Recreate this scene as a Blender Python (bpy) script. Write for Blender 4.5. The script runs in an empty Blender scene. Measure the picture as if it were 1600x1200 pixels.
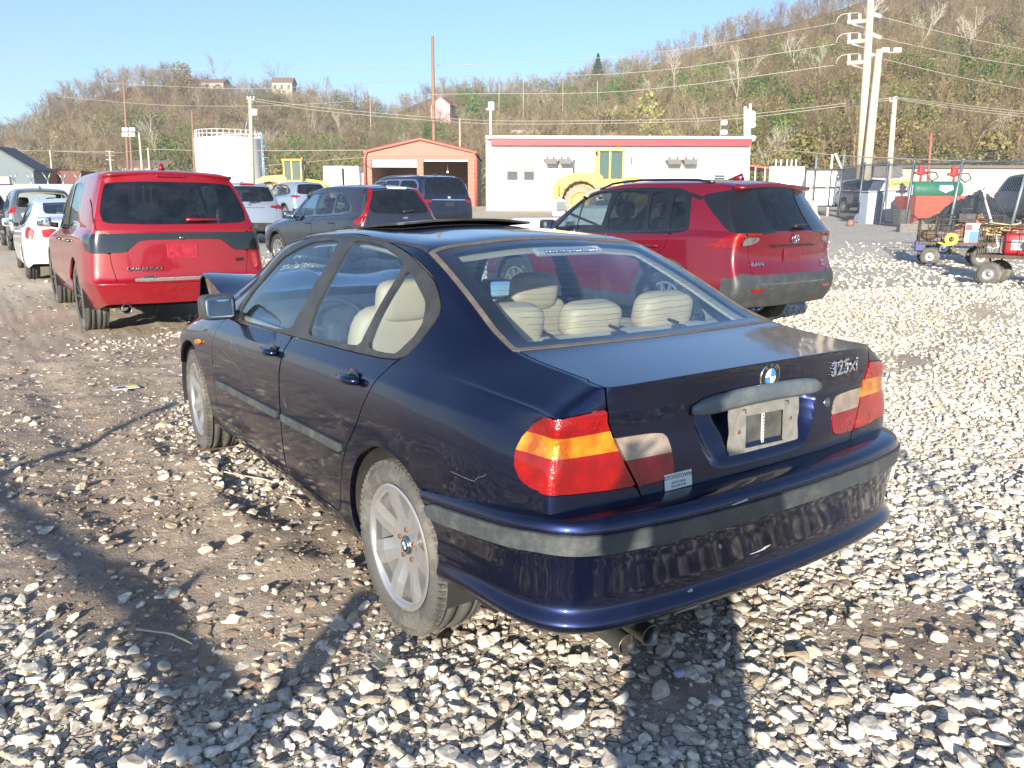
import bpy, bmesh, math, random
import numpy as np
from mathutils import Vector, Matrix
R = math.radians
rng = np.random.default_rng(7)
random.seed(7)
scene = bpy.context.scene
col = scene.collection

# ------------------------------------------------------------------ camera
CAM = np.array([-2.0306, -2.4431, 1.5020])
YAW, PITCH, ROLL = R(34.719), R(12.429), R(-0.169)
FPX = 1264.2                       # focal length in pixels of the 1600 px wide photograph
cd = bpy.data.cameras.new('camera'); cam = bpy.data.objects.new('camera', cd); col.objects.link(cam)
cd.sensor_width = 36.0; cd.lens = 36.0 * FPX / 1600.0
cd.clip_start = 0.05; cd.clip_end = 5000
cam.location = CAM
cam.rotation_euler = (Matrix.Rotation(-YAW, 3, 'Z') @ Matrix.Rotation(R(90) - PITCH, 3, 'X') @ Matrix.Rotation(-ROLL, 3, 'Z')).to_euler()
scene.camera = cam

def _axes():
    cy, sy, cp, sp = math.cos(YAW), math.sin(YAW), math.cos(PITCH), math.sin(PITCH)
    f = np.array([sy*cp, cy*cp, -sp]); r = np.array([cy, -sy, 0.0]); u = np.cross(r, f)
    c, s = math.cos(ROLL), math.sin(ROLL)
    return c*r + s*u, -s*r + c*u, f
AX = _axes()
def ray(px, py): return AX[2] + AX[0]*(px-800)/FPX + AX[1]*(600-py)/FPX
def at_depth(px, py, D):            # a point of the place D metres ahead of the lens
    return CAM + ray(px, py)*D

# ------------------------------------------------------------------ light
SUN_AZ, SUN_EL = R(226.5), R(14.5)  # clockwise from +Y
w = bpy.data.worlds.new("World"); scene.world = w; w.use_nodes = True
nt = w.node_tree; bg = nt.nodes['Background']
sky = nt.nodes.new('ShaderNodeTexSky'); sky.sky_type = 'NISHITA'; sky.sun_disc = False
sky.sun_elevation = SUN_EL + R(4); sky.sun_rotation = SUN_AZ
sky.air_density = 1.0; sky.dust_density = 0.25; sky.ozone_density = 4.8; sky.altitude = 200
nt.links.new(sky.outputs[0], bg.inputs[0]); bg.inputs[1].default_value = 0.095
sl = bpy.data.lights.new('sun', 'SUN'); sl.energy = 5.0; sl.angle = R(0.55); sl.color = (1.0, 0.91, 0.76)
so = bpy.data.objects.new('sun', sl); col.objects.link(so)
sdir = Vector((math.sin(SUN_AZ)*math.cos(SUN_EL), math.cos(SUN_AZ)*math.cos(SUN_EL), math.sin(SUN_EL)))
so.rotation_euler = sdir.to_track_quat('Z', 'Y').to_euler(); so.location = (-30, -30, 20)
SDIR = np.array(sdir)
scene.view_settings.view_transform = 'Standard'; scene.view_settings.look = 'None'
scene.view_settings.exposure = 1.27; scene.view_settings.gamma = 1.0
scene.cycles.max_bounces = 8; scene.cycles.transparent_max_bounces = 24
scene.cycles.caustics_reflective = False; scene.cycles.caustics_refractive = False

# ------------------------------------------------------------------ terrain
def hash2(ix, iy, seed=0):
    h = (ix.astype(np.int64)*374761393 + iy.astype(np.int64)*668265263 + seed*974711) & 0x7fffffff
    h = ((h ^ (h >> 13))*1274126177) & 0x7fffffff
    h = (h ^ (h >> 16)) & 0xffff
    return h / 65535.0
def vnoise(x, y, seed=0):
    x = np.asarray(x, float); y = np.asarray(y, float)
    ix, iy = np.floor(x), np.floor(y); fx, fy = x-ix, y-iy
    fx = fx*fx*(3-2*fx); fy = fy*fy*(3-2*fy)
    a, b = hash2(ix, iy, seed), hash2(ix+1, iy, seed); c, d = hash2(ix, iy+1, seed), hash2(ix+1, iy+1, seed)
    return (a*(1-fx)+b*fx)*(1-fy) + (c*(1-fx)+d*fx)*fy
def fbm(x, y, oct=4, seed=0):
    s = 0; a = .5
    for i in range(oct):
        s = s + a*vnoise(x*2**i, y*2**i, seed+i); a *= .5
    return s
CTRL = np.array([(-2, -2.4, 0), (0, 0, 0), (0, 3, 0), (3, 0, 0), (2, 4, .02), (-3, 4, .0), (4, -3, 0), (7, 0, .04), (-6, 0, 0), (0, 8, .085), (0, 11, .11), (5, 4, .12), (5, 6.6, .14),
    (9, 6, .25), (12, 3, .34), (11.5, 5.2, .45), (10.4, 3.3, .40), (5, 12.3, .22), (5, 15, .25), (10.5, 20, .6), (11, 23, .66), (5.2, 22, .4), (11, 32, .82), (0, 15, .18), (0, 18, .2), (.3, 24, .26), (.3, 28, .33),
    (26, 10, .88), (25, 14, .80), (21, 12.7, .7), (18, 9, .66), (27, 20, .9), (32, 25, 1.1), (40, 27, 1.3), (-12, 12, .1), (-20, 40, .9), (0, 50, 1.2), (20, 50, 1.45), (35, 45, 1.5), (45, 35, 1.5), (60, 50, 1.65), (30, 75, 1.7),
    (-30, 0, 0), (0, -30, -.1), (30, -10, .7), (0, 90, 1.6), (-50, 60, 1.4), (80, 20, 1.6)], float)
def base_h(x, y):
    x = np.asarray(x, float); y = np.asarray(y, float); sh = x.shape
    X = np.stack([x.ravel(), y.ravel()], 1); out = np.empty(len(X))
    for i in range(0, len(X), 60000):
        d2 = ((X[i:i+60000, None, :] - CTRL[None, :, :2])**2).sum(2)
        wv = 1.0/(d2 + 1.2)**2.0
        out[i:i+60000] = (wv*CTRL[:, 2]).sum(1)/wv.sum(1)
    return out.reshape(sh)
def gravel(x, y):                   # 0 = bare mud .. 1 = dense stones
    x = np.asarray(x, float); y = np.asarray(y, float)
    n = fbm(x*.55+3.1, y*.55+9.7, 4, 11); n2 = fbm(x*1.7, y*1.7, 3, 31)
    right = 1/(1+np.exp(-((x - .15*y) - .75)*2.2))
    near = 1/(1+np.exp((y - .50 + 1.1*(x+1.6))*3.2))
    g = .54 + .62*right + .55*near + (n-.47)*1.7 + (n2-.45)*1.1
    # wheel track of mud along the left side of the saloon, and the bare lane on the far left
    lane = np.exp(-((x+1.30+.1*np.sin(y*1.3))/.42)**2)*(1/(1+np.exp(-(y-.2)*4)))*(1/(1+np.exp((y-4.6)*3)))
    g = g - .42*lane
    far = 1/(1+np.exp(-(y-3.2-.3*x)*1.5))*(1-right)
    g = g - .50*far
    bare = np.exp(-(((x-.75)/.50)**2 + ((y+1.15)/.28)**2)) + .5*np.exp(-(((x+.2)/.5)**2 + ((y+.95)/.25)**2))
    g = g - .75*bare
    trk = np.exp(-((y - 0.9 - .25*(x-2.5))/.30)**2)*(x > 1.9)*(x < 9)*.55
    g = g - trk*(.4+.9*n)
    return np.clip(g, 0, 1)
def detail_h(x, y):
    d = np.hypot(x+1, y-1)
    k = 1/(1+np.exp((d-16)*.5))
    g = gravel(x, y)
    n = (fbm(x*1.1, y*1.1, 4, 3)-.47)*.07 + (fbm(x*6, y*6, 4, 5)-.47)*.035*(1.2-g)
    mud = np.abs(fbm(x*9+4, y*9, 3, 23)-.47)*.05*(1-g)
    # ridge squeezed up beside the wheel track
    rid = .055*np.exp(-((x+1.02+.05*np.sin(y*5))/.10)**2)*(y > .6)*(y < 2.6)*np.clip(fbm(x*4, y*4, 3, 9)*2-.3, 0, 1)
    u = (x+1.22+.05*np.sin(y*1.7))/.105; trd = .016*(np.sin(y*88+4*np.abs(u)*2)>.1)*(np.abs(u) < 1)*(y > .25)*(y < 5)*(fbm(x*3, y*2, 2, 77) > .42)
    u2 = (x-.95-.35*(y+1.6))/.12; trd = trd + .013*(np.sin(x*80+y*20) > .1)*(np.abs(u2) < 1)*(y < -.7)*(fbm(x*3, y*2, 2, 78) > .45)
    mud = mud + trd
    rut = -.03*np.exp(-((x+1.45)/.16)**2)*(y > -.2)*(y < 6)
    flat = 0
    for wx, wy in ((-.75, 0), (.75, 0), (-.75, 2.725), (.75, 2.725)):
        flat = np.maximum(flat, np.exp(-(((x-wx)/.22)**2 + ((y-wy)/.22)**2)))
    return k*((n + mud + rid + rut)*(1-flat) - .012*flat) + (1-k)*(fbm(x*.25, y*.25, 3, 3)-.47)*.15
def ground_h(x, y): return base_h(x, y) + detail_h(x, y)
def gz(x, y): return float(ground_h(np.array([x]), np.array([y]))[0])
def on_ground(px, py):              # where the line of sight through a pixel meets the ground
    d = ray(px, py); t = np.concatenate([np.arange(1.5, 40, .05), np.arange(40, 140, .3)])
    P = CAM[None] + d[None]*t[:, None]; h = base_h(P[:, 0], P[:, 1]); k = np.argmax(P[:, 2] < h)
    return P[k] if P[k, 2] < h[k] else P[-1]

# ------------------------------------------------------------------ naming
def tag(o, label=None, cat=None, group=None, kind=None):
    if label: o['label'] = label
    if cat: o['category'] = cat
    if group: o['group'] = group
    if kind: o['kind'] = kind
    return o
def thing(name, label, cat, loc=(0, 0, 0), rz=0.0, group=None):
    o = bpy.data.objects.new(name, None); col.objects.link(o); o.empty_display_size = .2
    o.location = loc; o.rotation_euler = (0, 0, rz)
    return tag(o, label, cat, group)

# ------------------------------------------------------------------ materials
MATS = {}
def _mat(name):
    m = bpy.data.materials.new(name); m.use_nodes = True
    return m, m.node_tree, m.node_tree.nodes['Principled BSDF']
def mat(name, c, rough=.6, metal=0., coat=0., var=.12, scale=8., bump=0., bscale=60., spec=.5, emit=None, dirt=None, dscale=3.):
    if name in MATS: return MATS[name]
    m, t, b = _mat(name); L = t.links; N = t.nodes
    b.inputs['Roughness'].default_value = rough; b.inputs['Metallic'].default_value = metal
    b.inputs['Coat Weight'].default_value = coat; b.inputs['Coat Roughness'].default_value = .03
    b.inputs['Specular IOR Level'].default_value = spec
    tc = N.new('ShaderNodeTexCoord'); no = N.new('ShaderNodeTexNoise'); no.inputs['Scale'].default_value = scale; no.inputs['Detail'].default_value = 6
    L.new(tc.outputs['Object'], no.inputs['Vector'])
    rp = N.new('ShaderNodeValToRGB'); L.new(no.outputs['Fac'], rp.inputs['Fac'])
    rp.color_ramp.elements[0].position = .3; rp.color_ramp.elements[1].position = .7
    rp.color_ramp.elements[0].color = (*[max(0, x*(1-var)) for x in c], 1); rp.color_ramp.elements[1].color = (*[min(1, x*(1+var)) for x in c], 1)
    out = rp.outputs['Color']
    if dirt:
        n2 = N.new('ShaderNodeTexNoise'); n2.inputs['Scale'].default_value = dscale; n2.inputs['Detail'].default_value = 9; n2.inputs['Roughness'].default_value = .7
        L.new(tc.outputs['Object'], n2.inputs['Vector'])
        r2 = N.new('ShaderNodeMapRange'); r2.inputs[1].default_value = .48; r2.inputs[2].default_value = .75; L.new(n2.outputs['Fac'], r2.inputs[0])
        mu = N.new('ShaderNodeMath'); mu.operation = 'MULTIPLY'; mu.inputs[1].default_value = dirt[3]; L.new(r2.outputs[0], mu.inputs[0])
        mx = N.new('ShaderNodeMix'); mx.data_type = 'RGBA'; L.new(mu.outputs[0], mx.inputs[0]); L.new(out, mx.inputs[6]); mx.inputs[7].default_value = (*dirt[:3], 1)
        out = mx.outputs[2]
        rr = N.new('ShaderNodeMapRange'); rr.inputs[3].default_value = rough; rr.inputs[4].default_value = max(rough, .7); L.new(mu.outputs[0], rr.inputs[0]); L.new(rr.outputs[0], b.inputs['Roughness'])
    L.new(out, b.inputs['Base Color'])
    if bump:
        n3 = N.new('ShaderNodeTexNoise'); n3.inputs['Scale'].default_value = bscale; n3.inputs['Detail'].default_value = 5
        L.new(tc.outputs['Object'], n3.inputs['Vector'])
        bp = N.new('ShaderNodeBump'); bp.inputs['Strength'].default_value = bump; bp.inputs['Distance'].default_value = .01
        L.new(n3.outputs['Fac'], bp.inputs['Height']); L.new(bp.outputs[0], b.inputs['Normal'])
    if emit:
        b.inputs['Emission Color'].default_value = (*emit[:3], 1); b.inputs['Emission Strength'].default_value = emit[3]
    MATS[name] = m; return m
def paint(name, c, metal=.35, dust=.25, rough=.32, zdust=(.15, .75), dustc=(.17, .13, .095), flake=.0):
    """car paint under clear coat, with road dust that is thicker towards the sills"""
    if name in MATS: return MATS[name]
    m, t, b = _mat(name); L = t.links; N = t.nodes
    b.inputs['Metallic'].default_value = metal
    b.inputs['Coat Weight'].default_value = 1; b.inputs['Coat Roughness'].default_value = .025; b.inputs['Coat IOR'].default_value = 1.5
    tc = N.new('ShaderNodeTexCoord'); sp = N.new('ShaderNodeSeparateXYZ'); L.new(tc.outputs['Object'], sp.inputs[0])
    mr = N.new('ShaderNodeMapRange'); mr.inputs[1].default_value = zdust[0]; mr.inputs[2].default_value = zdust[1]; mr.inputs[3].default_value = 1; mr.inputs[4].default_value = .22
    L.new(sp.outputs[2], mr.inputs[0])
    no = N.new('ShaderNodeTexNoise'); no.inputs['Scale'].default_value = 5; no.inputs['Detail'].default_value = 10; no.inputs['Roughness'].default_value = .72
    L.new(tc.outputs['Object'], no.inputs['Vector'])
    n2 = N.new('ShaderNodeTexNoise'); n2.inputs['Scale'].default_value = 90; n2.inputs['Detail'].default_value = 4; L.new(tc.outputs['Object'], n2.inputs['Vector'])
    a = N.new('ShaderNodeMapRange'); a.inputs[1].default_value = .35; a.inputs[2].default_value = .75; L.new(no.outputs['Fac'], a.inputs[0])
    a2 = N.new('ShaderNodeMapRange'); a2.inputs[1].default_value = .3; a2.inputs[2].default_value = .75; a2.inputs[3].default_value = .45; L.new(n2.outputs['Fac'], a2.inputs[0])
    m1 = N.new('ShaderNodeMath'); m1.operation = 'MULTIPLY'; L.new(mr.outputs[0], m1.inputs[0]); L.new(a.outputs[0], m1.inputs[1])
    m2 = N.new('ShaderNodeMath'); m2.operation = 'MULTIPLY'; L.new(m1.outputs[0], m2.inputs[0]); L.new(a2.outputs[0], m2.inputs[1])
    m3 = N.new('ShaderNodeMath'); m3.operation = 'MULTIPLY'; m3.inputs[1].default_value = dust*2; m3.use_clamp = True; L.new(m2.outputs[0], m3.inputs[0])
    mx = N.new('ShaderNodeMix'); mx.data_type = 'RGBA'; mx.inputs[6].default_value = (*c, 1); mx.inputs[7].default_value = (*dustc, 1); L.new(m3.outputs[0], mx.inputs[0])
    L.new(mx.outputs[2], b.inputs['Base Color'])
    r2 = N.new('ShaderNodeMapRange'); r2.inputs[3].default_value = rough; r2.inputs[4].default_value = .8; L.new(m3.outputs[0], r2.inputs[0]); L.new(r2.outputs[0], b.inputs['Roughness'])
    r3 = N.new('ShaderNodeMapRange'); r3.inputs[3].default_value = .05; r3.inputs[4].default_value = .35; L.new(m3.outputs[0], r3.inputs[0]); L.new(r3.outputs[0], b.inputs['Coat Roughness'])
    r4 = N.new('ShaderNodeMapRange'); r4.inputs[3].default_value = 1; r4.inputs[4].default_value = .25; L.new(m3.outputs[0], r4.inputs[0]); L.new(r4.outputs[0], b.inputs['Coat Weight'])
    n4 = N.new('ShaderNodeTexNoise'); n4.inputs['Scale'].default_value = 7; n4.inputs['Detail'].default_value = 1; L.new(tc.outputs['Object'], n4.inputs['Vector'])
    bp = N.new('ShaderNodeBump'); bp.inputs['Strength'].default_value = .022; bp.inputs['Distance'].default_value = .02
    L.new(n4.outputs['Fac'], bp.inputs['Height']); L.new(bp.outputs[0], b.inputs['Normal']); L.new(bp.outputs[0], b.inputs['Coat Normal'])
    MATS[name] = m; return m
def glass(name, tint, refl=1.0, dust=.06):
    """thin window pane: tinted see-through layer, mirror reflection by angle, a film of dust"""
    if name in MATS: return MATS[name]
    m = bpy.data.materials.new(name); m.use_nodes = True; t = m.node_tree; N = t.nodes; L = t.links
    N.clear(); o = N.new('ShaderNodeOutputMaterial')
    tr = N.new('ShaderNodeBsdfTransparent'); tr.inputs[0].default_value = (*tint, 1)
    gl = N.new('ShaderNodeBsdfGlossy'); gl.inputs['Roughness'].default_value = .012; gl.inputs[0].default_value = (.74, .90, 1, 1)
    ge = N.new('ShaderNodeNewGeometry'); dt = N.new('ShaderNodeVectorMath'); dt.operation = 'DOT_PRODUCT'; L.new(ge.outputs['Normal'], dt.inputs[0]); L.new(ge.outputs['Incoming'], dt.inputs[1])
    def mth(op, a, bb, clamp=False):       # Schlick's law, the same from both faces of the pane
        n = N.new('ShaderNodeMath'); n.operation = op; n.use_clamp = clamp
        for i, q in enumerate((a, bb)):
            if q is None: continue
            if isinstance(q, (int, float)): n.inputs[i].default_value = q
            else: L.new(q, n.inputs[i])
        return n.outputs[0]
    ab = mth('ABSOLUTE', dt.outputs['Value'], None); om = mth('SUBTRACT', 1.0, ab, True); p5 = mth('POWER', om, 5.0)
    mu = N.new('ShaderNodeMath'); mu.operation = 'ADD'; mu.use_clamp = True; L.new(mth('MULTIPLY', p5, .92), mu.inputs[0]); mu.inputs[1].default_value = .075*refl
    mx = N.new('ShaderNodeMixShader'); L.new(mu.outputs[0], mx.inputs[0]); L.new(tr.outputs[0], mx.inputs[1]); L.new(gl.outputs[0], mx.inputs[2])
    df = N.new('ShaderNodeBsdfDiffuse'); df.inputs[0].default_value = (.42, .46, .46, 1)
    tc = N.new('ShaderNodeTexCoord'); no = N.new('ShaderNodeTexNoise'); no.inputs['Scale'].default_value = 9; no.inputs['Detail'].default_value = 9; no.inputs['Roughness'].default_value = .7
    L.new(tc.outputs['Object'], no.inputs['Vector'])
    mr = N.new('ShaderNodeMapRange'); mr.inputs[1].default_value = .35; mr.inputs[2].default_value = .75; mr.inputs[3].default_value = dust*.2; mr.inputs[4].default_value = dust*1.2; L.new(no.outputs['Fac'], mr.inputs[0])
    m2 = N.new('ShaderNodeMixShader'); L.new(mr.outputs[0], m2.inputs[0]); L.new(mx.outputs[0], m2.inputs[1]); L.new(df.outputs[0], m2.inputs[2])
    L.new(m2.outputs[0], o.inputs[0]); MATS[name] = m; return m
def lens(name, c, ribs=520., c2=None):
    """coloured lamp plastic: saturated body under a clear glossy skin, moulded ribs"""
    if name in MATS: return MATS[name]
    m, t, b = _mat(name); N = t.nodes; L = t.links
    b.inputs['Base Color'].default_value = (*c, 1); b.inputs['Roughness'].default_value = .25
    b.inputs['Coat Weight'].default_value = 1; b.inputs['Coat Roughness'].default_value = .02; b.inputs['Metallic'].default_value = .45
    tc = N.new('ShaderNodeTexCoord'); wv = N.new('ShaderNodeTexWave'); wv.bands_direction = 'Z'; wv.inputs['Scale'].default_value = ribs/6.28; wv.inputs['Distortion'].default_value = 0
    L.new(tc.outputs['Object'], wv.inputs['Vector'])
    bp = N.new('ShaderNodeBump'); bp.inputs['Strength'].default_value = .12; bp.inputs['Distance'].default_value = .002
    L.new(wv.outputs['Fac'], bp.inputs['Height']); vo = N.new('ShaderNodeTexVoronoi'); vo.inputs['Scale'].default_value = 150; L.new(tc.outputs['Object'], vo.inputs['Vector']); b3 = N.new('ShaderNodeBump'); b3.inputs['Strength'].default_value = .35; b3.inputs['Distance'].default_value = .003; L.new(vo.outputs['Distance'], b3.inputs['Height']); L.new(bp.outputs[0], b3.inputs['Normal']); L.new(b3.outputs[0], b.inputs['Normal'])
    no = N.new('ShaderNodeTexNoise'); no.inputs['Scale'].default_value = 14; no.inputs['Detail'].default_value = 2; L.new(tc.outputs['Object'], no.inputs['Vector'])
    mr = N.new('ShaderNodeMapRange'); mr.inputs[1].default_value = .35; mr.inputs[2].default_value = .7; L.new(no.outputs['Fac'], mr.inputs[0])
    mx = N.new('ShaderNodeMix'); mx.data_type = 'RGBA'; mx.inputs[6].default_value = (*[v*.62 for v in c], 1); mx.inputs[7].default_value = (*(c2 or [min(1, v*1.15) for v in c]), 1)
    L.new(mr.outputs[0], mx.inputs[0]); L.new(mx.outputs[2], b.inputs['Base Color'])
    MATS[name] = m; return m

# ------------------------------------------------------------------ mesh building
def mesh_from(name, V, tris=None, quads=None, nrm=None, midx=None, smooth=True):
    me = bpy.data.meshes.new(name); V = np.asarray(V, np.float32)
    tris = np.zeros((0, 3), np.int32) if tris is None else np.asarray(tris, np.int32).reshape(-1, 3)
    quads = np.zeros((0, 4), np.int32) if quads is None else np.asarray(quads, np.int32).reshape(-1, 4)
    me.vertices.add(len(V)); me.vertices.foreach_set('co', V.ravel())
    nl = tris.size + quads.size; me.loops.add(nl); me.loops.foreach_set('vertex_index', np.concatenate([tris.ravel(), quads.ravel()]))
    nf = len(tris)+len(quads); me.polygons.add(nf)
    st = np.concatenate([np.arange(len(tris))*3, tris.size + np.arange(len(quads))*4]).astype(np.int32)
    me.polygons.foreach_set('loop_start', st)
    me.polygons.foreach_set('use_smooth', np.full(nf, smooth))
    if midx is not None: me.polygons.foreach_set('material_index', np.asarray(midx, np.int32))
    me.update(calc_edges=True); me.validate()
    if nrm is not None and len(me.vertices) == len(nrm):
        me.normals_split_custom_set_from_vertices(np.asarray(nrm, np.float64).tolist())
    return me
def put(name, me, mats, parent=None, loc=None):
    o = bpy.data.objects.new(name, me); col.objects.link(o)
    for m in (mats if isinstance(mats, (list, tuple)) else [mats]): me.materials.append(m)
    if parent is not None: o.parent = parent
    if loc is not None: o.location = loc
    return o
def frame_of(d):
    d = np.asarray(d, float); d = d/(np.linalg.norm(d)+1e-12)
    a = np.array([0, 0, 1.]) if abs(d[2]) < .9 else np.array([1., 0, 0])
    u = np.cross(a, d); u /= np.linalg.norm(u); return u, np.cross(d, u), d
class MB:
    """collects shapes, then links them as one mesh object"""
    def __init__(s): s.v = []; s.f = []; s.m = []; s.sm = []; s.mi = 0
    def add(s, V, F, smooth=False):
        n = len(s.v); s.v.extend([tuple(map(float, p)) for p in V]); s.f.extend([tuple(int(i)+n for i in f) for f in F])
        s.m.extend([s.mi]*len(F)); s.sm.extend([smooth]*len(F)); return s
    def box(s, c, size, rot=None, bev=0.):
        hx, hy, hz = [q/2 for q in size]; b = min(bev, hx*.9, hy*.9, hz*.9)
        if b <= 0:
            V = [(x, y, z) for x in (-hx, hx) for y in (-hy, hy) for z in (-hz, hz)]
            F = [(0, 1, 3, 2), (4, 6, 7, 5), (0, 4, 5, 1), (2, 3, 7, 6), (0, 2, 6, 4), (1, 5, 7, 3)]
        else:
            bm = bmesh.new(); bmesh.ops.create_cube(bm, size=1)
            for q in bm.verts: q.co = Vector((q.co.x*2*hx, q.co.y*2*hy, q.co.z*2*hz))
            bmesh.ops.bevel(bm, geom=bm.edges[:], offset=b, segments=2, affect='EDGES', profile=.5)
            V = [tuple(q.co) for q in bm.verts]; bm.verts.index_update(); F = [[q.index for q in f.verts] for f in bm.faces]; bm.free()
        M = rot if rot is not None else Matrix.Identity(3)
        V = [tuple(M @ Vector(p) + Vector(c)) for p in V]
        return s.add(V, F, False)
    def tube(s, pts, r, n=8, cap=True, smooth=True):
        pts = [np.asarray(p, float) for p in pts]; k = len(pts); rr = r if hasattr(r, '__len__') else [r]*k
        V = []; F = []; up = None
        for i in range(k):
            d = pts[min(i+1, k-1)] - pts[max(i-1, 0)]
            u, v, d = frame_of(d)
            if up is not None:
                u = up - d*np.dot(up, d); nn = np.linalg.norm(u)
                if nn > 1e-6: u /= nn; v = np.cross(d, u)
            up = u
            for j in range(n):
                a = 2*math.pi*j/n; V.append(pts[i] + rr[i]*(math.cos(a)*u + math.sin(a)*v))
        for i in range(k-1):
            for j in range(n): F.append((i*n+j, i*n+(j+1) % n, (i+1)*n+(j+1) % n, (i+1)*n+j))
        if cap: F.append(tuple(range(n-1, -1, -1))); F.append(tuple((k-1)*n+j for j in range(n)))
        return s.add(V, F, smooth)
    def cyl(s, a, b, r, n=16, r2=None): return s.tube([a, b], [r, r if r2 is None else r2], n)
    def lathe(s, prof, c=(0, 0, 0), axis=(0, 0, 1), n=24, smooth=True, a0=0, a1=2*math.pi):
        """prof: list of (radius, height along axis)"""
        u, v, d = frame_of(axis); c = np.asarray(c, float); V = []; F = []; full = abs(a1-a0-2*math.pi) < 1e-6; m = n if full else n+1
        for (r, h) in prof:
            for j in range(m):
                a = a0+(a1-a0)*j/n; V.append(c + d*h + r*(math.cos(a)*u + math.sin(a)*v))
        for i in range(len(prof)-1):
            for j in range(n):
                j2 = (j+1) % m; F.append((i*m+j, i*m+j2, (i+1)*m+j2, (i+1)*m+j))
        return s.add(V, F, smooth)
    def prism(s, poly, axis, a, b, smooth=False):
        """polygon in the plane across 'axis' (0,1,2), extruded from a to b"""
        n = len(poly); V = []
        for h in (a, b):
            for (p, q) in poly:
                t = [p, q]; t.insert(axis, h); V.append(t)
        F = [tuple(range(n-1, -1, -1)), tuple(range(n, 2*n))] + [(i, (i+1) % n, n+(i+1) % n, n+i) for i in range(n)]
        return s.add(V, F, smooth)
    def sbox(s, c, size, e=.35, n=14, rot=None):
        """soft cushion-like box (superellipsoid)"""
        V = []; F = []; M = rot if rot is not None else Matrix.Identity(3); m = 2*n
        sg = lambda t, p: math.copysign(abs(t)**p, t)
        for i in range(n+1):
            ph = -math.pi/2 + math.pi*i/n
            for j in range(m):
                th = 2*math.pi*j/m
                p = Vector((sg(math.cos(ph), e)*sg(math.cos(th), e)*size[0]/2, sg(math.cos(ph), e)*sg(math.sin(th), e)*size[1]/2, sg(math.sin(ph), e)*size[2]/2))
                V.append(tuple(M @ p + Vector(c)))
        for i in range(n):
            for j in range(m): F.append((i*m+j, i*m+(j+1) % m, (i+1)*m+(j+1) % m, (i+1)*m+j))
        return s.add(V, F, True)
    def build(s, name, mats, parent=None, loc=None, label=None):
        me = bpy.data.meshes.new(name); me.from_pydata(s.v, [], s.f); me.update()
        me.polygons.foreach_set('material_index', s.m); me.polygons.foreach_set('use_smooth', s.sm)
        bm = bmesh.new(); bm.from_mesh(me); bmesh.ops.recalc_face_normals(bm, faces=bm.faces[:]); bm.to_mesh(me); bm.free()
        o = put(name, me, mats, parent, loc)
        if label: o['label'] = label
        return o
def rotm(x=0, y=0, z=0): return Matrix.Rotation(R(z), 3, 'Z') @ Matrix.Rotation(R(y), 3, 'Y') @ Matrix.Rotation(R(x), 3, 'X')

# ------------------------------------------------------------------ surfaces that can be cut into panels
class Surf:
    def __init__(s, V, N, T): s.V, s.N, s.T = V, N, T
    def compact(s):
        u, inv = np.unique(s.T, return_inverse=True)
        return Surf(s.V[u], s.N[u], inv.reshape(-1, 3)) if len(s.T) else Surf(s.V[:0], s.N[:0], s.T)
def clip(S, d):
    """keep the part of S where d < 0 (d: value per vertex)"""
    T = S.T
    if len(T) == 0: return S
    d = np.where(np.abs(d) < 1e-9, -1e-9, d)
    ins = d < 0; c = ins[T].sum(1)
    keep = T[c == 3]; V = [S.V]; N = [S.N]; nv = len(S.V); newT = [keep]
    mixed = T[(c == 1) | (c == 2)]
    if len(mixed):
        e = np.concatenate([mixed[:, [0, 1]], mixed[:, [1, 2]], mixed[:, [2, 0]]]); es = np.sort(e, 1)
        cross = ins[es[:, 0]] != ins[es[:, 1]]
        key = es[:, 0].astype(np.int64)*nv + es[:, 1]; uk, inv = np.unique(key[cross], return_inverse=True)
        a, b = (uk // nv).astype(int), (uk % nv).astype(int); t = (d[a]/(d[a]-d[b]))[:, None]
        V.append(S.V[a]*(1-t)+S.V[b]*t); nn = S.N[a]*(1-t)+S.N[b]*t; N.append(nn/np.maximum(np.linalg.norm(nn, axis=1, keepdims=True), 1e-9))
        eid = np.full(len(e), -1); eid[cross] = nv + inv.ravel(); eid = eid.reshape(3, -1).T
        m = len(mixed); one = ins[mixed].sum(1) == 1
        for k in range(3):
            i0, i1, i2 = mixed[:, k], mixed[:, (k+1) % 3], mixed[:, (k+2) % 3]; e01, e12, e20 = eid[:, k], eid[:, (k+1) % 3], eid[:, (k+2) % 3]
            s1 = one & ins[i0]
            newT.append(np.stack([i0[s1], e01[s1], e20[s1]], 1))
            s2 = (~one) & (~ins[i0])
            newT.append(np.stack([e01[s2], i1[s2], i2[s2]], 1)); newT.append(np.stack([e01[s2], i2[s2], e20[s2]], 1))
    return Surf(np.concatenate(V), np.concatenate(N), np.concatenate(newT).astype(int)).compact()
def poly_sdf(P, Q):
    """signed distance from points P (n,2) to closed polygon Q, negative inside"""
    Q = np.asarray(Q, float); n = len(P); best = np.full(n, 1e9); ins = np.zeros(n, bool)
    for i in range(len(Q)):
        a, b = Q[i], Q[(i+1) % len(Q)]; ab = b-a; L = ab@ab
        if L < 1e-14: continue
        t = np.clip(((P-a)@ab)/L, 0, 1); dd = np.hypot(*(P - a - t[:, None]*ab).T); best = np.minimum(best, dd)
        c = ((a[1] > P[:, 1]) != (b[1] > P[:, 1]))
        with np.errstate(divide='ignore', invalid='ignore'):
            xi = (b[0]-a[0])*(P[:, 1]-a[1])/(b[1]-a[1]) + a[0]
        ins ^= c & (P[:, 0] < xi)
    return np.where(ins, -best, best)
def rounded(Q, it=3, k=.16):
    Q = [np.asarray(q, float) for q in Q]
    for _ in range(it):
        o = []
        for i in range(len(Q)):
            a, b = Q[i], Q[(i+1) % len(Q)]; o += [a*(1-k)+b*k, a*k+b*(1-k)]
        Q = o; k = .25
    return Q
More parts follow.
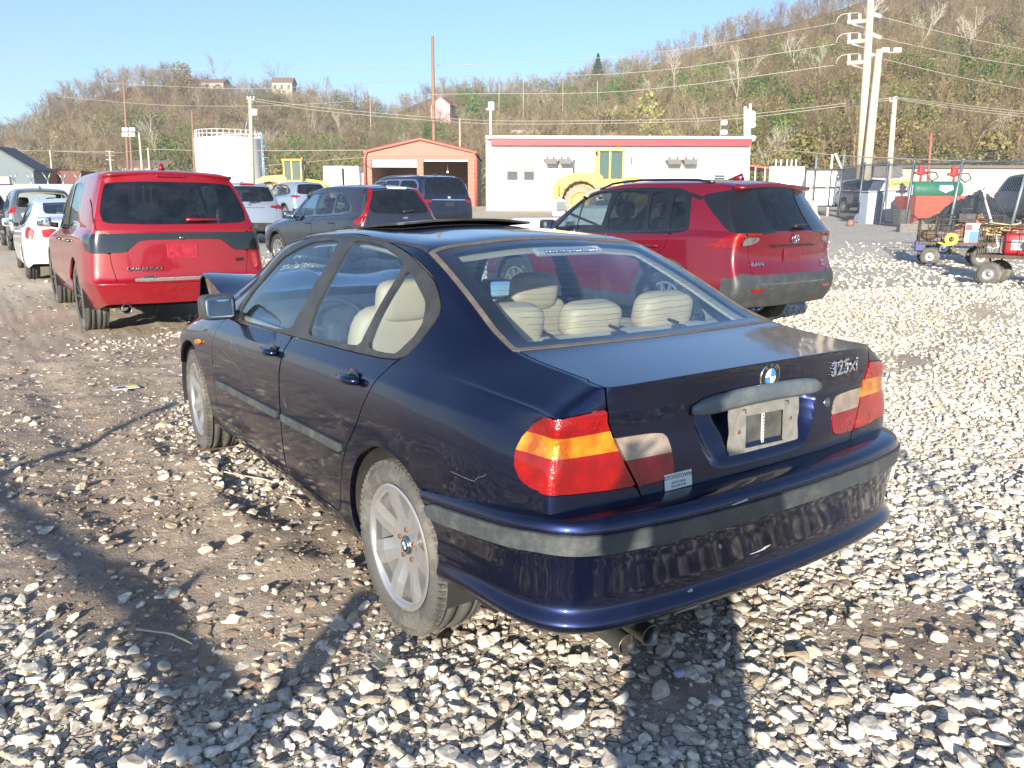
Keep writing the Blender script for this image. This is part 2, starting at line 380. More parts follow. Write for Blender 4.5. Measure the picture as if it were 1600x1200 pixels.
def panel(name, S, mats, parent, t=.012, off=0., label=None, flip=False, smooth=True):
    """a cut piece with folded-in edges"""
    if len(S.T) == 0: return None
    V = S.V + S.N*off; T = S.T; N = S.N
    if t > 0:
        e = np.concatenate([T[:, [0, 1]], T[:, [1, 2]], T[:, [2, 0]]]); es = np.sort(e, 1); key = es[:, 0].astype(np.int64)*(len(V)+1)+es[:, 1]
        u, idx, cnt = np.unique(key, return_index=True, return_counts=True); be = e[idx[cnt == 1]]
        a, b = be[:, 0], be[:, 1]; n0 = len(V); k = len(be)
        mid = V[b]-V[a]; wn = np.cross(mid, N[a]+N[b]); wn /= np.maximum(np.linalg.norm(wn, axis=1, keepdims=True), 1e-9)
        V = np.concatenate([V, V[a], V[b], V[b]-N[b]*t, V[a]-N[a]*t]); N = np.concatenate([N, wn, wn, wn, wn])
        i = n0+np.arange(k); Q = np.stack([i, i+3*k, i+2*k, i+k], 1)
    else: Q = None
    me = mesh_from(name, V, T, Q, N)
    o = put(name, me, mats, parent)
    if label: o['label'] = label
    return o
# ------------------------------------------------------------------ car bodies
def subdiv(V, Q, crease, level, fit=3):
    V = np.asarray(V, float); Q = np.asarray(Q, int); tgt = V.copy(); cv = V.copy()
    def ev(vv, lv):
        me = mesh_from('tmp', vv, None, Q); o = bpy.data.objects.new('tmp', me); col.objects.link(o)
        if crease:
            at = me.attributes.new('crease_edge', 'FLOAT', 'EDGE')
            ed = np.empty(len(me.edges)*2, np.int32); me.edges.foreach_get('vertices', ed); ed = np.sort(ed.reshape(-1, 2), 1)
            at.data.foreach_set('value', np.array([crease.get((int(a), int(b)), 0.) for a, b in ed], np.float32))
        md = o.modifiers.new('s', 'SUBSURF'); md.levels = lv; md.render_levels = lv; md.use_limit_surface = True; md.quality = 4
        dg = bpy.context.evaluated_depsgraph_get(); oe = o.evaluated_get(dg); m2 = oe.to_mesh()
        n = len(m2.vertices); P = np.empty(n*3); m2.vertices.foreach_get('co', P); P = P.reshape(-1, 3)
        Nn = np.empty(n*3); m2.vertex_normals.foreach_get('vector', Nn); Nn = Nn.reshape(-1, 3)
        F = np.empty(len(m2.polygons)*4, np.int32); m2.polygons.foreach_get('vertices', F); F = F.reshape(-1, 4)
        oe.to_mesh_clear(); bpy.data.objects.remove(o); bpy.data.meshes.remove(me); return P, Nn, F
    for _ in range(fit):
        P, _, _ = ev(cv, 1); cv = cv + .85*(tgt-P[:len(V)])
    P, Nn, F = ev(cv, level)
    return Surf(P, Nn, np.concatenate([F[:, [0, 1, 2]], F[:, [0, 2, 3]]]))
def tab(t): 
    a = np.array(t, float); return lambda y: float(np.interp(y, a[:, 0], a[:, 1]))
def car_shell(P, level=3):
    """P: tables along the car (y from the rear axle, forwards).  Three joined grids: sides, top, rear and front faces."""
    ys = P['ys']; f = {k: tab(P[k]) for k in ('wmax', 'zb', 'zbelt', 'wbelt', 'ztop', 'wr', 'drop')}
    low = P['low']; up = P['up']; cols = P['cols']      # low: (fraction, inset) L0..; up: (t, barrel) ; cols: fractions of the rail half width, last 0
    nl = len(low)+len(up); pos = {}; V = []
    def vid(key, p):
        if key not in pos: pos[key] = len(V); V.append(p)
        return pos[key]
    shr = P.get('rear_shear', lambda z: 0.); shf = P.get('front_shear', lambda z: 0.)
    n = len(ys)
    def side(i, j):
        y = ys[i]; zb, zt, wm, wbl = f['zb'](y), f['zbelt'](y), f['wmax'](y), f['wbelt'](y); ztop = f['ztop'](y); wr = f['wr'](y); zrail = ztop-f['drop'](y)
        if j < len(low):
            fr, ins = low[j]; z = zb + (zt-zb)*fr; x = (wm - ins) if fr < 1 else wbl+.006
            if j == len(low)-2: x = (x + wbl + .012)/2 + .008 if P.get('soft', False) else x
        else:
            t, b = up[j-len(low)]; x = wbl + (wr-wbl)*t; z = zt + (zrail-zt)*t; g = max(0., min(1., (zrail-zt)/.35)); x += b*g*P.get('barrel', 1.)
        wy = {0: 1., 1: .72, 2: .35}.get(i, 0.); y2 = y + shr(z)*wy
        k = n-1-i; wy = {0: 1., 1: .6, 2: .25}.get(k, 0.); y2 += shf(z)*wy
        return (x, y2, z)
    SV = {}
    for sg in (1, -1):
        for i in range(n):
            for j in range(nl):
                x, y, z = side(i, j); SV[sg, i, j] = vid(('s', sg, i, j), (sg*x, y, z))
    nc = len(cols); fc = [1.]+list(cols)
    def full(getR, getL, getM):    # row of ids from right(+) to left(-): corner, cols..., centre, ...cols, corner
        return [getR]+[getM(1, k) for k in range(nc-1)]+[getM(0, nc-1)]+[getM(-1, k) for k in range(nc-2, -1, -1)]+[getL]
    rows_top = []
    rb, fb = P['rear_bulge'], P['front_bulge']
    def endp(i, j, sg, k, bul, s):
        x, y, z = side(i, j); fcv = cols[k]
        zt = z + (P.get('endcrown', .0) if j >= len(low) else 0)*(1-fcv**2)
        if j == nl-1: zt = z + f['drop'](ys[i])*(1-fcv**2)
        return (sg*x*fcv, y + s*bul(z)*(1-abs(fcv)**2.6), zt)
    for i in range(n):
        y = ys[i]; wr = f['wr'](y); dr = f['drop'](y)
        def M(sg, k, i=i, y=y, wr=wr, dr=dr):
            x, yy, z = side(i, nl-1); fcv = cols[k]
            if i == 0: return vid(('r', sg, nl-1, k), endp(0, nl-1, sg, k, rb, -1))
            if i == n-1: return vid(('f', sg, nl-1, k), endp(n-1, nl-1, sg, k, fb, 1))
            bw = {1: .5, 2: .15}.get(i, 0.)
            return vid(('t', sg, i, k), (sg*x*fcv, yy - bw*rb(z)*(1-fcv**2), z + dr*(1-abs(fcv)**2.2)))
        rows_top.append(full(SV[1, i, nl-1], SV[-1, i, nl-1], M))
    def endrows(i, tagk, bul, s):
        rows = []
        for j in range(nl):
            if j == nl-1: rows.append(rows_top[i]); continue
            rows.append(full(SV[1, i, j], SV[-1, i, j], lambda sg, k, j=j: vid((tagk, sg, j, k), endp(i, j, sg, k, bul, s))))
        return rows
    RR = endrows(0, 'r', rb, -1); FR = endrows(n-1, 'f', fb, 1)
    Q = []
    for i in range(n-1):
        for j in range(nl-1):
            Q.append((SV[1, i, j], SV[1, i+1, j], SV[1, i+1, j+1], SV[1, i, j+1]))
            Q.append((SV[-1, i+1, j], SV[-1, i, j], SV[-1, i, j+1], SV[-1, i+1, j+1]))
    m = len(rows_top[0])
    for i in range(n-1):
        for k in range(m-1): Q.append((rows_top[i][k], rows_top[i+1][k], rows_top[i+1][k+1], rows_top[i][k+1]))
    for j in range(nl-1):
        for k in range(m-1):
            Q.append((RR[j][k], RR[j+1][k], RR[j+1][k+1], RR[j][k+1]))
            Q.append((FR[j][k+1], FR[j+1][k+1], FR[j+1][k], FR[j][k]))
    cr = {}
    for (j, wv, i0, i1) in P.get('crease_side', []):
        for sg in (1, -1):
            for i in range(max(i0, 0), min(i1, n-1)): a, b = sorted((SV[sg, i, j], SV[sg, i+1, j])); cr[a, b] = wv
    for (j, wv) in P.get('crease_rear', []):
        for k in range(m-1): a, b = sorted((RR[j][k], RR[j][k+1])); cr[a, b] = wv
    for (i, wv, j0, j1) in P.get('crease_vert', []):
        for sg in (1, -1):
            for j in range(j0, j1): a, b = sorted((SV[sg, i, j], SV[sg, i, j+1])); cr[a, b] = wv
    return subdiv(V, Q, cr, level)

def renormal(S):
    fn = np.cross(S.V[S.T[:, 1]]-S.V[S.T[:, 0]], S.V[S.T[:, 2]]-S.V[S.T[:, 0]]); NN = np.zeros_like(S.V)
    for kk in range(3): np.add.at(NN, S.T[:, kk], fn)
    NN /= np.maximum(np.linalg.norm(NN, axis=1, keepdims=True), 1e-12); NN *= np.sign((NN*S.N).sum(1, keepdims=True)+1e-9); S.N = NN; return S
def side_of(S, xs, keepmin=.35):       # mask distance: positive where not on that side
    return keepmin - S.V[:, 0]*xs
def YZ(S): return S.V[:, 1:3]
def XZ(S): return S.V[:, [0, 2]]
def XY(S): return S.V[:, :2]
def on_side(S, sg, xmin=.3):
    return clip(S, xmin - sg*S.V[:, 0])
def arch_sdf(S, yc, zc, r):
    return np.hypot(S.V[:, 1]-yc, S.V[:, 2]-zc) - r

# wheels -------------------------------------------------------------
def disc_surf(prof, n_t=168, n_r=34, r0=0., r1=1., mod=None):
    rs = np.linspace(r0, r1, n_r); V = []
    th = np.linspace(0, 2*np.pi, n_t, endpoint=False)
    rr, tt = np.meshgrid(rs, th, indexing='ij'); h = np.interp(rr, [p[0] for p in prof], [p[1] for p in prof])
    if mod is not None: h = h + mod(rr, tt)
    V = np.stack([h, rr*np.cos(tt), rr*np.sin(tt)], -1).reshape(-1, 3)
    ii = np.arange(n_r*n_t).reshape(n_r, n_t); a, b = ii[:-1], ii[1:]; a2, b2 = np.roll(a, -1, 1), np.roll(b, -1, 1)
    T = np.concatenate([np.stack([a, b, b2], -1).reshape(-1, 3), np.stack([a, b2, a2], -1).reshape(-1, 3)])
    fn = np.cross(V[T[:, 1]]-V[T[:, 0]], V[T[:, 2]]-V[T[:, 0]]); N = np.zeros_like(V)
    for k in range(3): np.add.at(N, T[:, k], fn)
    N /= np.maximum(np.linalg.norm(N, axis=1, keepdims=True), 1e-12); N *= np.sign(N[:, :1]+1e-9)
    return Surf(V, N, T)
def wheel(parent, x, y, z, r, rim_r, width, spokes, style, rim_mat, tyre_mat, sg=-1, steer=0., camber=0., detail=True, emblem=None, name='wheel'):
    """a wheel in its own frame: axle along x, outer face towards +x of the part frame (mirrored for the left side)"""
    w = bpy.data.objects.new(name, None); col.objects.link(w); w.parent = parent; w.location = (x, y, z)
    w.rotation_euler = (0, camber, steer + (math.pi if sg < 0 else 0)); w.empty_display_size = .1
    hw = width/2
    # tyre: lathe with tread blocks
    t = MB(); sh = .93
    prof = [(rim_r-.004, hw-.028), (rim_r+.010, hw-.010), (rim_r+.02, hw-.004), ((r+rim_r)/2+.004, hw+.004), (r-.028, hw-.004), (r-.012, hw-.018), (r-.003, hw-.034)]
    n = 96 if detail else 40
    groove = ([.045, .012] if detail else [.03])
    pr = list(prof)
    xs = [hw-.036, .062, .060, .050, .048, .018, .016, -.016, -.018, -.048, -.050, -.060, -.062, -(hw-.036)] if detail else [hw-.036, .03, .028, .018, .016, -.016, -.018, -.028, -.03, -(hw-.036)]
    if hw < .1: xs = [min(max(q, -(hw-.036)), hw-.036) for q in xs]
    dpt = [0, 0, 1, 1, 0, 0, 1, 1, 0, 0, 1, 1, 0, 0] if detail else [0, 0, 1, 1, 0, 0, 1, 1, 0, 0]
    for q, g in zip(xs, dpt): pr.append((r - .009*g, q))
    pr += [(a, -b) for a, b in prof[::-1]]
    t.lathe(pr, axis=(1, 0, 0), n=n)
    if detail:
        # shoulder blocks
        for k in range(72):
            a = 2*math.pi*k/72
            for s2 in (1, -1):
                c = Vector((s2*(hw-.024), math.cos(a)*(r-.012), math.sin(a)*(r-.012)))
                t.box(c, (.030, .018, .016), Matrix.Rotation(a, 3, 'X'))
    ty = t.build('tyre', tyre_mat, w)
    # barrel
    b = MB(); b.lathe([(rim_r+.004, hw-.012), (rim_r-.004, hw-.006), (rim_r-.014, hw-.012), (rim_r-.022, hw-.04), (rim_r-.028, -.02), (rim_r-.02, -hw+.01), (rim_r, -hw+.006)], axis=(1, 0, 0), n=64 if detail else 32)
    b.build('rim_barrel', rim_mat, w)
    d = MB(); d.lathe([(.0, -.02), (.135 if r > .25 else r*.45, -.02), (.14 if r > .25 else r*.46, -.028)], axis=(1, 0, 0), n=32); d.build('brake_disc', MATS['brake'], w)
    if style == 'broad':               # seven broad blades, dished
        prf = [(0, hw-.052), (.06, hw-.052), (.10, hw-.040), (.15, hw-.022), (rim_r-.014, hw-.014)]
        crown = lambda rr, tt: -.010*np.abs(np.sin(spokes*tt/2))*np.clip((rr-.06)/.08, 0, 1)
        D = disc_surf(prf, 336 if detail else 112, 48 if detail else 16, 0, rim_r-.008, crown)
        rr = np.hypot(D.V[:, 1], D.V[:, 2]); tt = np.arctan2(D.V[:, 2], D.V[:, 1]); per = 2*np.pi/spokes
        ph = np.abs(((tt/per) % 1)-.5)*per   # angle from the middle of a hole
        ro = rim_r-.026; ri = .098; u = np.clip((rr-ri)/(ro-ri), -1, 2)
        hwid = rr*np.clip(.205*np.clip(u, 0, 1)**.6 + .02, 0, 1)
        d1 = np.maximum(np.maximum(rr*ph - hwid, ri-rr), rr-ro)
        D = clip(D, -d1)
    elif style == 'thin':
        prf = [(0, hw-.03), (.05, hw-.028), (.09, hw-.018), (rim_r-.012, hw-.012)]
        D = disc_surf(prf, 240 if detail else 120, 36 if detail else 16, 0, rim_r-.006)
        rr = np.hypot(D.V[:, 1], D.V[:, 2]); tt = np.arctan2(D.V[:, 2], D.V[:, 1]); per = 2*np.pi/spokes
        ph = np.abs(((tt/per) % 1)-.5)*per
        sw = .011 + .010*np.clip((rim_r-rr)/rim_r, 0, 1)
        dsp = rr*(per/2-ph) - sw               # <0 on a spoke
        dh = np.maximum(np.maximum(-dsp, .075-rr), rr-(rim_r-.022))
        D = clip(D, -dh)
    else:                              # plain dished disc with small slots (steel or toy wheel)
        D = disc_surf([(0, hw-.03), (rim_r*.35, hw-.03), (rim_r*.5, hw-.055), (rim_r-.01, hw-.03)], 48, 12, 0, rim_r-.004)
    panel('spokes', D, rim_mat, w, t=.042 if detail else .02)
    h = MB()
    if style == 'broad':
        for k in range(5):
            a = 2*math.pi*(k+.3)/5; h.cyl((hw-.066, .056*math.cos(a), .056*math.sin(a)), (hw-.046, .056*math.cos(a), .056*math.sin(a)), .0095, 8)
        h.build('wheel_bolts', MATS['rust_steel'], w)
        c = MB(); c.lathe([(0, hw-.0435), (.03, hw-.0435), (.0345, hw-.046), (.0345, hw-.054)], axis=(1, 0, 0), n=32); c.build('hub_cap', MATS['chrome_dark'], w)
    else:
        h.lathe([(0, hw-.016), (.022, hw-.016), (.03, hw-.022), (.03, hw-.03)], axis=(1, 0, 0), n=20); h.build('hub_cap', rim_mat, w)
    if emblem: emblem(w, hw-.043)
    return w
# material library --------------------------------------------------
mat('brake', (.09, .07, .06), .6, .6)
mat('rust_steel', (.16, .09, .055), .7, .5, var=.4, scale=60)
mat('chrome', (.75, .75, .75), .12, 1.)
mat('chrome_dark', (.32, .33, .34), .25, 1.)
mat('rubber', (.028, .028, .028), .7, dirt=(.25, .20, .15, .75), dscale=14, bump=.4, bscale=90)
mat('rubber_muddy', (.075, .073, .068), .85, dirt=(.33, .30, .25, .5), dscale=5, bump=.7, bscale=70)
mat('tyre_pale', (.10, .095, .085), .85, dirt=(.25, .22, .18, .7), dscale=9, bump=.5, bscale=70)
mat('alloy', (.52, .53, .54), .32, .75, dirt=(.30, .22, .14, .7), dscale=7)
mat('alloy_dark', (.03, .03, .033), .3, .6, coat=.5)
mat('black_plastic', (.022, .022, .024), .5, dirt=(.2, .18, .15, .4), dscale=6)
mat('grey_plastic', (.040, .045, .048), .5, dirt=(.2, .18, .16, .3), dscale=9)
mat('trim_grey', (.030, .030, .031), .42, dirt=(.16, .15, .14, .2), dscale=11)
mat('strip_grey', (.045, .053, .058), .5, dirt=(.2, .2, .18, .4), dscale=14)
mat('gloss_black', (.008, .008, .009), .12, coat=.8)
mat('dark_void', (.006, .006, .006), .9)
mat('beige_seat', (.58, .43, .275), .55, var=.05, bump=.15, bscale=140)
mat('beige_trim', (.42, .37, .28), .7, var=.05)
mat('charcoal_trim', (.035, .035, .037), .7)
mat('white_gloss', (.78, .78, .78), .3, coat=.5)
mat('mirror_glass', (.75, .80, .85), .01, 1.)
glass('glass_clear', (.72, .84, .90), 1.75, .03)
glass('glass_tinted', (.30, .36, .38), 1.0, .05)
glass('glass_privacy', (.035, .04, .045), 1.0, .03)
lens('lens_red', (.42, .0010, .002)); lens('lens_amber', (.70, .15, .002), c2=(.95, .42, .02)); lens('lens_clear', (.46, .36, .29)); lens('lens_rose', (.32, .008, .02)); lens('lens_smoke', (.012, .012, .012))  # the amber's yellow second colour paints reflector highlights into the lens
lens('lens_orange', (.85, .28, .01))
# ------------------------------------------------------------------ the dark blue saloon
def text_obj(name, body, size, m, parent, mtx, ext=.001, align='CENTER', bevel=0., sx=1.):
    c = bpy.data.curves.new(name, 'FONT'); c.body = body; c.size = size; c.extrude = ext; c.align_x = align; c.align_y = 'CENTER'; c.bevel_depth = bevel; c.resolution_u = 3
    o = bpy.data.objects.new(name, c); col.objects.link(o); c.materials.append(m); o.parent = parent
    dg = bpy.context.evaluated_depsgraph_get(); me = bpy.data.meshes.new_from_object(o.evaluated_get(dg)); bpy.data.objects.remove(o); bpy.data.curves.remove(c)
    o = bpy.data.objects.new(name, me); col.objects.link(o); o.parent = parent; o.matrix_local = mtx @ Matrix.Diagonal((sx, 1, 1, 1)); return o
def face_m(p, nrm, up=(0, 0, 1)):       # matrix whose z looks along nrm
    z = Vector(nrm).normalized(); x = Vector(up).cross(z).normalized(); y = z.cross(x)
    m = Matrix((x, y, z)).transposed().to_4x4(); m.translation = Vector(p); return m
def hero():
    P = dict(
        ys=[-.80, -.72, -.56, -.42, -.28, -.10, .10, .28, .45, .80, 1.15, 1.50, 1.75, 2.0, 2.25, 2.45, 2.75, 3.0, 3.18, 3.27],
        wmax=[(-.80, .772), (-.72, .80), (-.56, .835), (-.42, .853), (-.1, .868), (.3, .868), (2.9, .868), (3.0, .862), (3.18, .82), (3.27, .77)],
        zb=[(-.8, .24), (-.42, .22), (.2, .205), (2.4, .205), (3.27, .26)],
        zbelt=[(-.8, .945), (-.4, .965), (.05, .968), (1, .935), (1.85, .888), (2.3, .872), (2.9, .80), (3.18, .70), (3.27, .64)],
        wbelt=[(-.8, .735), (-.72, .752), (-.4, .775), (0, .785), (1, .792), (1.9, .788), (2.4, .79), (2.9, .775), (3.18, .71), (3.27, .67)],
        ztop=[(-.8, 1.035), (-.56, 1.056), (-.44, 1.068), (-.28, 1.135), (-.10, 1.222), (.10, 1.310), (.28, 1.374), (.45, 1.394), (.8, 1.412), (1.15, 1.414), (1.5, 1.395), (1.75, 1.345), (2.0, 1.225), (2.25, 1.08), (2.45, .985), (2.75, .945), (3.0, .88), (3.18, .80), (3.27, .72)],
        wr=[(-.8, .612), (-.42, .615), (-.28, .60), (.1, .555), (.28, .535), (.8, .53), (1.3, .535), (1.75, .565), (2.0, .60), (2.25, .655), (2.45, .70), (2.75, .70), (3.0, .68), (3.18, .62), (3.27, .58)],
        drop=[(-.8, .012), (-.42, .016), (-.28, .03), (.1, .034), (.28, .034), (.8, .042), (1.5, .05), (1.75, .055), (2.0, .06), (2.25, .05), (2.45, .04), (3.27, .03)],
        low=[(0, .060), (.13, .022), (.36, .004), (.60, .0), (.79, .006), (.915, .030), (1., 0)],
        up=[(.10, .012), (.40, .030), (.75, .026), (1., 0)], cols=[.66, .33, 0.],
        rear_shear=lambda z: float(np.interp(z, [.24, .5, .72, .90, 1.0, 1.04], [-.02, -.03, -.035, -.02, -.03, -.045])),
        rear_bulge=lambda z: float(np.interp(z, [.24, .5, .72, .85, .95, 1.0, 1.04], [.06, .068, .062, .050, .050, .048, .045])),
        front_bulge=lambda z: .10, endcrown=.01,
        crease_side=[(5, .55, 1, 15), (10, .55, 0, 4)], crease_rear=[(10, .85)], crease_vert=[(0, .35, 1, 6)])
    S = car_shell(P, 4)
    car = thing('dark_blue_saloon', 'dark blue four-door saloon with crumpled bonnet, parked closest to the camera on the gravel', 'car')
    PN = paint('paint_navy', (.006, .013, .054), metal=.92, dust=.13, rough=.36, zdust=(.15, .60), dustc=(.15, .115, .095))
    X, Y, Z = S.V.T; aX = np.abs(X)
    z_off = 0.
    # --- outlines
    DLO = rounded([(1.92, .890), (1.045, .927), (.035, .966), (-.030, 1.04), (-.040, 1.15), (.09, 1.243), (.34, 1.325), (.61, 1.362), (.97, 1.382), (1.39, 1.358), (1.67, 1.275), (1.905, 1.085), (2.02, .96), (1.99, .885)], 2, .18)
    GF = rounded([(1.865, .917), (1.095, .95), (1.020, 1.343), (1.34, 1.320), (1.615, 1.237), (1.86, 1.045), (1.93, .95)], 2, .10)
    GR = rounded([(.905, .958), (.372, .985), (.338, 1.283), (.60, 1.334), (.895, 1.349)], 2, .07)
    GQ = rounded([(.312, .987), (.085, .999), (.030, 1.062), (.028, 1.10), (.078, 1.162), (.298, 1.268)], 2, .10)
    # window surfaces live above the belt, on the outer sides
    nx = np.abs(S.N[:, 0])
    def sideS(sg): return on_side(S, sg, .33)
    def rwy(x): return -.405 - .055*(1-(x/.60)**2)              # rear screen base line in plan
    def rty(x): return .235 + .035*(1-(x/.55)**2)
    def rail(y): return np.interp(y, np.array(P['wr'])[:, 0], np.array(P['wr'])[:, 1])
    def rear_glass(S, inset=0.):
        x, y = S.V[:, 0], S.V[:, 1]
        d = np.maximum(np.maximum(rwy(x)-y, y-rty(x)), (np.abs(x)-(rail(y)-.012))*.93) + inset
        d = np.where(S.V[:, 2] < .9, 1., d); return d
    def front_glass(S, inset=0.):
        x, y = S.V[:, 0], S.V[:, 1]; d = np.maximum(np.maximum(1.66+.06*(1-(x/.55)**2)-y, y-(2.30+.13*(1-(x/.65)**2))), (np.abs(x)-(rail(y)-.02))) + inset
        return np.where(S.V[:, 2] < .9, 1., d)
    wl = lambda z: np.interp(z, [.60, .72, .80, .93, .985, 1.2], [.475, .507, .548, .606, .613, .613])   # lid edge half width by height
    def lid(S):
        x, y, z = S.V.T
        top = np.maximum(np.abs(x)-.604, y-(rwy(x)-.012)); rear = np.maximum(np.abs(x)-wl(z), .700-z)
        isr = y < -.76
        return np.where(isr, np.maximum(rear, y+.60), np.where(z > .93, np.maximum(top, y+.25), 1.))
    def hoodf(S):
        x, y, z = S.V.T
        return np.where(z > .6, np.maximum(np.abs(x)-.70, 2.36+.08*(1-(x/.7)**2)-y), 1.)
    ADOOR = rounded([(.02, 1.0), (.075, .955), (.14, .87), (.235, .72), (.345, .60), (.40, .50), (.455, .34), (.50, .290), (1.095, .275), (1.078, .60), (1.072, .80), (1.053, .975), (.5, .985)], 0, .05)
    FDOOR = [(1.103, .275), (1.086, .60), (1.080, .80), (1.058, .975), (1.5, .96), (1.9, .93), (2.13, .885), (2.17, .86), (2.20, .72), (2.20, .35), (2.10, .27)]
    ARCHR = (-.005, .325, .358); ARCHF = (2.725, .325, .362)
    # tail lamps in an unfolded coordinate running round the corner (metres from the lid seam outwards)
    def unf(S, sg):
        x, y = S.V[:, 0]*sg, S.V[:, 1]
        ang = np.arctan2(-(y+.62), x-.56)          # 0 = straight out to the side, 90 = straight back
        return np.degrees(ang)
    def lamp_outer(S, sg):
        x, y, z = S.V[:, 0]*sg, S.V[:, 1], S.V[:, 2]
        # front boundary: curve on the side, y as a function of z ; bottom, top by position round the corner
        yf = np.interp(z, [.74, .765, .80, .84, .88, .92, .945, .97], [-.79, -.716, -.688, -.682, -.694, -.724, -.765, -.84])
        s = np.clip((x-.60)/.16, 0, 1)             # 0 at the seam, 1 at the corner
        top = np.where(y < -.8, .968 - .020*s, .95); bot = np.where(y < -.79, .738 + .010*s, .752)
        d = np.maximum(np.maximum(y-yf, z-top), bot-z)
        d = np.maximum(d, (wl(z)+.004) - x)
        return np.where((x > .4) & (y < -.6), d, 1.)
    def lamp_inner(S, sg):
        x, y, z = S.V[:, 0]*sg, S.V[:, 1], S.V[:, 2]; P2 = np.stack([x, z], 1)
        d = poly_sdf(P2, rounded([(.70, .878), (.395, .878), (.372, .735), (.70, .735)], 3, .12))
        d = np.maximum(d, x-(wl(z)-.004)); return np.where(y < -.7, d, 1.)
    PLR = rounded([(-.315, .945), (.315, .945), (.235, .725), (-.235, .725)], 2, .12)
    def rec(S): return np.where(S.V[:, 1] < -.75, poly_sdf(XZ(S), PLR), 1.)
    # body without the cut-outs
    def body_keep(S):
        x, y, z = S.V.T; a = np.abs(x); sdm = a > .33
        d = np.full(len(x), -1.)
        def sub(dd): nonlocal d; d = np.maximum(d, dd)
        dl = poly_sdf(YZ(S), DLO); sub(np.where(sdm & (z > .84), -dl, -1.))
        sub(-rear_glass(S, -.018)); sub(-front_glass(S, -.01)); sub(-(lid(S)-.0028)); sub(-(hoodf(S)))
        for sg in (1, -1): sub(-(lamp_outer(S, sg)-.003))
        for D in (ADOOR, FDOOR): sub(np.where(sdm, -(poly_sdf(YZ(S), D)-.0028), -1.))
        sub(np.where(a > .5, -arch_sdf(S, *ARCHR), -1.)); sub(np.where(a > .5, -arch_sdf(S, *ARCHF), -1.))
        sub(np.where((y < -.17) & (z < .690-.085*np.clip((y+.80)/.60, 0, 1)), .01, -1.))         # behind the rear bumper
        sub(np.where((y > 3.05) & (z < .60), .01, -1.))
        return d
    B = clip(S, body_keep(S)); panel('body', B, PN, car, t=.016)
    # lid
    Ld = clip(S, lid(S)+.0028)
    Ld = clip(Ld, -(lamp_inner(Ld, 1)-.002)); Ld = clip(Ld, -(lamp_inner(Ld, -1)-.002)); Ld2 = clip(Ld, -rec(Ld))
    lo = panel('boot_lid', Ld2, PN, car, t=.014)
    # number plate recess: the same skin set 28 mm deeper, darker gloss
    rc = clip(Ld, rec(Ld)); x, z = rc.V[:, 0], rc.V[:, 2]; dd = -poly_sdf(np.stack([x, z], 1), PLR)
    k = np.clip(dd/.035, 0, 1); rc.V[:, 1] += k*k*(3-2*k)*(.010+.26*np.clip(rc.V[:, 2]-.735, 0, 1)); renormal(rc); panel('plate_recess', rc, PN, lo, t=0)
    # handle bar over the plate
    hb = MB(); pts = []
    for i in range(15):
        t = -1+2*i/14; xx = .305*t; pts.append((xx, -.836-.050*(1-(abs(xx)/.76)**2.6)+.012, .925+.012*(1-t*t)-.004*abs(t)**6))
    V = []; F = []
    for i, p in enumerate(pts):
        e = 1-abs(-1+2*i/14)**10*.5
        for (dy, dz) in [(.008, .026), (-.006, .030), (-.016, .020), (-.019, -.016), (-.012, -.027), (.010, -.026)]: V.append((p[0], p[1]+dy*e, p[2]+dz*e))
    for i in range(14):
        for j in range(6): F.append((i*6+j, (i+1)*6+j, (i+1)*6+(j+1) % 6, i*6+(j+1) % 6))
    F += [tuple(range(6)), tuple(84+q for q in range(5, -1, -1))]
    hb.add(V, F, True); hb.build('boot_handle', mat('handle_grey', (.085, .105, .12), .35, dirt=(.3, .3, .26, .4), dscale=10), lo)
    # plate holder (empty frame) and dealer sticker, emblem, lettering, lock
    yb = lambda x, z: -.800 + float(np.interp(z, [.5, .72, .90, 1.0, 1.04], [-.03, -.035, -.02, -.03, -.045])) - 0.*(1-(abs(x)/.75)**2.6)
    # emblem etc. placed on the true surface
    RV = S.V[(S.V[:, 1] < -.75)]; RNn = S.N[(S.V[:, 1] < -.75)]
    def surf_at(x, z):
        i = np.argmin((RV[:, 0]-x)**2+(RV[:, 2]-z)**2); return RV[i], RNn[i]
    pf = thing_part('plate_holder', car); p0, n0 = surf_at(-.012, .82); M = face_m((.032, p0[1]+.016, .822), (0, -1, .06)) @ Matrix.Rotation(R(-1.0), 4, 'Z'); pf.matrix_local = M @ Matrix.Scale(1.09, 4)
    f = MB(); out = rounded([(-.152, .078), (-.125, .084), (.125, .084), (.152, .078), (.155, .03), (.148, .0), (.155, -.05), (.150, -.074), (.12, -.080), (.02, -.080), (.012, -.088), (-.10, -.088), (-.105, -.078), (-.152, -.074), (-.155, -.03), (-.148, 0), (-.155, .05)], 1, .15)
    inn = [(-.085, .042), (.088, .042), (.088, -.052), (-.085, -.052)]
    bm = bmesh.new(); vo = [bm.verts.new((p[0], p[1], 0)) for p in out]; vi = [bm.verts.new((p[0], p[1], 0)) for p in inn]
    eo = [bm.edges.new((vo[i], vo[(i+1) % len(vo)])) for i in range(len(vo))]; ei = [bm.edges.new((vi[i], vi[(i+1) % 4])) for i in range(4)]
    bmesh.ops.triangle_fill(bm, edges=eo+ei, use_beauty=True); r = bmesh.ops.extrude_face_region(bm, geom=bm.faces[:])
    for v in r['geom']:
        if isinstance(v, bmesh.types.BMVert): v.co.z += .007
    bmesh.ops.recalc_face_normals(bm, faces=bm.faces[:]); me = bpy.data.meshes.new('frame'); bm.to_mesh(me); bm.free()
    hg = mat('holder_grey', (.21, .205, .185), .6, var=.3, scale=30, dirt=(.12, .11, .09, .8), dscale=16)
    put('frame', me, hg, pf)
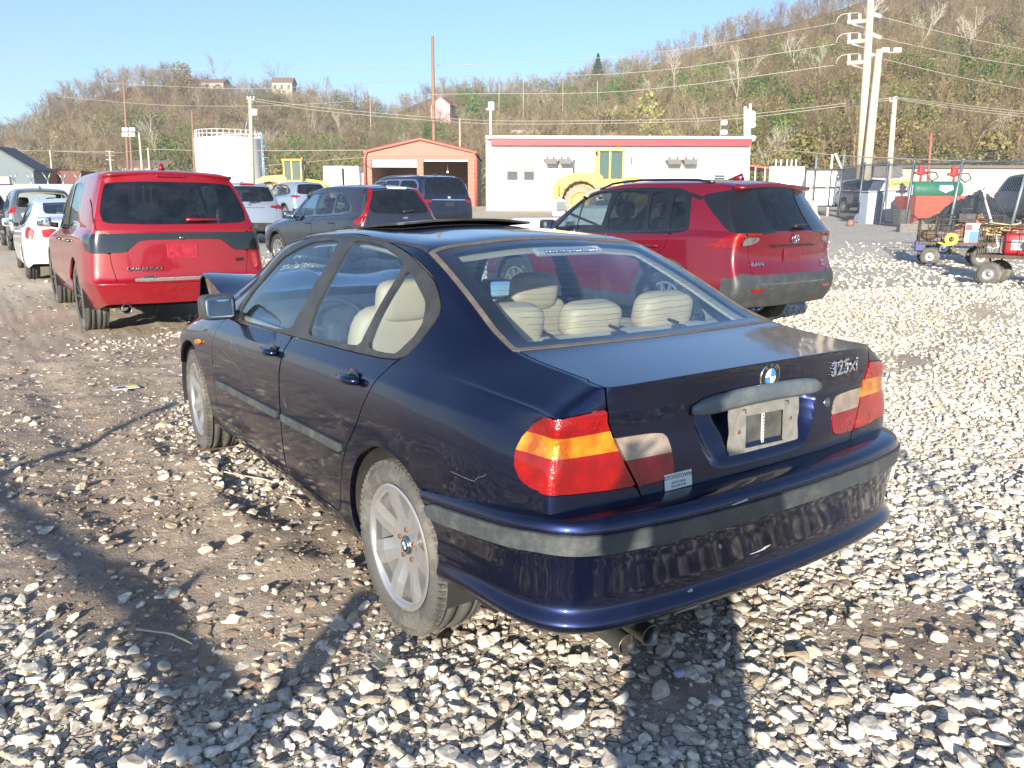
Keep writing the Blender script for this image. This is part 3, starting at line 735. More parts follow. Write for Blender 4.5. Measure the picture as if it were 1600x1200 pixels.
    b2 = MB(); b2.box((.0, -.005, -.004), (.170, .092, .004)); b2.build('backing', mat('backing_grey', (.065, .065, .06), .6, var=.5, scale=18), pf)
    b3 = MB(); b3.box((-.002, -.005, -.0005), (.010, .092, .003)); b3.build('label_strip', mat('dirty_white', (.55, .53, .48), .6), pf)
    b4 = MB()
    for q in range(9): b4.box((-.002, -.043+q*.0095, .0012), (.004, .004, .0008))
    b4.build('strip_marks', MATS['black_plastic'], pf)
    b5 = MB()
    for (a, b) in ((-.115, 0), (.115, .012)): b5.lathe([(0, .0095), (.005, .0095), (.0065, .007)], c=(a, b, 0), n=12)
    b5.build('screws', MATS['rust_steel'], pf)
    b6 = MB()
    for (a, b) in ((-.095, .062), (.095, .066)): b6.box((a, b, .008), (.016, .004, .003), bev=.001); b6.box((a+.006, b-.006, .008), (.004, .012, .003), bev=.001)
    b6.build('clips', MATS['chrome_dark'], pf)
    # roundel
    p0, n0 = surf_at(.022, .985); em = thing_part('roundel_badge', lo, True); em.matrix_local = face_m(Vector(p0)+Vector(n0)*.001, n0)
    roundel(em, .046)
    p0, n0 = surf_at(.50, .985); tx = text_obj('model_lettering', '325xi', .072, MATS['chrome'], lo, face_m(Vector(surf_at(.438, .966)[0])+Vector(surf_at(.438, .966)[1])*.003, surf_at(.438, .966)[1]) @ Matrix.Rotation(R(1.5), 4, 'Z'), .0022, bevel=.0012, sx=1.08)
    p0, n0 = surf_at(.355, .855); lk = MB(); u = Vector(n0); lk.lathe([(0, .004), (.011, .004), (.012, .002), (.017, .003), (.018, 0)], c=p0, axis=n0, n=24); lk.build('boot_lock', MATS['chrome_dark'], lo)
    p0, n0 = surf_at(-.372, .728); st = thing_part('dealer_sticker', lo, True); st.matrix_local = face_m(Vector(p0)+Vector(n0)*.0022, n0) @ Matrix.Rotation(R(1), 4, 'Z')
    s = MB(); s.box((0, 0, 0), (.105, .048, .0012), bev=.0005); s.build('sticker_film', mat('sticker_white', (.55, .62, .62), .45), st)
    for body, yy, sz in (('STOYSTOWN', .012, .0165), ('AUTO SALES', -.004, .0095), ('814-629-0140', -.015, .0095)):
        text_obj('sticker_text', body, sz, mat('ink_black', (.012, .013, .016), .6), st, Matrix.Translation((.0, yy, .0012)), .0002, sx=1.05)
    # lamps
    for sg in (-1, 1):
        tl = thing_part('tail_light', car)
        half = clip(S, .3-sg*S.V[:, 0])
        L = clip(half, lamp_outer(half, sg)); z = L.V[:, 2]; y = L.V[:, 1]; x = L.V[:, 0]*sg
        s = np.clip((x-.60)/.16, 0, 1); za = np.where(y < -.79, .898 - 0*s + .004*(1-s), .898-(y+.79)*.02); zl = np.where(y < -.79, .843 + .000*s, .843)
        up = clip(L, za - z); rest = clip(L, z - za); zz = rest.V[:, 2]
        am = clip(rest, .843-zz); lowp = clip(rest, zz-.843)
        panel('red_lens', up, MATS['lens_red'], tl, t=.012, off=.003); panel('amber_lens', am, MATS['lens_amber'], tl, t=.012, off=.003); panel('red_lens', lowp, MATS['lens_red'], tl, t=.012, off=.003)
        I = clip(half, lamp_inner(half, sg)); I = clip(I, lid(I)); zi = I.V[:, 2]
        it = thing_part('inner_tail_light', lo, True)
        panel('clear_lens', clip(I, .812-zi), MATS['lens_clear'], it, t=.012, off=.003); panel('rose_lens', clip(I, zi-.812), MATS['lens_rose'], it, t=.012, off=.003)
    # doors, glass, frames
    for sg in (-1, 1):
        sd = sideS(sg); q = YZ(sd)
        for nm, D in (('rear_door', ADOOR), ('front_door', FDOOR)):
            d = np.maximum(poly_sdf(q, D)+.0028, -np.where(sd.V[:, 2] > .84, poly_sdf(q, DLO), 1.))
            for A in (ARCHR, ARCHF): d = np.maximum(d, -arch_sdf(sd, *A))
            dr = panel(nm, clip(sd, d), PN, car, t=.014)
            # rub strip along the door
            ya, yb2 = (.385, 1.062) if nm == 'rear_door' else (1.112, 2.12)
            zc = lambda y: .593-.030*(y-.38)/.7 - 0*y
            zz = sd.V[:, 2]; zr = np.interp(sd.V[:, 1], [.2, 1.06, 2.1], [.597, .566, .532])
            d2 = np.maximum(np.abs(zz-zr)-.018, np.maximum(ya-sd.V[:, 1], sd.V[:, 1]-yb2))
            panel('rub_strip', clip(sd, d2), MATS['strip_grey'], dr, t=.012, off=.010)
            # handle: dished cup and bar
            hy, hz = (.30, .872) if nm == 'rear_door' else (1.195, .842)
            i = np.argmin((sd.V[:, 1]-hy)**2+(sd.V[:, 2]-hz)**2); p = sd.V[i]; nn = sd.N[i]
            h = thing_part('door_handle', dr, True)
            b = MB(); b.sbox((p[0]+nn[0]*.001, p[1]-.005, p[2]-.002), (.012, .095, .085), .9, 12); b.build('cup', MATS['gloss_black'], h)
            b = MB(); b.tube([(p[0]+sg*.006, p[1]-.065, p[2]+.003), (p[0]+sg*.026, p[1]-.045, p[2]+.003), (p[0]+sg*.034, p[1], p[2]+.001), (p[0]+sg*.032, p[1]+.06, p[2]), (p[0]+sg*.012, p[1]+.098, p[2]-.001)], [.013, .017, .018, .0165, .010], 12)
            b.build('grip', PN, h)
        # black window surround = window opening outline minus panes
        d = np.maximum(np.where(sd.V[:, 2] > .84, poly_sdf(q, DLO)+.004, 1.), -poly_sdf(q, GF)+.010); d = np.maximum(d, -poly_sdf(q, GR)+.009); d = np.maximum(d, -poly_sdf(q, GQ)+.008)
        gap = np.abs(q[:, 0]-(1.052-(q[:, 1]-.93)*.11))-.0025; d = np.maximum(d, -gap)
        panel('window_surround', clip(sd, d), MATS['trim_grey'], car, t=.018, off=.002)
        bar = clip(sd, np.abs(q[:, 0]-(1.052-(q[:, 1]-.93)*.11))-.006); bar = clip(bar, .93-bar.V[:, 2]); bar = clip(bar, bar.V[:, 2]-1.36); panel('pillar_gap', bar, MATS['dark_void'], car, t=0, off=-.008)
        for nm, G in (('front_door_glass', GF), ('rear_door_glass', GR), ('quarter_glass', GQ)):
            panel(nm, clip(sd, np.maximum(poly_sdf(q, G)-.014, .84-sd.V[:, 2])), MATS['glass_clear'], car, t=0, off=-.005)
    # rear screen: rubber, dark ceramic border, pane
    g = rear_glass(S, -.018); rg = clip(S, np.maximum(g, -(rear_glass(S, 0.)))); panel('rear_screen_seal', rg, mat('seal_brown', (.11, .095, .08), .55, dirt=(.24, .2, .16, .6), dscale=20), car, t=.01, off=.003)
    g0 = rear_glass(S, 0.); g1 = np.maximum(np.maximum(rwy(X)+.045-Y, Y-(rty(X)-.050)), (aX-(rail(Y)-.075))*.93)
    gl = thing_part('rear_screen', car)
    panel('ceramic_border', clip(S, np.maximum(g0, -g1)), mat('frit_black', (.010, .012, .016), .08, coat=1.), gl, t=0, off=-.002)
    pane = clip(S, np.maximum(g1-.002, .9-Z)); panel('pane', pane, MATS['glass_clear'], gl, t=0, off=-.002)
    b = MB()        # heater wires
    from_y = np.linspace(-.34, .14, 15)
    for yy in from_y:
        pts = []
        for xx in np.linspace(-.47, .47, 17):
            y2 = yy-.05*(1-(xx/.5)**2)
            i = np.argmin((pane.V[:, 0]-xx)**2+(pane.V[:, 1]-y2)**2); pts.append(pane.V[i]-pane.N[i]*.004)
        b.tube(pts, .0006, 3, False)
    b.build('heater_wires', mat('wire_brown', (.10, .07, .05), .6), gl)
    panel('windscreen', clip(S, front_glass(S, 0.)), MATS['glass_clear'], car, t=0, off=-.004)
    # roof moulding lines
    for sg in (-1, 1):
        rl = clip(S, np.maximum(np.abs(X*sg-(rail(Y)+.004))-.008, np.maximum(.262-Y, Y-1.70))); rl = clip(rl, 1.2-rl.V[:, 2]); rl = clip(rl, -sg*rl.V[:, 0])
        panel('roof_moulding', rl, MATS['trim_grey'], car, t=.004, off=.0035)
    # tilted sunroof panel
    srm = thing_part('sunroof', car)
    sr = clip(S, np.maximum(poly_sdf(XY(S), rounded([(-.40, .82), (.40, .82), (.40, 1.34), (-.40, 1.34)], 3, .12)), 1.2-Z))
    dsr = poly_sdf(XY(sr), rounded([(-.40, .82), (.40, .82), (.40, 1.34), (-.40, 1.34)], 3, .12))
    lift = lambda s, o=0: s.V.__setitem__((slice(None), 2), s.V[:, 2] + np.interp(s.V[:, 1], [.82, 1.34], [.031, .001])+o)
    a = clip(sr, dsr+.014); lift(a); panel('lid', a, PN, srm, t=.006)
    a = clip(sr, -(dsr+.014)); lift(a); panel('rubber_edge', a, MATS['black_plastic'], srm, t=.009)
    a = clip(sr, dsr-.0); a.V[:, 2] += .0015; panel('opening', a, MATS['dark_void'], srm, t=0)
    # bonnet, buckled upwards in the middle and torn at the nose
    H = clip(S, np.maximum(hoodf(S)+.003, -(2.3-Y)-9)); H = clip(H, H.V[:, 1]-3.30); H = clip(H, .62-H.V[:, 2])
    x, y, z = H.V.T; k = np.clip((y-2.40)/.70, 0, 1); f2 = np.clip((y-3.08)/.25, 0, 1)
    edge = np.clip((np.abs(x))/.70, 0, 1)
    dz = .225*k**1.25 - .34*f2**1.3 + .012*np.sin(x*9+1)*k + .03*(1-edge**2)*k*0
    dz += np.where(x < 0, .0, -.03*k)
    flat = (.0+.035*k)*(edge**3)      # crown lost at the rim
    H.V[:, 2] = z + dz + flat; H.V[:, 1] = y + (-.06)*k - .05*f2 + .02*np.sin(x*14)*f2; H.V[:, 0] = x*(1+.0*k)
    fn = np.cross(H.V[H.T[:, 1]]-H.V[H.T[:, 0]], H.V[H.T[:, 2]]-H.V[H.T[:, 0]]); NN = np.zeros_like(H.V)
    for kk in range(3): np.add.at(NN, H.T[:, kk], fn)
    H.N = NN/np.maximum(np.linalg.norm(NN, axis=1, keepdims=True), 1e-9); H.N *= np.sign(H.N[:, 2:3]+.2)
    ho = panel('bonnet', H, PN, car, t=.010)
    b = MB(); rr = random.Random(3)      # torn inner frame hanging under the corner
    pts = []
    for i in range(13):
        t = i/12; pts.append((t, rr.uniform(-.012, .012)))
    V = []; F = []
    for i, (t, jt) in enumerate(pts):
        yy = 3.04-.62*t; zz = 1.085-.150*t
        V += [(-.672+jt*.3, yy, zz-.008), (-.655+jt, yy-.01, zz-.045*(1-t)-.02+jt), (-.625+jt*2, yy-.02*rr.random(), zz-.17*(1-t)**.8-.03+jt*2), (-.58+jt*3, yy+.02, zz-.12*(1-t)-.02)]
    for i in range(12):
        for j in range(3): F.append((i*4+j, i*4+4+j, i*4+5+j, i*4+1+j))
    b.add(V, F, False); b.build('bonnet_inner_frame', mat('inner_panel', (.10, .08, .065), .6, var=.5, scale=22, dirt=(.02, .018, .016, .8), dscale=12), ho)
    # inner floor, firewall, engine void
    b = MB(); b.box((0, 1.37, .24), (1.40, 3.6, .07)); b.box((0, -.45, .58), (1.3, .5, .46)); b.box((0, 2.33, .62), (1.38, .06, .55)); b.box((0, 2.85, .5), (1.0, .8, .45)); b.build('underbody', MATS['dark_void'], car)
    for sg in (-1, 1):
        for (yc, zc, r) in (ARCHR, ARCHF):
            b = MB(); b.lathe([(r+.012, .50), (r+.012, .845)], c=(0, yc, zc), axis=(sg, 0, 0), n=40, a0=-.25, a1=math.pi+.25); b.lathe([(0, .50), (r+.012, .50)], c=(0, yc, zc), axis=(sg, 0, 0), n=40, a0=-.25, a1=math.pi+.25)
            b.build('wheel_arch_liner', mat('liner', (.02, .019, .018), .9, dirt=(.09, .075, .06, .6)), car)
    # --- bumper
    def contour():
        pts = [(.868, -.165), (.868, -.33), (.866, -.50), (.858, -.70), (.832, -.815), (.775, -.895), (.68, -.942), (.45, -.980), (.2, -.996), (0, -1.0)]
        c = pts + [(-x, y) for x, y in pts[-2::-1]]
        return c
    C0 = contour(); Cs = []
    for i in range(len(C0)-1):
        p0 = C0[max(i-1, 0)]; p1 = C0[i]; p2 = C0[i+1]; p3 = C0[min(i+2, len(C0)-1)]
        for s in range(24):
            t = s/24; Cs.append(tuple(.5*((2*b)+(-a+c)*t+(2*a-5*b+4*c-d)*t*t+(-a+3*b-3*c+d)*t**3) for a, b, c, d in zip(p0, p1, p2, p3)))
    Cs.append(C0[-1]); Cs = np.array(Cs); ar = np.concatenate([[0], np.cumsum(np.hypot(*np.diff(Cs, axis=0).T))]); ue = np.linspace(0, ar[-1], 321); Cs = np.stack([np.interp(ue, ar, Cs[:, 0]), np.interp(ue, ar, Cs[:, 1])], 1)
    kk_ = np.exp(-(np.arange(-12, 13)/5.5)**2); kk_ /= kk_.sum(); e0, e1 = Cs[0].copy(), Cs[-1].copy(); pad = np.concatenate([2*e0-Cs[12:0:-1], Cs, 2*e1-Cs[-2:-14:-1]]); Cs = np.stack([np.convolve(pad[:, 0], kk_, 'valid'), np.convolve(pad[:, 1], kk_, 'valid')], 1); tg = np.gradient(Cs, axis=0); nm = np.stack([tg[:, 1], -tg[:, 0]], 1); nm /= np.linalg.norm(nm, axis=1, keepdims=True)
    if nm[0, 0] < 0: nm = -nm
    prof = [(-.105, .684), (-.07, .683), (-.030, .678), (-.008, .668), (0, .652), (.002, .640), (-.001, .632), (-.004, .575), (-.006, .568), (-.009, .555), (-.013, .525), (-.018, .49), (-.023, .45), (-.026, .415), (-.024, .390), (-.012, .374), (-.002, .362), (.001, .352), (-.006, .338), (-.022, .326), (-.050, .318), (-.11, .306)]
    pf2 = np.array(prof); pf2[:, 1] = np.interp(pf2[:, 1], [.306, .374, .573, .633, .684], [.335, .410, .598, .652, .702]); tt = np.linspace(0, 1, len(pf2)); t2 = np.linspace(0, 1, 81); pr = np.stack([np.interp(t2, tt, pf2[:, 0]), np.interp(t2, tt, pf2[:, 1])], 1)
    ker = np.array([1, 2, 3, 2, 1])/9.
    for k in range(2): pr = np.stack([np.convolve(np.pad(pr[:, k_], 2, mode='edge'), ker, 'valid') if True else 0 for k_ in range(2)], 1) if k == 0 else pr
    nC, nP = len(Cs), len(pr); s = np.linspace(-1, 1, nC)
    low_lift = .10*np.clip((np.abs(s)-.72)/.28, 0, 1)**1.5
    V = np.zeros((nC, nP, 3))
    for j, (o, z) in enumerate(pr):
        o = o + .022*np.clip((np.abs(s)-.60)/.25, 0, 1)*math.exp(-((z-.45)/.06)**2); V[:, j, 0] = Cs[:, 0]+nm[:, 0]*o; V[:, j, 1] = Cs[:, 1]+nm[:, 1]*o; V[:, j, 2] = z + np.where(z < .56, -low_lift*(.56-z)/.22, 0)*.75
    ii = np.arange(nC*nP).reshape(nC, nP); Qd = np.stack([ii[:-1, :-1], ii[:-1, 1:], ii[1:, 1:], ii[1:, :-1]], -1).reshape(-1, 4)
    V[..., 2] -= .085*np.clip((V[..., 1]+.82)/.62, 0, 1)*np.clip((V[..., 2]-.42)/.12, 0, 1)
    V = V.reshape(-1, 3); T = np.concatenate([Qd[:, [0, 1, 2]], Qd[:, [0, 2, 3]]]); fn = np.cross(V[T[:, 1]]-V[T[:, 0]], V[T[:, 2]]-V[T[:, 0]]); NN = np.zeros_like(V)
    for k in range(3): np.add.at(NN, T[:, k], fn)
    NN /= np.maximum(np.linalg.norm(NN, axis=1, keepdims=True), 1e-12)
    cen = np.array([0, -.3, .45]); sgn = np.sign(((V-cen)*NN).sum(1).mean()); NN *= sgn
    if sgn < 0: T = T[:, ::-1]
    BS = Surf(V, NN, T)
    BS = clip(BS, -np.where(np.abs(BS.V[:, 0]) > .5, arch_sdf(BS, -.005, .325, .358), 1.))
    bo = panel('rear_bumper', BS, PN, car, t=.012)
        # rounded ends of the strip
    dst = np.maximum(np.abs(BS.V[:, 2]+.085*np.clip((BS.V[:, 1]+.82)/.62, 0, 1)-.627)-.028*np.sqrt(np.clip((-.275-BS.V[:, 1])/.06, 0, 1)), -1)
    dst = np.where(BS.V[:, 1] > -.275, 1., dst)
    panel('bumper_strip', clip(BS, dst), MATS['strip_grey'], bo, t=.012, off=.008)
    # chips of missing paint
    def chip(poly, seed):
        rr = random.Random(seed); P2 = []
        for i, p in enumerate(poly): P2.append((p[0]+rr.uniform(-.003, .003), p[1]+rr.uniform(-.002, .002)))
        c = clip(BS, np.where(BS.V[:, 1] < -.8, poly_sdf(XZ(BS), P2)+.0025*(fbm(BS.V[:, 0]*120, BS.V[:, 2]*120, 2)-.47), 1.))
        panel('paint_chip', c, mat('primer', (.36, .40, .41), .6), bo, t=0, off=.0012)
    for k, pl in enumerate([[(-.445, .372), (-.38, .378), (-.355, .374), (-.37, .356), (-.41, .349), (-.45, .352)], [(-.05, .376), (.05, .380), (.08, .375), (.02, .367), (-.05, .366)], [(-.285, .535), (-.275, .548), (-.268, .530), (-.274, .515)], [(-.135, .47), (-.05, .482), (-.02, .478), (-.09, .468)], [(-.262, .664), (-.19, .670), (-.185, .664), (-.25, .659)], [(-.40, .415), (-.375, .422), (-.372, .414)]]): chip(pl, k)
    # front bumper shell, torn and short
    b = MB(); b.box((0, 3.28, .45), (1.2, .12, .30), rotm(x=8), bev=.04); b.box((.1, 3.30, .62), (1.25, .05, .05), rotm(y=3)); b.build('front_end', mat('front_dark', (.03, .03, .035), .6, dirt=(.15, .12, .1, .7)), car)
    # orange side marker knocked loose on the wing
    b = MB(); b.sbox((-.872, 2.475, .715), (.022, .095, .030), .6, 10, rotm(x=-12, z=8)); b.build('side_marker', MATS['lens_orange'], car)
    # mirror
    for sg in (-1, 1):
        m = thing_part('door_mirror', car)
        b = MB(); b.sbox((sg*.885, 1.955, .975), (.178, .115, .134), .42, 18, rotm(z=-8*sg)); b.build('housing', MATS['grey_plastic'], m)
        b = MB(); b.sbox((sg*.885, 1.897, .976), (.150, .014, .106), .28, 16, rotm(z=-9*sg, x=-5)); b.build('mirror_pane', MATS['mirror_glass'], m)
        b = MB(); b.sbox((sg*.885, 1.902, .976), (.165, .014, .120), .30, 16, rotm(z=-9*sg, x=-3)); b.build('pane_bezel', MATS['black_plastic'], m)
        b = MB(); b.tube([(sg*.775, 1.955, .915), (sg*.80, 1.965, .925), (sg*.84, 1.97, .945)], [.035, .03, .028], 10); b.build('mirror_arm', MATS['black_plastic'], m)
    # wheels
    def emb(wp, off):
        e = bpy.data.objects.new('roundel_badge', None); col.objects.link(e); e.parent = wp; e.matrix_local = face_m((off+.001, 0, 0), (1, 0, 0)); roundel(e, .026)
        # sub-part level: flatten under the wheel
        for c in list(e.children):
            mw = e.matrix_local @ c.matrix_local; c.parent = wp; c.matrix_local = mw
        bpy.data.objects.remove(e)
    for sg in (-1, 1):
        wheel(car, sg*.742, 0, .312, .3165, .226, .205, 7, 'broad', MATS['alloy'], MATS['rubber_muddy'], sg, emblem=emb if sg < 0 else None, camber=0)
        wheel(car, sg*.752, 2.725, .312, .3165, .226, .205, 7, 'broad', MATS['alloy'], MATS['rubber_muddy'], sg, steer=R(-4) if sg < 0 else R(-4))
    # exhaust
    b = MB()
    for xx, yy in ((-.545, -.86), (-.452, -.86)): b.lathe([(.031, -.22), (.031, .0), (.034, .004), (.030, .004), (.027, -.02), (.026, -.15)], c=(xx, yy-.025, .262), axis=(0, -1, -.05), n=24)
    b.build('exhaust_tips', mat('exhaust_steel', (.20, .19, .17), .4, .8, dirt=(.1, .08, .06, .7), dscale=20), car)
    b = MB(); b.sbox((-.42, -.60, .40), (.5, .36, .15), .5, 12); b.build('silencer', mat('silencer_metal', (.12, .11, .10), .6, .6), car)
    # --- cabin
    for nm, xx, yy in (('front_seat', -.36, 1.02), ('front_seat', .36, 1.02)):
        s = thing_part(nm, car)
        b = MB(); b.sbox((xx, yy+.22, .47), (.50, .52, .16), .45); b.build('seat_cushion', MATS['beige_seat'], s)
        b = MB(); b.sbox((xx, yy-.10, .76), (.48, .15, .62), .45, rot=rotm(x=13)); b.build('seat_back', MATS['beige_seat'], s)
        b = MB(); b.sbox((xx, yy-.20, 1.085), (.27, .105, .19), .55, rot=rotm(x=9)); b.build('headrest', MATS['beige_seat'], s)
        b = MB(); [b.cyl((xx+q, yy-.185, 1.0), (xx+q, yy-.195, 1.09), .006, 8) for q in (-.06, .06)]; b.build('headrest_posts', MATS['chrome'], s)
    s = thing_part('rear_bench', car)
    b = MB(); b.sbox((0, .42, .50), (1.28, .50, .20), .4); b.build('seat_cushion', MATS['beige_seat'], s)
    b = MB(); b.sbox((0, .055, .72), (1.30, .17, .60), .4, rot=rotm(x=18)); b.build('seat_back', MATS['beige_seat'], s)
    for xx, ww, hh in ((-.39, .29, .165), (.0, .27, .145), (.39, .29, .165)):
        b = MB(); b.sbox((xx, -.045, 1.035+hh*.25), (ww, .12, hh), .55, rot=rotm(x=14)); b.build('headrest', MATS['beige_seat'], s)
    b = MB(); b.box((0, -.24, 1.012), (1.16, .36, .03), bev=.01); b.build('parcel_shelf', mat('shelf_pale', (.62, .58, .48), .7, var=.05), car)
    b = MB()
    for xx in (-.30, .02, .34): b.box((xx, -.19, 1.034), (.055, .035, .012), bev=.004); b.tube([(xx+.01, -.17, 1.03), (xx+.035, -.15, 1.042), (xx+.03, -.10, 1.05)], .006, 6)
    b.build('belt_guides', MATS['black_plastic'], car)
    b = MB(); b.sbox((0, 2.02, .84), (1.42, .55, .26), .4, 16); b.box((0, 1.5, .50), (.22, .9, .2), bev=.03); b.build('dashboard', MATS['charcoal_trim'], car)
    b = MB(); c = Vector((-.36, 1.60, .84)); ax = Vector((0, -.92, .42)).normalized()
    u, v, d = frame_of(ax); ring = [tuple(np.array(c)+.185*(math.cos(a)*u+math.sin(a)*v)) for a in np.linspace(0, 2*math.pi, 41)]
    b.tube(ring, .014, 8, False); b.sbox(tuple(c), (.12, .05, .12), .7)
    for a in (.3, 2.84, -1.57): b.tube([tuple(c), tuple(np.array(c)+.18*(math.cos(a)*u+math.sin(a)*v))], .012, 6)
    b.build('steering_wheel', MATS['charcoal_trim'], car)
    b = MB(); b.sbox((0, 1.58, 1.25), (.25, .03, .075), .4); b.tube([(0, 1.6, 1.26), (0, 1.66, 1.33)], .01, 6); b.build('rear_view_mirror', MATS['charcoal_trim'], car)
    # third brake light hung under the roof
    b = MB(); b.box((.06, .175, 1.322), (.34, .05, .022), rotm(x=24), bev=.008); bl = b.build('high_brake_light', mat('brake_lens', (.40, .38, .36), .2, coat=1.), car)
    b = MB()
    for i in range(16): b.sbox((-.07+i*.0173, .152, 1.324), (.013, .02, .014), .8, 6)
    b.build('bulb_row', MATS['chrome'], bl)
    # inner trim: pillars and roof lining, the skin set 30 mm inwards
    It = clip(S, np.maximum(np.maximum(.90-Z, Y-2.1), -.40-Y)); d = -np.where(np.abs(It.V[:, 0]) > .33, poly_sdf(YZ(It), DLO)+.02, 1.); It = clip(It, d)
    g1 = np.maximum(np.maximum(rwy(It.V[:, 0])-It.V[:, 1], It.V[:, 1]-(rty(It.V[:, 0])-.05)), (np.abs(It.V[:, 0])-(rail(It.V[:, 1])-.075))*.93); It = clip(It, -g1)
    g2 = front_glass(It, .03); It = clip(It, -g2)
    panel('roof_lining', It, MATS['beige_trim'], car, t=.01, off=-.034)
    # door cards
    for sg in (-1, 1):
        b = MB(); b.box((sg*.755, 1.25, .66), (.05, 1.72, .52), rotm(y=-sg*3), bev=.02); b.box((sg*.72, 1.45, .74), (.06, .55, .05), bev=.02); b.box((sg*.72, .55, .74), (.06, .45, .05), bev=.02); b.build('door_card', MATS['beige_trim'], car)
    sd = sideS(-1)      # fine scratches on the wing and front door
    for pl in [[(1.90, .825), (1.86, .80), (1.84, .76)], [(1.82, .80), (1.72, .765)], [(1.62, .80), (1.55, .785)], [(2.0, .735), (1.8, .70), (1.6, .665)], [(1.42, .84), (1.35, .855)], [(1.02, .66), (1.0, .62)], [(-.42, .715), (-.52, .71), (-.58, .745)]]:
        pts = []
        for j in range(len(pl)-1):
            for t in np.linspace(0, 1, 6):
                a = np.array(pl[j])*(1-t)+np.array(pl[j+1])*t; i = np.argmin((sd.V[:, 1]-a[0])**2+(sd.V[:, 2]-a[1])**2); pts.append(sd.V[i]+sd.N[i]*.0002)
        b = MB(); b.tube(pts, .0006, 4, False); b.build('scratch', mat('scratch', (.20, .19, .19), .5), car)
    return car
def thing_part(name, parent, sub=False):
    o = bpy.data.objects.new(name, None); col.objects.link(o); o.parent = parent; o.empty_display_size = .05; return o
def roundel(e, r):
    b = MB(); b.lathe([(0, .002), (r*.96, .002), (r, .0012), (r, -.002)], n=48); b.build('badge_rim', MATS['chrome'], e)
    b = MB(); b.lathe([(r*.60, .0026), (r*.92, .0026)], n=48); b.build('badge_ring', MATS['gloss_black'], e)
    for k, m in enumerate((mat('badge_blue', (.02, .22, .50), .3, coat=1.), mat('badge_white', (.75, .77, .78), .3, coat=1.))):
        b = MB()
        for q in (k, k+2):
            a0 = q*math.pi/2; V = [(0, 0, .0028)]+[(r*.56*math.cos(a0+t), r*.56*math.sin(a0+t), .0028) for t in np.linspace(0, math.pi/2, 12)]
            b.add(V, [(0, i, i+1) for i in range(1, 12)])
        b.build('badge_quarters', m, e)
    for ch, a in (('B', 128), ('M', 90), ('W', 52)):
        a = R(a); text_obj('badge_letter', ch, r*.36, MATS['chrome'], e, Matrix.Translation((r*.76*math.cos(a), r*.76*math.sin(a), .0027)) @ Matrix.Rotation(a-math.pi/2, 4, 'Z'), .0004)
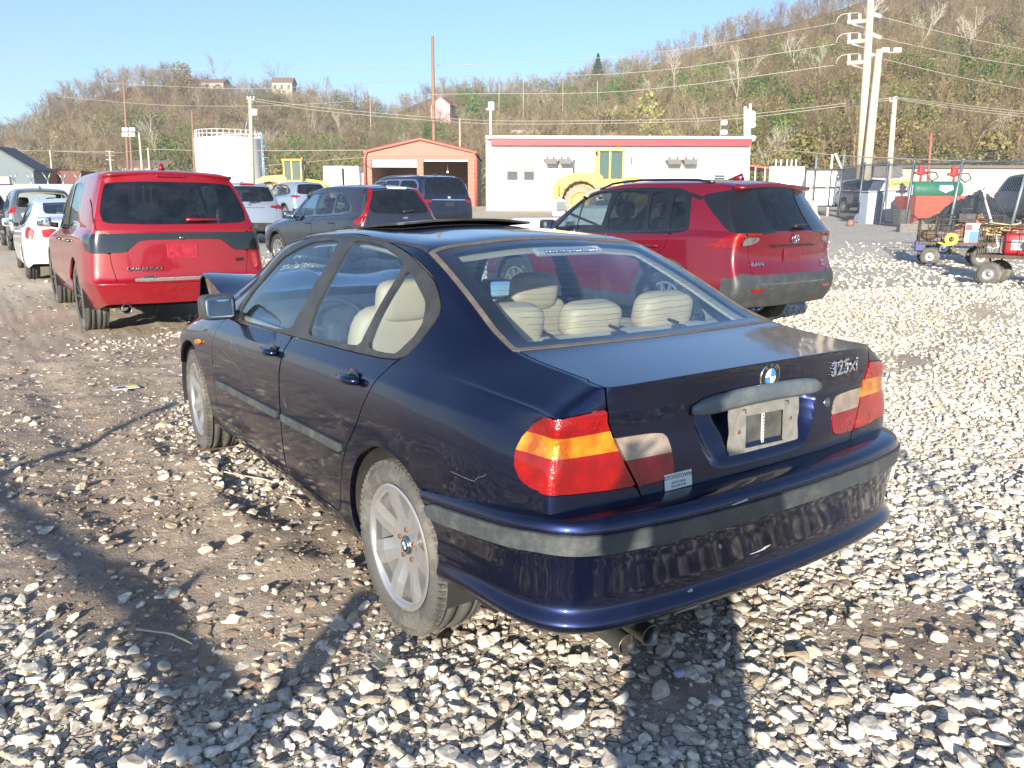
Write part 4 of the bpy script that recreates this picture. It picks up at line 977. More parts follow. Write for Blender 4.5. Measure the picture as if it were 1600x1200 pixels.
# ------------------------------------------------------------------ ground sheet
def ground():
    def axis(dense0, dense1, step, far):
        a = list(np.arange(dense0, dense1+1e-6, step)); s = step; v = dense1; r = []
        while v < far: s *= 1.09; v += s; r.append(v)
        s = step; v = dense0; l = []
        while v > -170: s *= 1.09; v -= s; l.append(v)
        return np.array(l[::-1]+a+r)
    gx = axis(-4.0, 6.5, .032, 420); gy = axis(-2.2, 5.5, .032, 420)
    X, Y = np.meshgrid(gx, gy, indexing='ij'); Z = ground_h(X.ravel(), Y.ravel())
    V = np.stack([X.ravel(), Y.ravel(), Z], 1); ii = np.arange(len(V)).reshape(X.shape)
    Q = np.stack([ii[:-1, :-1], ii[1:, :-1], ii[1:, 1:], ii[:-1, 1:]], -1).reshape(-1, 4)
    me = mesh_from('ground', V, None, Q)
    g = gravel(V[:, 0], V[:, 1])
    at = me.attributes.new('gravel', 'FLOAT', 'POINT'); at.data.foreach_set('value', g.astype(np.float32))
    m, t, b = _mat('ground_mud'); N = t.nodes; L = t.links
    ge = N.new('ShaderNodeNewGeometry'); a = N.new('ShaderNodeAttribute'); a.attribute_name = 'gravel'
    def noise(sc, det=8, ro=.6):
        n = N.new('ShaderNodeTexNoise'); n.inputs['Scale'].default_value = sc; n.inputs['Detail'].default_value = det; n.inputs['Roughness'].default_value = ro; L.new(ge.outputs['Position'], n.inputs['Vector']); return n.outputs['Fac']
    def ramp(f, c0, c1, p0=.3, p1=.7):
        r = N.new('ShaderNodeValToRGB'); L.new(f, r.inputs[0]); r.color_ramp.elements[0].position = p0; r.color_ramp.elements[1].position = p1
        r.color_ramp.elements[0].color = (*c0, 1); r.color_ramp.elements[1].color = (*c1, 1); return r.outputs[0]
    def mix(f, c0, c1):
        x = N.new('ShaderNodeMix'); x.data_type = 'RGBA'; L.new(f, x.inputs[0]) if not isinstance(f, float) else setattr(x.inputs[0], 'default_value', f); L.new(c0, x.inputs[6]); L.new(c1, x.inputs[7]); return x.outputs[2]
    mud = ramp(noise(1.3, 10, .65), (.235, .175, .13), (.42, .345, .27), .33, .66)
    mud2 = ramp(noise(14, 8, .7), (.20, .15, .11), (.47, .40, .32), .3, .72)
    mudc = mix(.5, mud, mud2)
    # stones too small or too far to be modelled: cells of pale crushed rock
    def cells(sc):
        vo = N.new('ShaderNodeTexVoronoi'); vo.inputs['Scale'].default_value = sc; L.new(ge.outputs['Position'], vo.inputs['Vector'])
        ve = N.new('ShaderNodeTexVoronoi'); ve.feature = 'DISTANCE_TO_EDGE'; ve.inputs['Scale'].default_value = sc; L.new(ge.outputs['Position'], ve.inputs['Vector'])
        c = ramp(vo.outputs['Color'], (.50, .455, .385), (.80, .76, .68), .1, .8)
        e = N.new('ShaderNodeMapRange'); e.inputs[1].default_value = .0; e.inputs[2].default_value = .09; L.new(ve.outputs['Distance'], e.inputs[0])
        return c, e.outputs[0], vo.outputs['Color']
    c1, e1, r1 = cells(27.); 
    pebble = mix(e1, ramp(noise(3), (.30, .25, .19), (.40, .34, .27)), c1)
    # far lane: compacted pale dust
    dustc = mix(.5, ramp(noise(.35, 9, .6), (.46, .38, .285), (.66, .57, .45), .35, .65), ramp(noise(9., 9, .75), (.36, .29, .21), (.72, .64, .52), .35, .65))
    gm = N.new('ShaderNodeMapRange'); gm.inputs[1].default_value = .3; gm.inputs[2].default_value = .6; L.new(a.outputs['Fac'], gm.inputs[0])
    nn = N.new('ShaderNodeMath'); nn.operation = 'MULTIPLY'; L.new(gm.outputs[0], nn.inputs[0]); nr = N.new('ShaderNodeMapRange'); nr.inputs[1].default_value = .22; nr.inputs[2].default_value = .42; L.new(noise(2.2), nr.inputs[0]); L.new(nr.outputs[0], nn.inputs[1])
    vq = N.new('ShaderNodeVectorMath'); vq.operation = 'DISTANCE'; L.new(ge.outputs['Position'], vq.inputs[0]); vq.inputs[1].default_value = (1, 0, 0); fq = N.new('ShaderNodeMapRange'); fq.inputs[1].default_value = 6.; fq.inputs[2].default_value = 12.; fq.inputs[3].default_value = .12; L.new(vq.outputs['Value'], fq.inputs[0]); grit = ramp(noise(45, 8, .8), (.30, .25, .19), (.66, .60, .50), .35, .62); pebble = mix(fq.outputs[0], grit, pebble)
    cn = mix(nn.outputs[0], mudc, pebble)
    # distance from the near yard decides how much is lane
    vd = N.new('ShaderNodeVectorMath'); vd.operation = 'DISTANCE'; L.new(ge.outputs['Position'], vd.inputs[0]); vd.inputs[1].default_value = (0, -1, 0)
    fr = N.new('ShaderNodeMapRange'); fr.inputs[1].default_value = 5.; fr.inputs[2].default_value = 15.; L.new(vd.outputs['Value'], fr.inputs[0])
    sx = N.new('ShaderNodeSeparateXYZ'); L.new(ge.outputs['Position'], sx.inputs[0])
    lm = N.new('ShaderNodeMapRange'); lm.inputs[1].default_value = 4.; lm.inputs[2].default_value = 1.; L.new(sx.outputs[0], lm.inputs[0])
    fx = N.new('ShaderNodeMath'); fx.operation = 'MULTIPLY'; L.new(fr.outputs[0], fx.inputs[0]); L.new(lm.outputs[0], fx.inputs[1])
    far2 = N.new('ShaderNodeMapRange'); far2.inputs[1].default_value = 32.; far2.inputs[2].default_value = 45.; L.new(vd.outputs['Value'], far2.inputs[0])
    mxx = N.new('ShaderNodeMath'); mxx.operation = 'MAXIMUM'; L.new(fx.outputs[0], mxx.inputs[0]); L.new(far2.outputs[0], mxx.inputs[1])
    full = mix(mxx.outputs[0], cn, dustc)
    L.new(full, b.inputs['Base Color']); b.inputs['Roughness'].default_value = .95; b.inputs['Specular IOR Level'].default_value = .15
    bp = N.new('ShaderNodeBump'); bp.inputs['Strength'].default_value = .8; bp.inputs['Distance'].default_value = .02; L.new(noise(38, 8, .7), bp.inputs['Height'])
    bp2 = N.new('ShaderNodeBump'); bp2.inputs['Distance'].default_value = .018; L.new(e1, bp2.inputs['Height']); L.new(nn.outputs[0], bp2.inputs['Strength']); L.new(bp.outputs[0], bp2.inputs['Normal'])
    L.new(bp2.outputs[0], b.inputs['Normal'])
    o = put('ground', me, m); tag(o, kind='structure'); return o

def stones():
    """crushed limestone: angular pebbles, three densities by distance"""
    def ico(sub):
        bm = bmesh.new(); bmesh.ops.create_icosphere(bm, subdivisions=sub, radius=1.); V = np.array([v.co[:] for v in bm.verts]); F = np.array([[v.index for v in f.verts] for f in bm.faces]); bm.free(); return V, F
    def protos(sub, n, seed):
        r = np.random.default_rng(seed); V0, F = ico(sub); out = []
        for k in range(n):
            V = V0.copy()
            for q in range(9 if sub > 1 else 5):   # chop facets off
                d = r.normal(size=3); d /= np.linalg.norm(d); c = r.uniform(.45, .85); h = V@d; V = V - np.outer(np.maximum(h-c, 0), d)
            V *= 1 + r.normal(scale=.05, size=(len(V), 1)); V *= [1., r.uniform(.6, .95), r.uniform(.38, .68)]; out.append(V)
        return np.array(out), F
    r = np.random.default_rng(5)
    allV, allF, allC = [], [], []; nv = 0
    def scatter(P, size, pr, F, sink=.25, clod=0., tilt=.28, flat=1.):
        nonlocal nv
        n = len(P); k = r.integers(0, len(pr), n); a = r.uniform(0, 6.283, n); tx = r.normal(scale=tilt, size=n); ty = r.normal(scale=tilt, size=n)
        V = pr[k]*size[:, None, None]*np.array([1, 1, flat])
        c, s = np.cos(tx)[:, None], np.sin(tx)[:, None]; y, z = V[..., 1]*c-V[..., 2]*s, V[..., 1]*s+V[..., 2]*c; x = V[..., 0]
        c, s = np.cos(ty)[:, None], np.sin(ty)[:, None]; x, z = x*c+z*s, -x*s+z*c
        c, s = np.cos(a)[:, None], np.sin(a)[:, None]; x, y = x*c-y*s, x*s+y*c
        h = ground_h(P[:, 0], P[:, 1])
        V = np.stack([x+P[:, :1], y+P[:, 1:2], z+(h+size*.45*flat*(1-sink*2))[:, None]], -1)
        allV.append(V.reshape(-1, 3).astype(np.float32)); f = (F[None]+(np.arange(n)*V.shape[1])[:, None, None]).reshape(-1, 3)+nv; allF.append(f.astype(np.int32)); nv += n*V.shape[1]
        gg = gravel(P[:, 0], P[:, 1]); tone = np.clip(r.normal(.32+.26*gg, .17, n), 0, 1); tone = np.where(r.random(n) < clod*np.clip(1.35-gg, 0, 1), -.3, tone); allC.append(np.repeat(tone, V.shape[1]).astype(np.float32))
    def visible(P, m=.3):
        d = P - CAM[:2]; f = AX[2]; z = d@f[:2] + (-CAM[2])*f[2]; xx = d@AX[0][:2]; yy = d@AX[1][:2]+(-CAM[2])*AX[1][2]
        ok = z > .3; xs = 800+FPX*xx/np.maximum(z, .3); y2 = 600-FPX*yy/np.maximum(z, .3)
        return ok & (xs > -1500) & (xs < 3100) & (y2 < 2300)
    def outside_tyres(P):
        ok = np.ones(len(P), bool)
        for wx, wy in ((-.75, 0), (.75, 0), (-.75, 2.725), (.75, 2.725)): ok &= ~((np.abs(P[:, 0]-wx) < .115) & (np.abs(P[:, 1]-wy) < .14))
        return ok
    def field(x0, x1, y0, y1, step, jit, prob):
        gx, gy = np.meshgrid(np.arange(x0, x1, step), np.arange(y0, y1, step), indexing='ij'); P = np.stack([gx.ravel(), gy.ravel()], 1); P += r.uniform(-jit, jit, P.shape)*step
        P = P[visible(P)]; P = P[outside_tyres(P)]; g = gravel(P[:, 0], P[:, 1]); d = np.hypot(*(P-CAM[:2]).T); P = P[r.random(len(P)) < prob(g, d)]; return P
    prA, FA = protos(2, 40, 1); prB, FB = protos(1, 40, 2)
    # big near stones
    P = field(-6, 5, -2.4, 6, .024, .5, lambda g, d: np.where(d < 8, np.clip(1.05-g*.25, 0, .9)*np.clip(1.8-d/5, .2, 1)*np.clip(fbm(g*7+d, d*5, 2)*1.6, .2, 1), 0)); scatter(P, r.gamma(2.2, .0042, len(P)).clip(.003, .034), prB, FB, .72, .8)
    P = field(-6, 7.5, -2.9, 4.5, .052, .5, lambda g, d: np.where(d < 5.6, np.clip(g*1.5-.15, 0.10, .95), 0)); scatter(P, r.gamma(7, .0034, len(P)).clip(.010, .046), prA, FA)
    P = field(-6, 9, -2.9, 5, .030, .5, lambda g, d: np.where(d < 7.5, np.clip(g*1.25-.15, 0.03, .85), 0)); scatter(P, r.gamma(5, .0020, len(P)).clip(.004, .02), prB, FB)
    P = field(-6, 5, -2.4, 6.5, .045, .5, lambda g, d: np.where(d < 9, np.clip(fbm(g*5+d*2, d*3+g*3, 2)*1.5-.15, .1, .75)*np.clip(g*1.35-.05, .38, 1), 0)); scatter(P, r.gamma(5, .0055, len(P)).clip(.010, .050), prB, FB, .42, .15, .12, .45)
    # extra large rocks
    P = field(-6, 7.5, -2.9, 4.5, .22, .5, lambda g, d: np.where(d < 7, g*.55, 0)); scatter(P, r.uniform(.036, .060, len(P)), prA, FA, .38)
    P = field(-7, 2.5, 5.5, 17, .07, .5, lambda g, d: np.clip(fbm(g*5+d*2, d*3+g*3, 2)*1.3-.2, .05, .6)*np.clip(1.5-d/14, .1, 1)); scatter(P, r.gamma(4, .0065, len(P)).clip(.008, .045), prB, FB, .45, .45, .12, .4)
    # middle distance
    P = field(-8, 14, -5., 14, .048, .5, lambda g, d: np.where((d >= 5.6) & (d < 13), np.clip(g*1.7-.55, .0, .97), 0)); scatter(P, r.gamma(8, .0029, len(P)).clip(.010, .042), prB, FB)
    P = field(-5, 24, -7, 24, .13, .5, lambda g, d: np.where((d >= 13) & (d < 22), np.clip(g*1.6-.7, 0, .8)*np.clip((22-d)/6, .15, 1), 0)); scatter(P, r.uniform(.025, .05, len(P)), prB, FB)
    V = np.concatenate(allV); F = np.concatenate(allF); C = np.concatenate(allC); print('stones verts', len(V), 'tris', len(F))
    me = mesh_from('gravel', V, F, smooth=False); at = me.attributes.new('tone', 'FLOAT', 'POINT'); at.data.foreach_set('value', C)
    m, t, b = _mat('limestone'); N = t.nodes; L = t.links
    a = N.new('ShaderNodeAttribute'); a.attribute_name = 'tone'; rp = N.new('ShaderNodeValToRGB'); L.new(a.outputs['Fac'], rp.inputs[0]); e = rp.color_ramp.elements
    e[0].position = .0; e[0].color = (.27, .20, .14, 1); e[1].color = (.78, .735, .655, 1); x = e.new(.4); x.color = (.52, .465, .385, 1); x = e.new(.65); x.color = (.67, .62, .535, 1)
    ge = N.new('ShaderNodeNewGeometry'); n = N.new('ShaderNodeTexNoise'); n.inputs['Scale'].default_value = 55; n.inputs['Detail'].default_value = 5; L.new(ge.outputs['Position'], n.inputs['Vector'])
    mr = N.new('ShaderNodeMapRange'); mr.inputs[1].default_value = .42; mr.inputs[2].default_value = .75; mr.inputs[4].default_value = .7; L.new(n.outputs['Fac'], mr.inputs[0])
    mx = N.new('ShaderNodeMix'); mx.data_type = 'RGBA'; L.new(mr.outputs[0], mx.inputs[0]); L.new(rp.outputs[0], mx.inputs[6]); mx.inputs[7].default_value = (.36, .28, .20, 1); L.new(mx.outputs[2], b.inputs['Base Color'])
    b.inputs['Roughness'].default_value = .9; b.inputs['Specular IOR Level'].default_value = .2
    bp = N.new('ShaderNodeBump'); bp.inputs['Strength'].default_value = .5; bp.inputs['Distance'].default_value = .004; L.new(n.outputs['Fac'], bp.inputs['Height']); L.new(bp.outputs[0], b.inputs['Normal'])
    o = put('gravel', me, m); tag(o, kind='stuff'); return o
# ------------------------------------------------------------------ the other vehicles
def utility_car(name, label, cat, loc, head, sp, group='cars parked in the yard'):
    """sp: dict of sizes and outlines, car frame: rear axle at y = 0, forwards +y, x to the right"""
    car = thing(name, label, cat, loc, -head, group)
    wb, ro, fo, W, H = sp['wb'], sp['ro'], sp['fo'], sp['W'], sp['H']; hw = W/2
    lv = sp.get('level', 3); det = sp.get('detail', 1)
    y0 = -(ro-.11); yf = wb+fo-.12; belt = sp['belt']; hood = sp['hood']; yws = sp['yws']; ycw = sp['ycw']; zb = sp.get('zb', .30)
    ysp = sp.get('ys') or [y0, y0+.09, y0+.26, y0+.48, -.12, .25, .62, 1.05, 1.45, (1.45+yws)/2+.05, yws, (yws+ycw)/2, ycw, ycw+.18, wb+.02, wb+.35*fo+.1, yf-.12, yf]
    rh = sp['roof']                    # list of (y, z)
    Pm = dict(ys=ysp, wmax=sp.get('wmax') or [(y0, hw-.085), (y0+.09, hw-.05), (y0+.26, hw-.02), (y0+.5, hw-.003), (wb+.2, hw-.003), (yf-.2, hw-.06), (yf, hw-.16)],
        zb=[(y0, zb+.10), (y0+.4, zb), (yf-.4, zb), (yf, zb+.05)],
        zbelt=belt, wbelt=sp.get('wbelt') or [(y0, hw-.17), (y0+.2, hw-.125), (0, hw-.105), (wb*.8, hw-.10), (yf-.3, hw-.14), (yf, hw-.24)],
        ztop=rh + [(ycw, hood[0][1]+.03)] + hood, wr=sp.get('wr') or [(y0, hw-.37), (0, hw-.34), (yws, hw-.31), (ycw, hw-.22), (yf, hw-.30)],
        drop=sp.get('drop') or [(y0, .035), (0, .05), (yws, .06), (ycw, .05), (yf, .04)],
        low=sp.get('low') or [(0, .05), (.12, .012), (.34, .0), (.60, .0), (.80, .012), (.93, .035), (1., 0)],
        up=sp.get('up') or [(.08, .012), (.45, .035), (.80, .030), (1., 0)], cols=[.68, .34, 0.],
        rear_shear=lambda z: float(np.interp(z, *zip(*sp['shear']))), rear_bulge=lambda z: float(np.interp(z, *zip(*sp['bulge']))),
        front_bulge=lambda z: .13, endcrown=.0,
        crease_side=sp.get('crease_side', [(5, .35, 0, 16)]), crease_rear=sp.get('crease_rear', [(10, .6)]), crease_vert=sp.get('crease_vert', []))
    S = car_shell(Pm, lv); X, Y, Z = S.V.T; a = np.abs(X); PN = sp['paint']
    r = sp['r']; ARC = [(0, r+.0, r*1.155), (wb, r+.0, r*1.155)]
    DLO = rounded(sp['dlo'], 2, .12); RG = [(x, z) for x, z in sp['rglass']]; RG = rounded(RG+[(-x, z) for x, z in RG[::-1]], 2, .10)
    yrear = y0+sp.get('gdepth', .42)
    def rearmask(S): return (S.V[:, 1] < yrear)
    def rg(S, o=0.): return np.where(rearmask(S) & (np.abs(S.N[:, 0]) < .8), poly_sdf(XZ(S), RG)+o, 1.)
    TG = sp.get('tailgate'); TGp = rounded(TG+[(-x, z) for x, z in TG[::-1]], 1, .08) if TG else None
    lamps = sp.get('lamps', [])
    def lamp_sdf(S, Lp, sg):
        mode, poly = Lp[0], rounded(Lp[1], Lp[3] if len(Lp) > 3 else 1, .12)
        if mode == 'r': return np.where((S.V[:, 1] < yrear) & (S.V[:, 0]*sg > .05) & (np.abs(S.N[:, 1]) > .35), poly_sdf(np.stack([S.V[:, 0]*sg, S.V[:, 2]], 1), poly), 1.)
        if mode == 's': return np.where((S.V[:, 0]*sg > .3) & (np.abs(S.N[:, 1]) <= .80), poly_sdf(YZ(S), poly), 1.)
        # 'w': wrapped, abscissa = distance from the corner line, + towards the middle of the tail, - forwards along the flank
        x, y = S.V[:, 0]*sg, S.V[:, 1]; cx, cy = hw-.10, y0+sp.get('wrap0', 0.)
        u = np.where(cx-x > y-cy, cx-x, -(y-cy)); u = (cx-x) - (y-cy)
        return np.where((x > -.002) & (y < y0+.7), poly_sdf(np.stack([u, S.V[:, 2]], 1), poly), 1.)
    d = np.full(len(X), -1.)
    sdm = a > .33
    d = np.maximum(d, np.where(sdm & (S.N[:, 2] < .9), -poly_sdf(YZ(S), DLO), -1.)) if not sp.get('dlo_off') else d
    d = np.maximum(d, -rg(S)); 
    wsd = np.maximum(np.maximum(yws-.02-Y, Y-(ycw-.02)), a-(np.interp(Y, *zip(*Pm['wr']))-.015)); wsd = np.where(Z > np.interp(ycw, *zip(*belt))-.1, wsd, 1.); d = np.maximum(d, -wsd)
    for A in ARC: d = np.maximum(d, np.where(a > .5, -arch_sdf(S, *A), -1.))
    for Lp in lamps:
        for sg in (1, -1): d = np.maximum(d, -lamp_sdf(S, Lp, sg))
    clad = sp.get('clad')
    def clad_sdf(S):
        c = np.full(len(S.V), 1.)
        if clad:
            c = S.V[:, 2]-np.interp(S.V[:, 1], *zip(*clad['z']))
            for A in ARC: c = np.minimum(c, np.where(np.abs(S.V[:, 0]) > .5, arch_sdf(S, A[0], A[1], A[2]+clad['arch']), 1.))
            if 'rear' in clad: c = np.where(S.V[:, 1] < y0+.12, np.minimum(1, S.V[:, 2]-np.interp(np.abs(S.V[:, 0]), *zip(*clad['rear']))), c)
        return c
    if clad: d = np.maximum(d, -clad_sdf(S))
    doors = sp.get('doors', [])
    for D in doors: d = np.maximum(d, np.where(sdm, -(poly_sdf(YZ(S), D)-.003), -1.))
    if TGp is not None: d = np.maximum(d, np.where(rearmask(S), -(poly_sdf(XZ(S), TGp)-.003), -1.))
    panel('body', clip(S, d), PN, car, t=.02)
    if TGp is not None:
        t = np.where(rearmask(S), poly_sdf(XZ(S), TGp)+.003, 1.); t = np.maximum(t, -rg(S))
        for Lp in lamps:
            for sg in (1, -1): t = np.maximum(t, -lamp_sdf(S, Lp, sg))
        if clad: t = np.maximum(t, -clad_sdf(S))
        panel('tailgate', clip(S, t), PN, car, t=.015)
    for sg in (-1, 1):
        if sg > 0 and not sp.get('rightside', False) and det == 0: pass
        sd = on_side(S, sg, .33); q = YZ(sd)
        for D in doors:
            e = poly_sdf(q, D)+.003
            e = np.maximum(e, -poly_sdf(q, DLO))
            for A in ARC: e = np.maximum(e, -arch_sdf(sd, *A))
            if clad: e = np.maximum(e, -clad_sdf(sd))
            dr = panel('door', clip(sd, e), PN, car, t=.015)
        if det:
            for (hy, hz) in sp.get('handles', []):
                i = np.argmin((q[:, 0]-hy)**2+(q[:, 1]-hz)**2); p = sd.V[i]; b = MB()
                b.tube([(p[0], p[1]-.10, p[2]), (p[0]+sg*.032, p[1]-.07, p[2]+.004), (p[0]+sg*.035, p[1]+.06, p[2]+.004), (p[0], p[1]+.10, p[2])], .014, 8); b.build('door_handle', sp.get('handle_mat', PN), car)
        fr = np.where(sd.N[:, 2] < .9, poly_sdf(q, DLO), 1.)
        for G in sp['panes']: fr = np.maximum(fr, -poly_sdf(q, rounded(G, 2, .10)))
        panel('window_frame', clip(sd, fr), sp.get('frame_mat', MATS['gloss_black']), car, t=.015, off=.001)
        for k, G in enumerate(sp['panes']):
            panel('side_window', clip(sd, np.where(sd.N[:, 2] < .9, poly_sdf(q, rounded(G, 2, .10))-.003, 1.)), sp['pane_mats'][k], car, t=0, off=-.006)
        for Lp in lamps:
            panel('tail_light' if len(Lp) < 5 else Lp[4], clip(S, lamp_sdf(S, Lp, sg)+.002), Lp[2], car, t=.012, off=.006)
    if clad:
        cs = clad_sdf(S)
        for A in ARC: cs = np.maximum(cs, np.where(a > .5, -arch_sdf(S, *A), -1.))
        panel('cladding', clip(S, cs), sp.get('clad_mat', MATS['grey_plastic']), car, t=.015, off=.006)
    panel('rear_window', clip(S, rg(S, .0)), sp['rg_mat'], car, t=0, off=-.005)
    panel('windscreen', clip(S, wsd), MATS['glass_clear'], car, t=0, off=-.004)
    for (poly, m, nm, off) in sp.get('rear_patches', []):      # bars, plates and trims lying on the tail
        pp = rounded(poly, 1, .1); v = np.where(rearmask(S) & (np.abs(S.N[:, 1]) > .2), poly_sdf(XZ(S), pp), 1.); panel(nm, clip(S, v), m, car, t=.008, off=off)
    for (poly, m, nm, off) in sp.get('side_patches', []):
        for sg in (-1, 1):
            sd = on_side(S, sg, .33); panel(nm, clip(sd, poly_sdf(YZ(sd), rounded(poly, 1, .1))), m, car, t=.006, off=off)
    # inner shell, floor, seats
    It = clip(S, np.maximum(np.interp(Y, *zip(*belt))-.05-Z, Y-ycw)); e = -np.where((np.abs(It.V[:, 0]) > .33), poly_sdf(YZ(It), DLO)+.02, 1.)
    It = clip(It, e); It = clip(It, -rg(It, .02)); x2, y2 = It.V[:, 0], It.V[:, 1]; w2 = np.maximum(np.maximum(yws-y2, y2-ycw), np.abs(x2)-(np.interp(y2, *zip(*Pm['wr']))-.05)); It = clip(It, -w2)
    panel('roof_lining', It, MATS['beige_trim'] if sp.get('light_in') else MATS['charcoal_trim'], car, t=0, off=-.035)
    b = MB(); bz = float(np.interp(1., *zip(*belt))); b.box((0, (y0+yf)/2, zb+.1), (W-.36, (yf-y0)-.35, .12)); b.box((0, wb+.1, .62), (W-.5, fo*.9, .4)); b.box((0, y0+.35, .72), (W-.45, .5, .5)); b.build('underbody', MATS['dark_void'], car)
    sm = sp.get('seat', MATS['charcoal_trim'])
    for xx in (-.38, .38):
        for yy in (wb*.46, wb*.15):
            b = MB(); b.sbox((xx, yy, bz-.12), (.50, .16, .62), .45, 10, rotm(x=12)); b.sbox((xx, yy-.10, bz+.28), (.27, .11, .19), .55, 8); b.sbox((xx, yy+.26, bz-.38), (.50, .5, .16), .45, 8); b.build('seat', sm, car)
    for sg in (-1, 1):
        for A in ARC:
            b = MB(); b.lathe([(A[2]+.01, .45), (A[2]+.01, hw-.03)], c=(0, A[0], A[1]), axis=(sg, 0, 0), n=28, a0=-.2, a1=math.pi+.2); b.lathe([(0, .45), (A[2]+.01, .45)], c=(0, A[0], A[1]), axis=(sg, 0, 0), n=28, a0=-.2, a1=math.pi+.2); b.build('wheel_arch_liner', MATS['dark_void'], car)
        for yy in (0, wb):
            tw = sp.get('tw', .235); wheel(car, sg*(hw-tw/2-.03), yy, r-.006, r, r*sp.get('rimf', .68), tw, sp.get('spokes', 10), sp.get('wstyle', 'thin'), sp['rim_mat'], sp.get('tyre_mat', MATS['rubber']), sg, detail=det > 1)
        mc = sp['mirror']; m = MB(); m.sbox((sg*(hw+.085), mc[0], mc[1]), (.20, .12, .155), .45, 10); m.build('mirror', mc[2], car)
        m = MB(); m.sbox((sg*(hw+.085), mc[0]-.055, mc[1]), (.165, .02, .12), .35, 10); m.build('mirror_pane', MATS['mirror_glass'], car)
        m = MB(); m.tube([(sg*(hw-.09), mc[0]+.0, mc[1]-.05), (sg*(hw+.03), mc[0], mc[1]-.035)], [.035, .03], 8); m.build('mirror_arm', MATS['black_plastic'], car)
        if sp.get('rails'):
            y1, y2, col_ = sp['rails']; pts = []
            for t in np.linspace(0, 1, 9):
                yy = y1+(y2-y1)*t; xx = float(np.interp(yy, *zip(*Pm['wr'])))-.02; zz = float(np.interp(yy, *zip(*Pm['ztop'])))-float(np.interp(yy, *zip(*Pm['drop'])))+.012+.03*math.sin(math.pi*t)**.35; pts.append((sg*xx, yy, zz))
            m = MB(); m.tube(pts, .014, 8); m.build('roof_rail', col_, car)
    if sp.get('fin'):
        fy, fz = sp['fin']; m = MB(); m.add([(-.03, fy-.09, fz), (.03, fy-.09, fz), (.03, fy+.13, fz), (-.03, fy+.13, fz), (-.006, fy-.075, fz+.075), (.006, fy-.075, fz+.075)], [(0, 1, 2, 3), (0, 4, 5, 1), (1, 5, 2), (0, 3, 4), (3, 2, 5, 4)], True); m.build('roof_antenna', sp.get('fin_mat', PN), car)
    def rear_y(x, z):
        m = (Y < yrear); i = np.argmin(np.where(m, (X-x)**2+(Z-z)**2, 9e9)); return S.V[i], S.N[i]
    if sp.get('wiper'):
        wx, wz, wl_, wa, wm = sp['wiper']; p, n = rear_y(wx, wz); q = []
        for t in np.linspace(0, 1, 6):
            pp, nn = rear_y(wx+wl_*t*math.cos(wa), wz+wl_*t*math.sin(wa)); q.append(pp+nn*.03)
        m = MB(); m.tube(q, [.020, .017, .014, .011, .008, .006], 8); m.build('rear_wiper', wm, car)
    if sp.get('spoiler'):
        m = MB(); V = []; F = []; sx, sy, sz, dpx, th = sp['spoiler']; n = 12
        for i in range(n+1):
            t = -1+2*i/n; x = sx*t; bow = 1-abs(t)**2.4
            V += [(x, sy+.25, sz+.012-.035*t*t), (x, sy-dpx*bow*.35-.02, sz-.035*t*t-.012), (x, sy-dpx*bow*.35-.022, sz-th-.035*t*t), (x, sy+.18, sz-th-.05-.035*t*t)]
        for i in range(n):
            for j in range(4): F.append((4*i+j, 4*i+4+j, 4*i+4+(j+1) % 4, 4*i+(j+1) % 4))
        F += [(0, 1, 2, 3), (4*n+3, 4*n+2, 4*n+1, 4*n)]; m.add(V, F, True); m.build('roof_spoiler', sp.get('spoiler_mat', PN), car)
    for (txt, x, z, size, m_, sx) in sp.get('texts', []):
        p, n = rear_y(x, z); text_obj('lettering', txt, size, m_, car, face_m(Vector(p)+Vector(n)*.012, n), .002, sx=sx, bevel=.001)
    if sp.get('exhaust'):
        for (x, y, z, rr) in sp['exhaust']:
            m = MB(); m.lathe([(rr, -.2), (rr, 0), (rr+.005, .006), (rr-.004, .006), (rr-.006, -.02), (rr-.008, -.18)], c=(x, y, z), axis=(0, -1, 0), n=20); m.build('exhaust_tip', MATS['chrome_dark'], car)
    for (poly, y) in sp.get('hold', []): pass
    if sp.get('extra'): sp['extra'](car, S, rear_y)
    return car

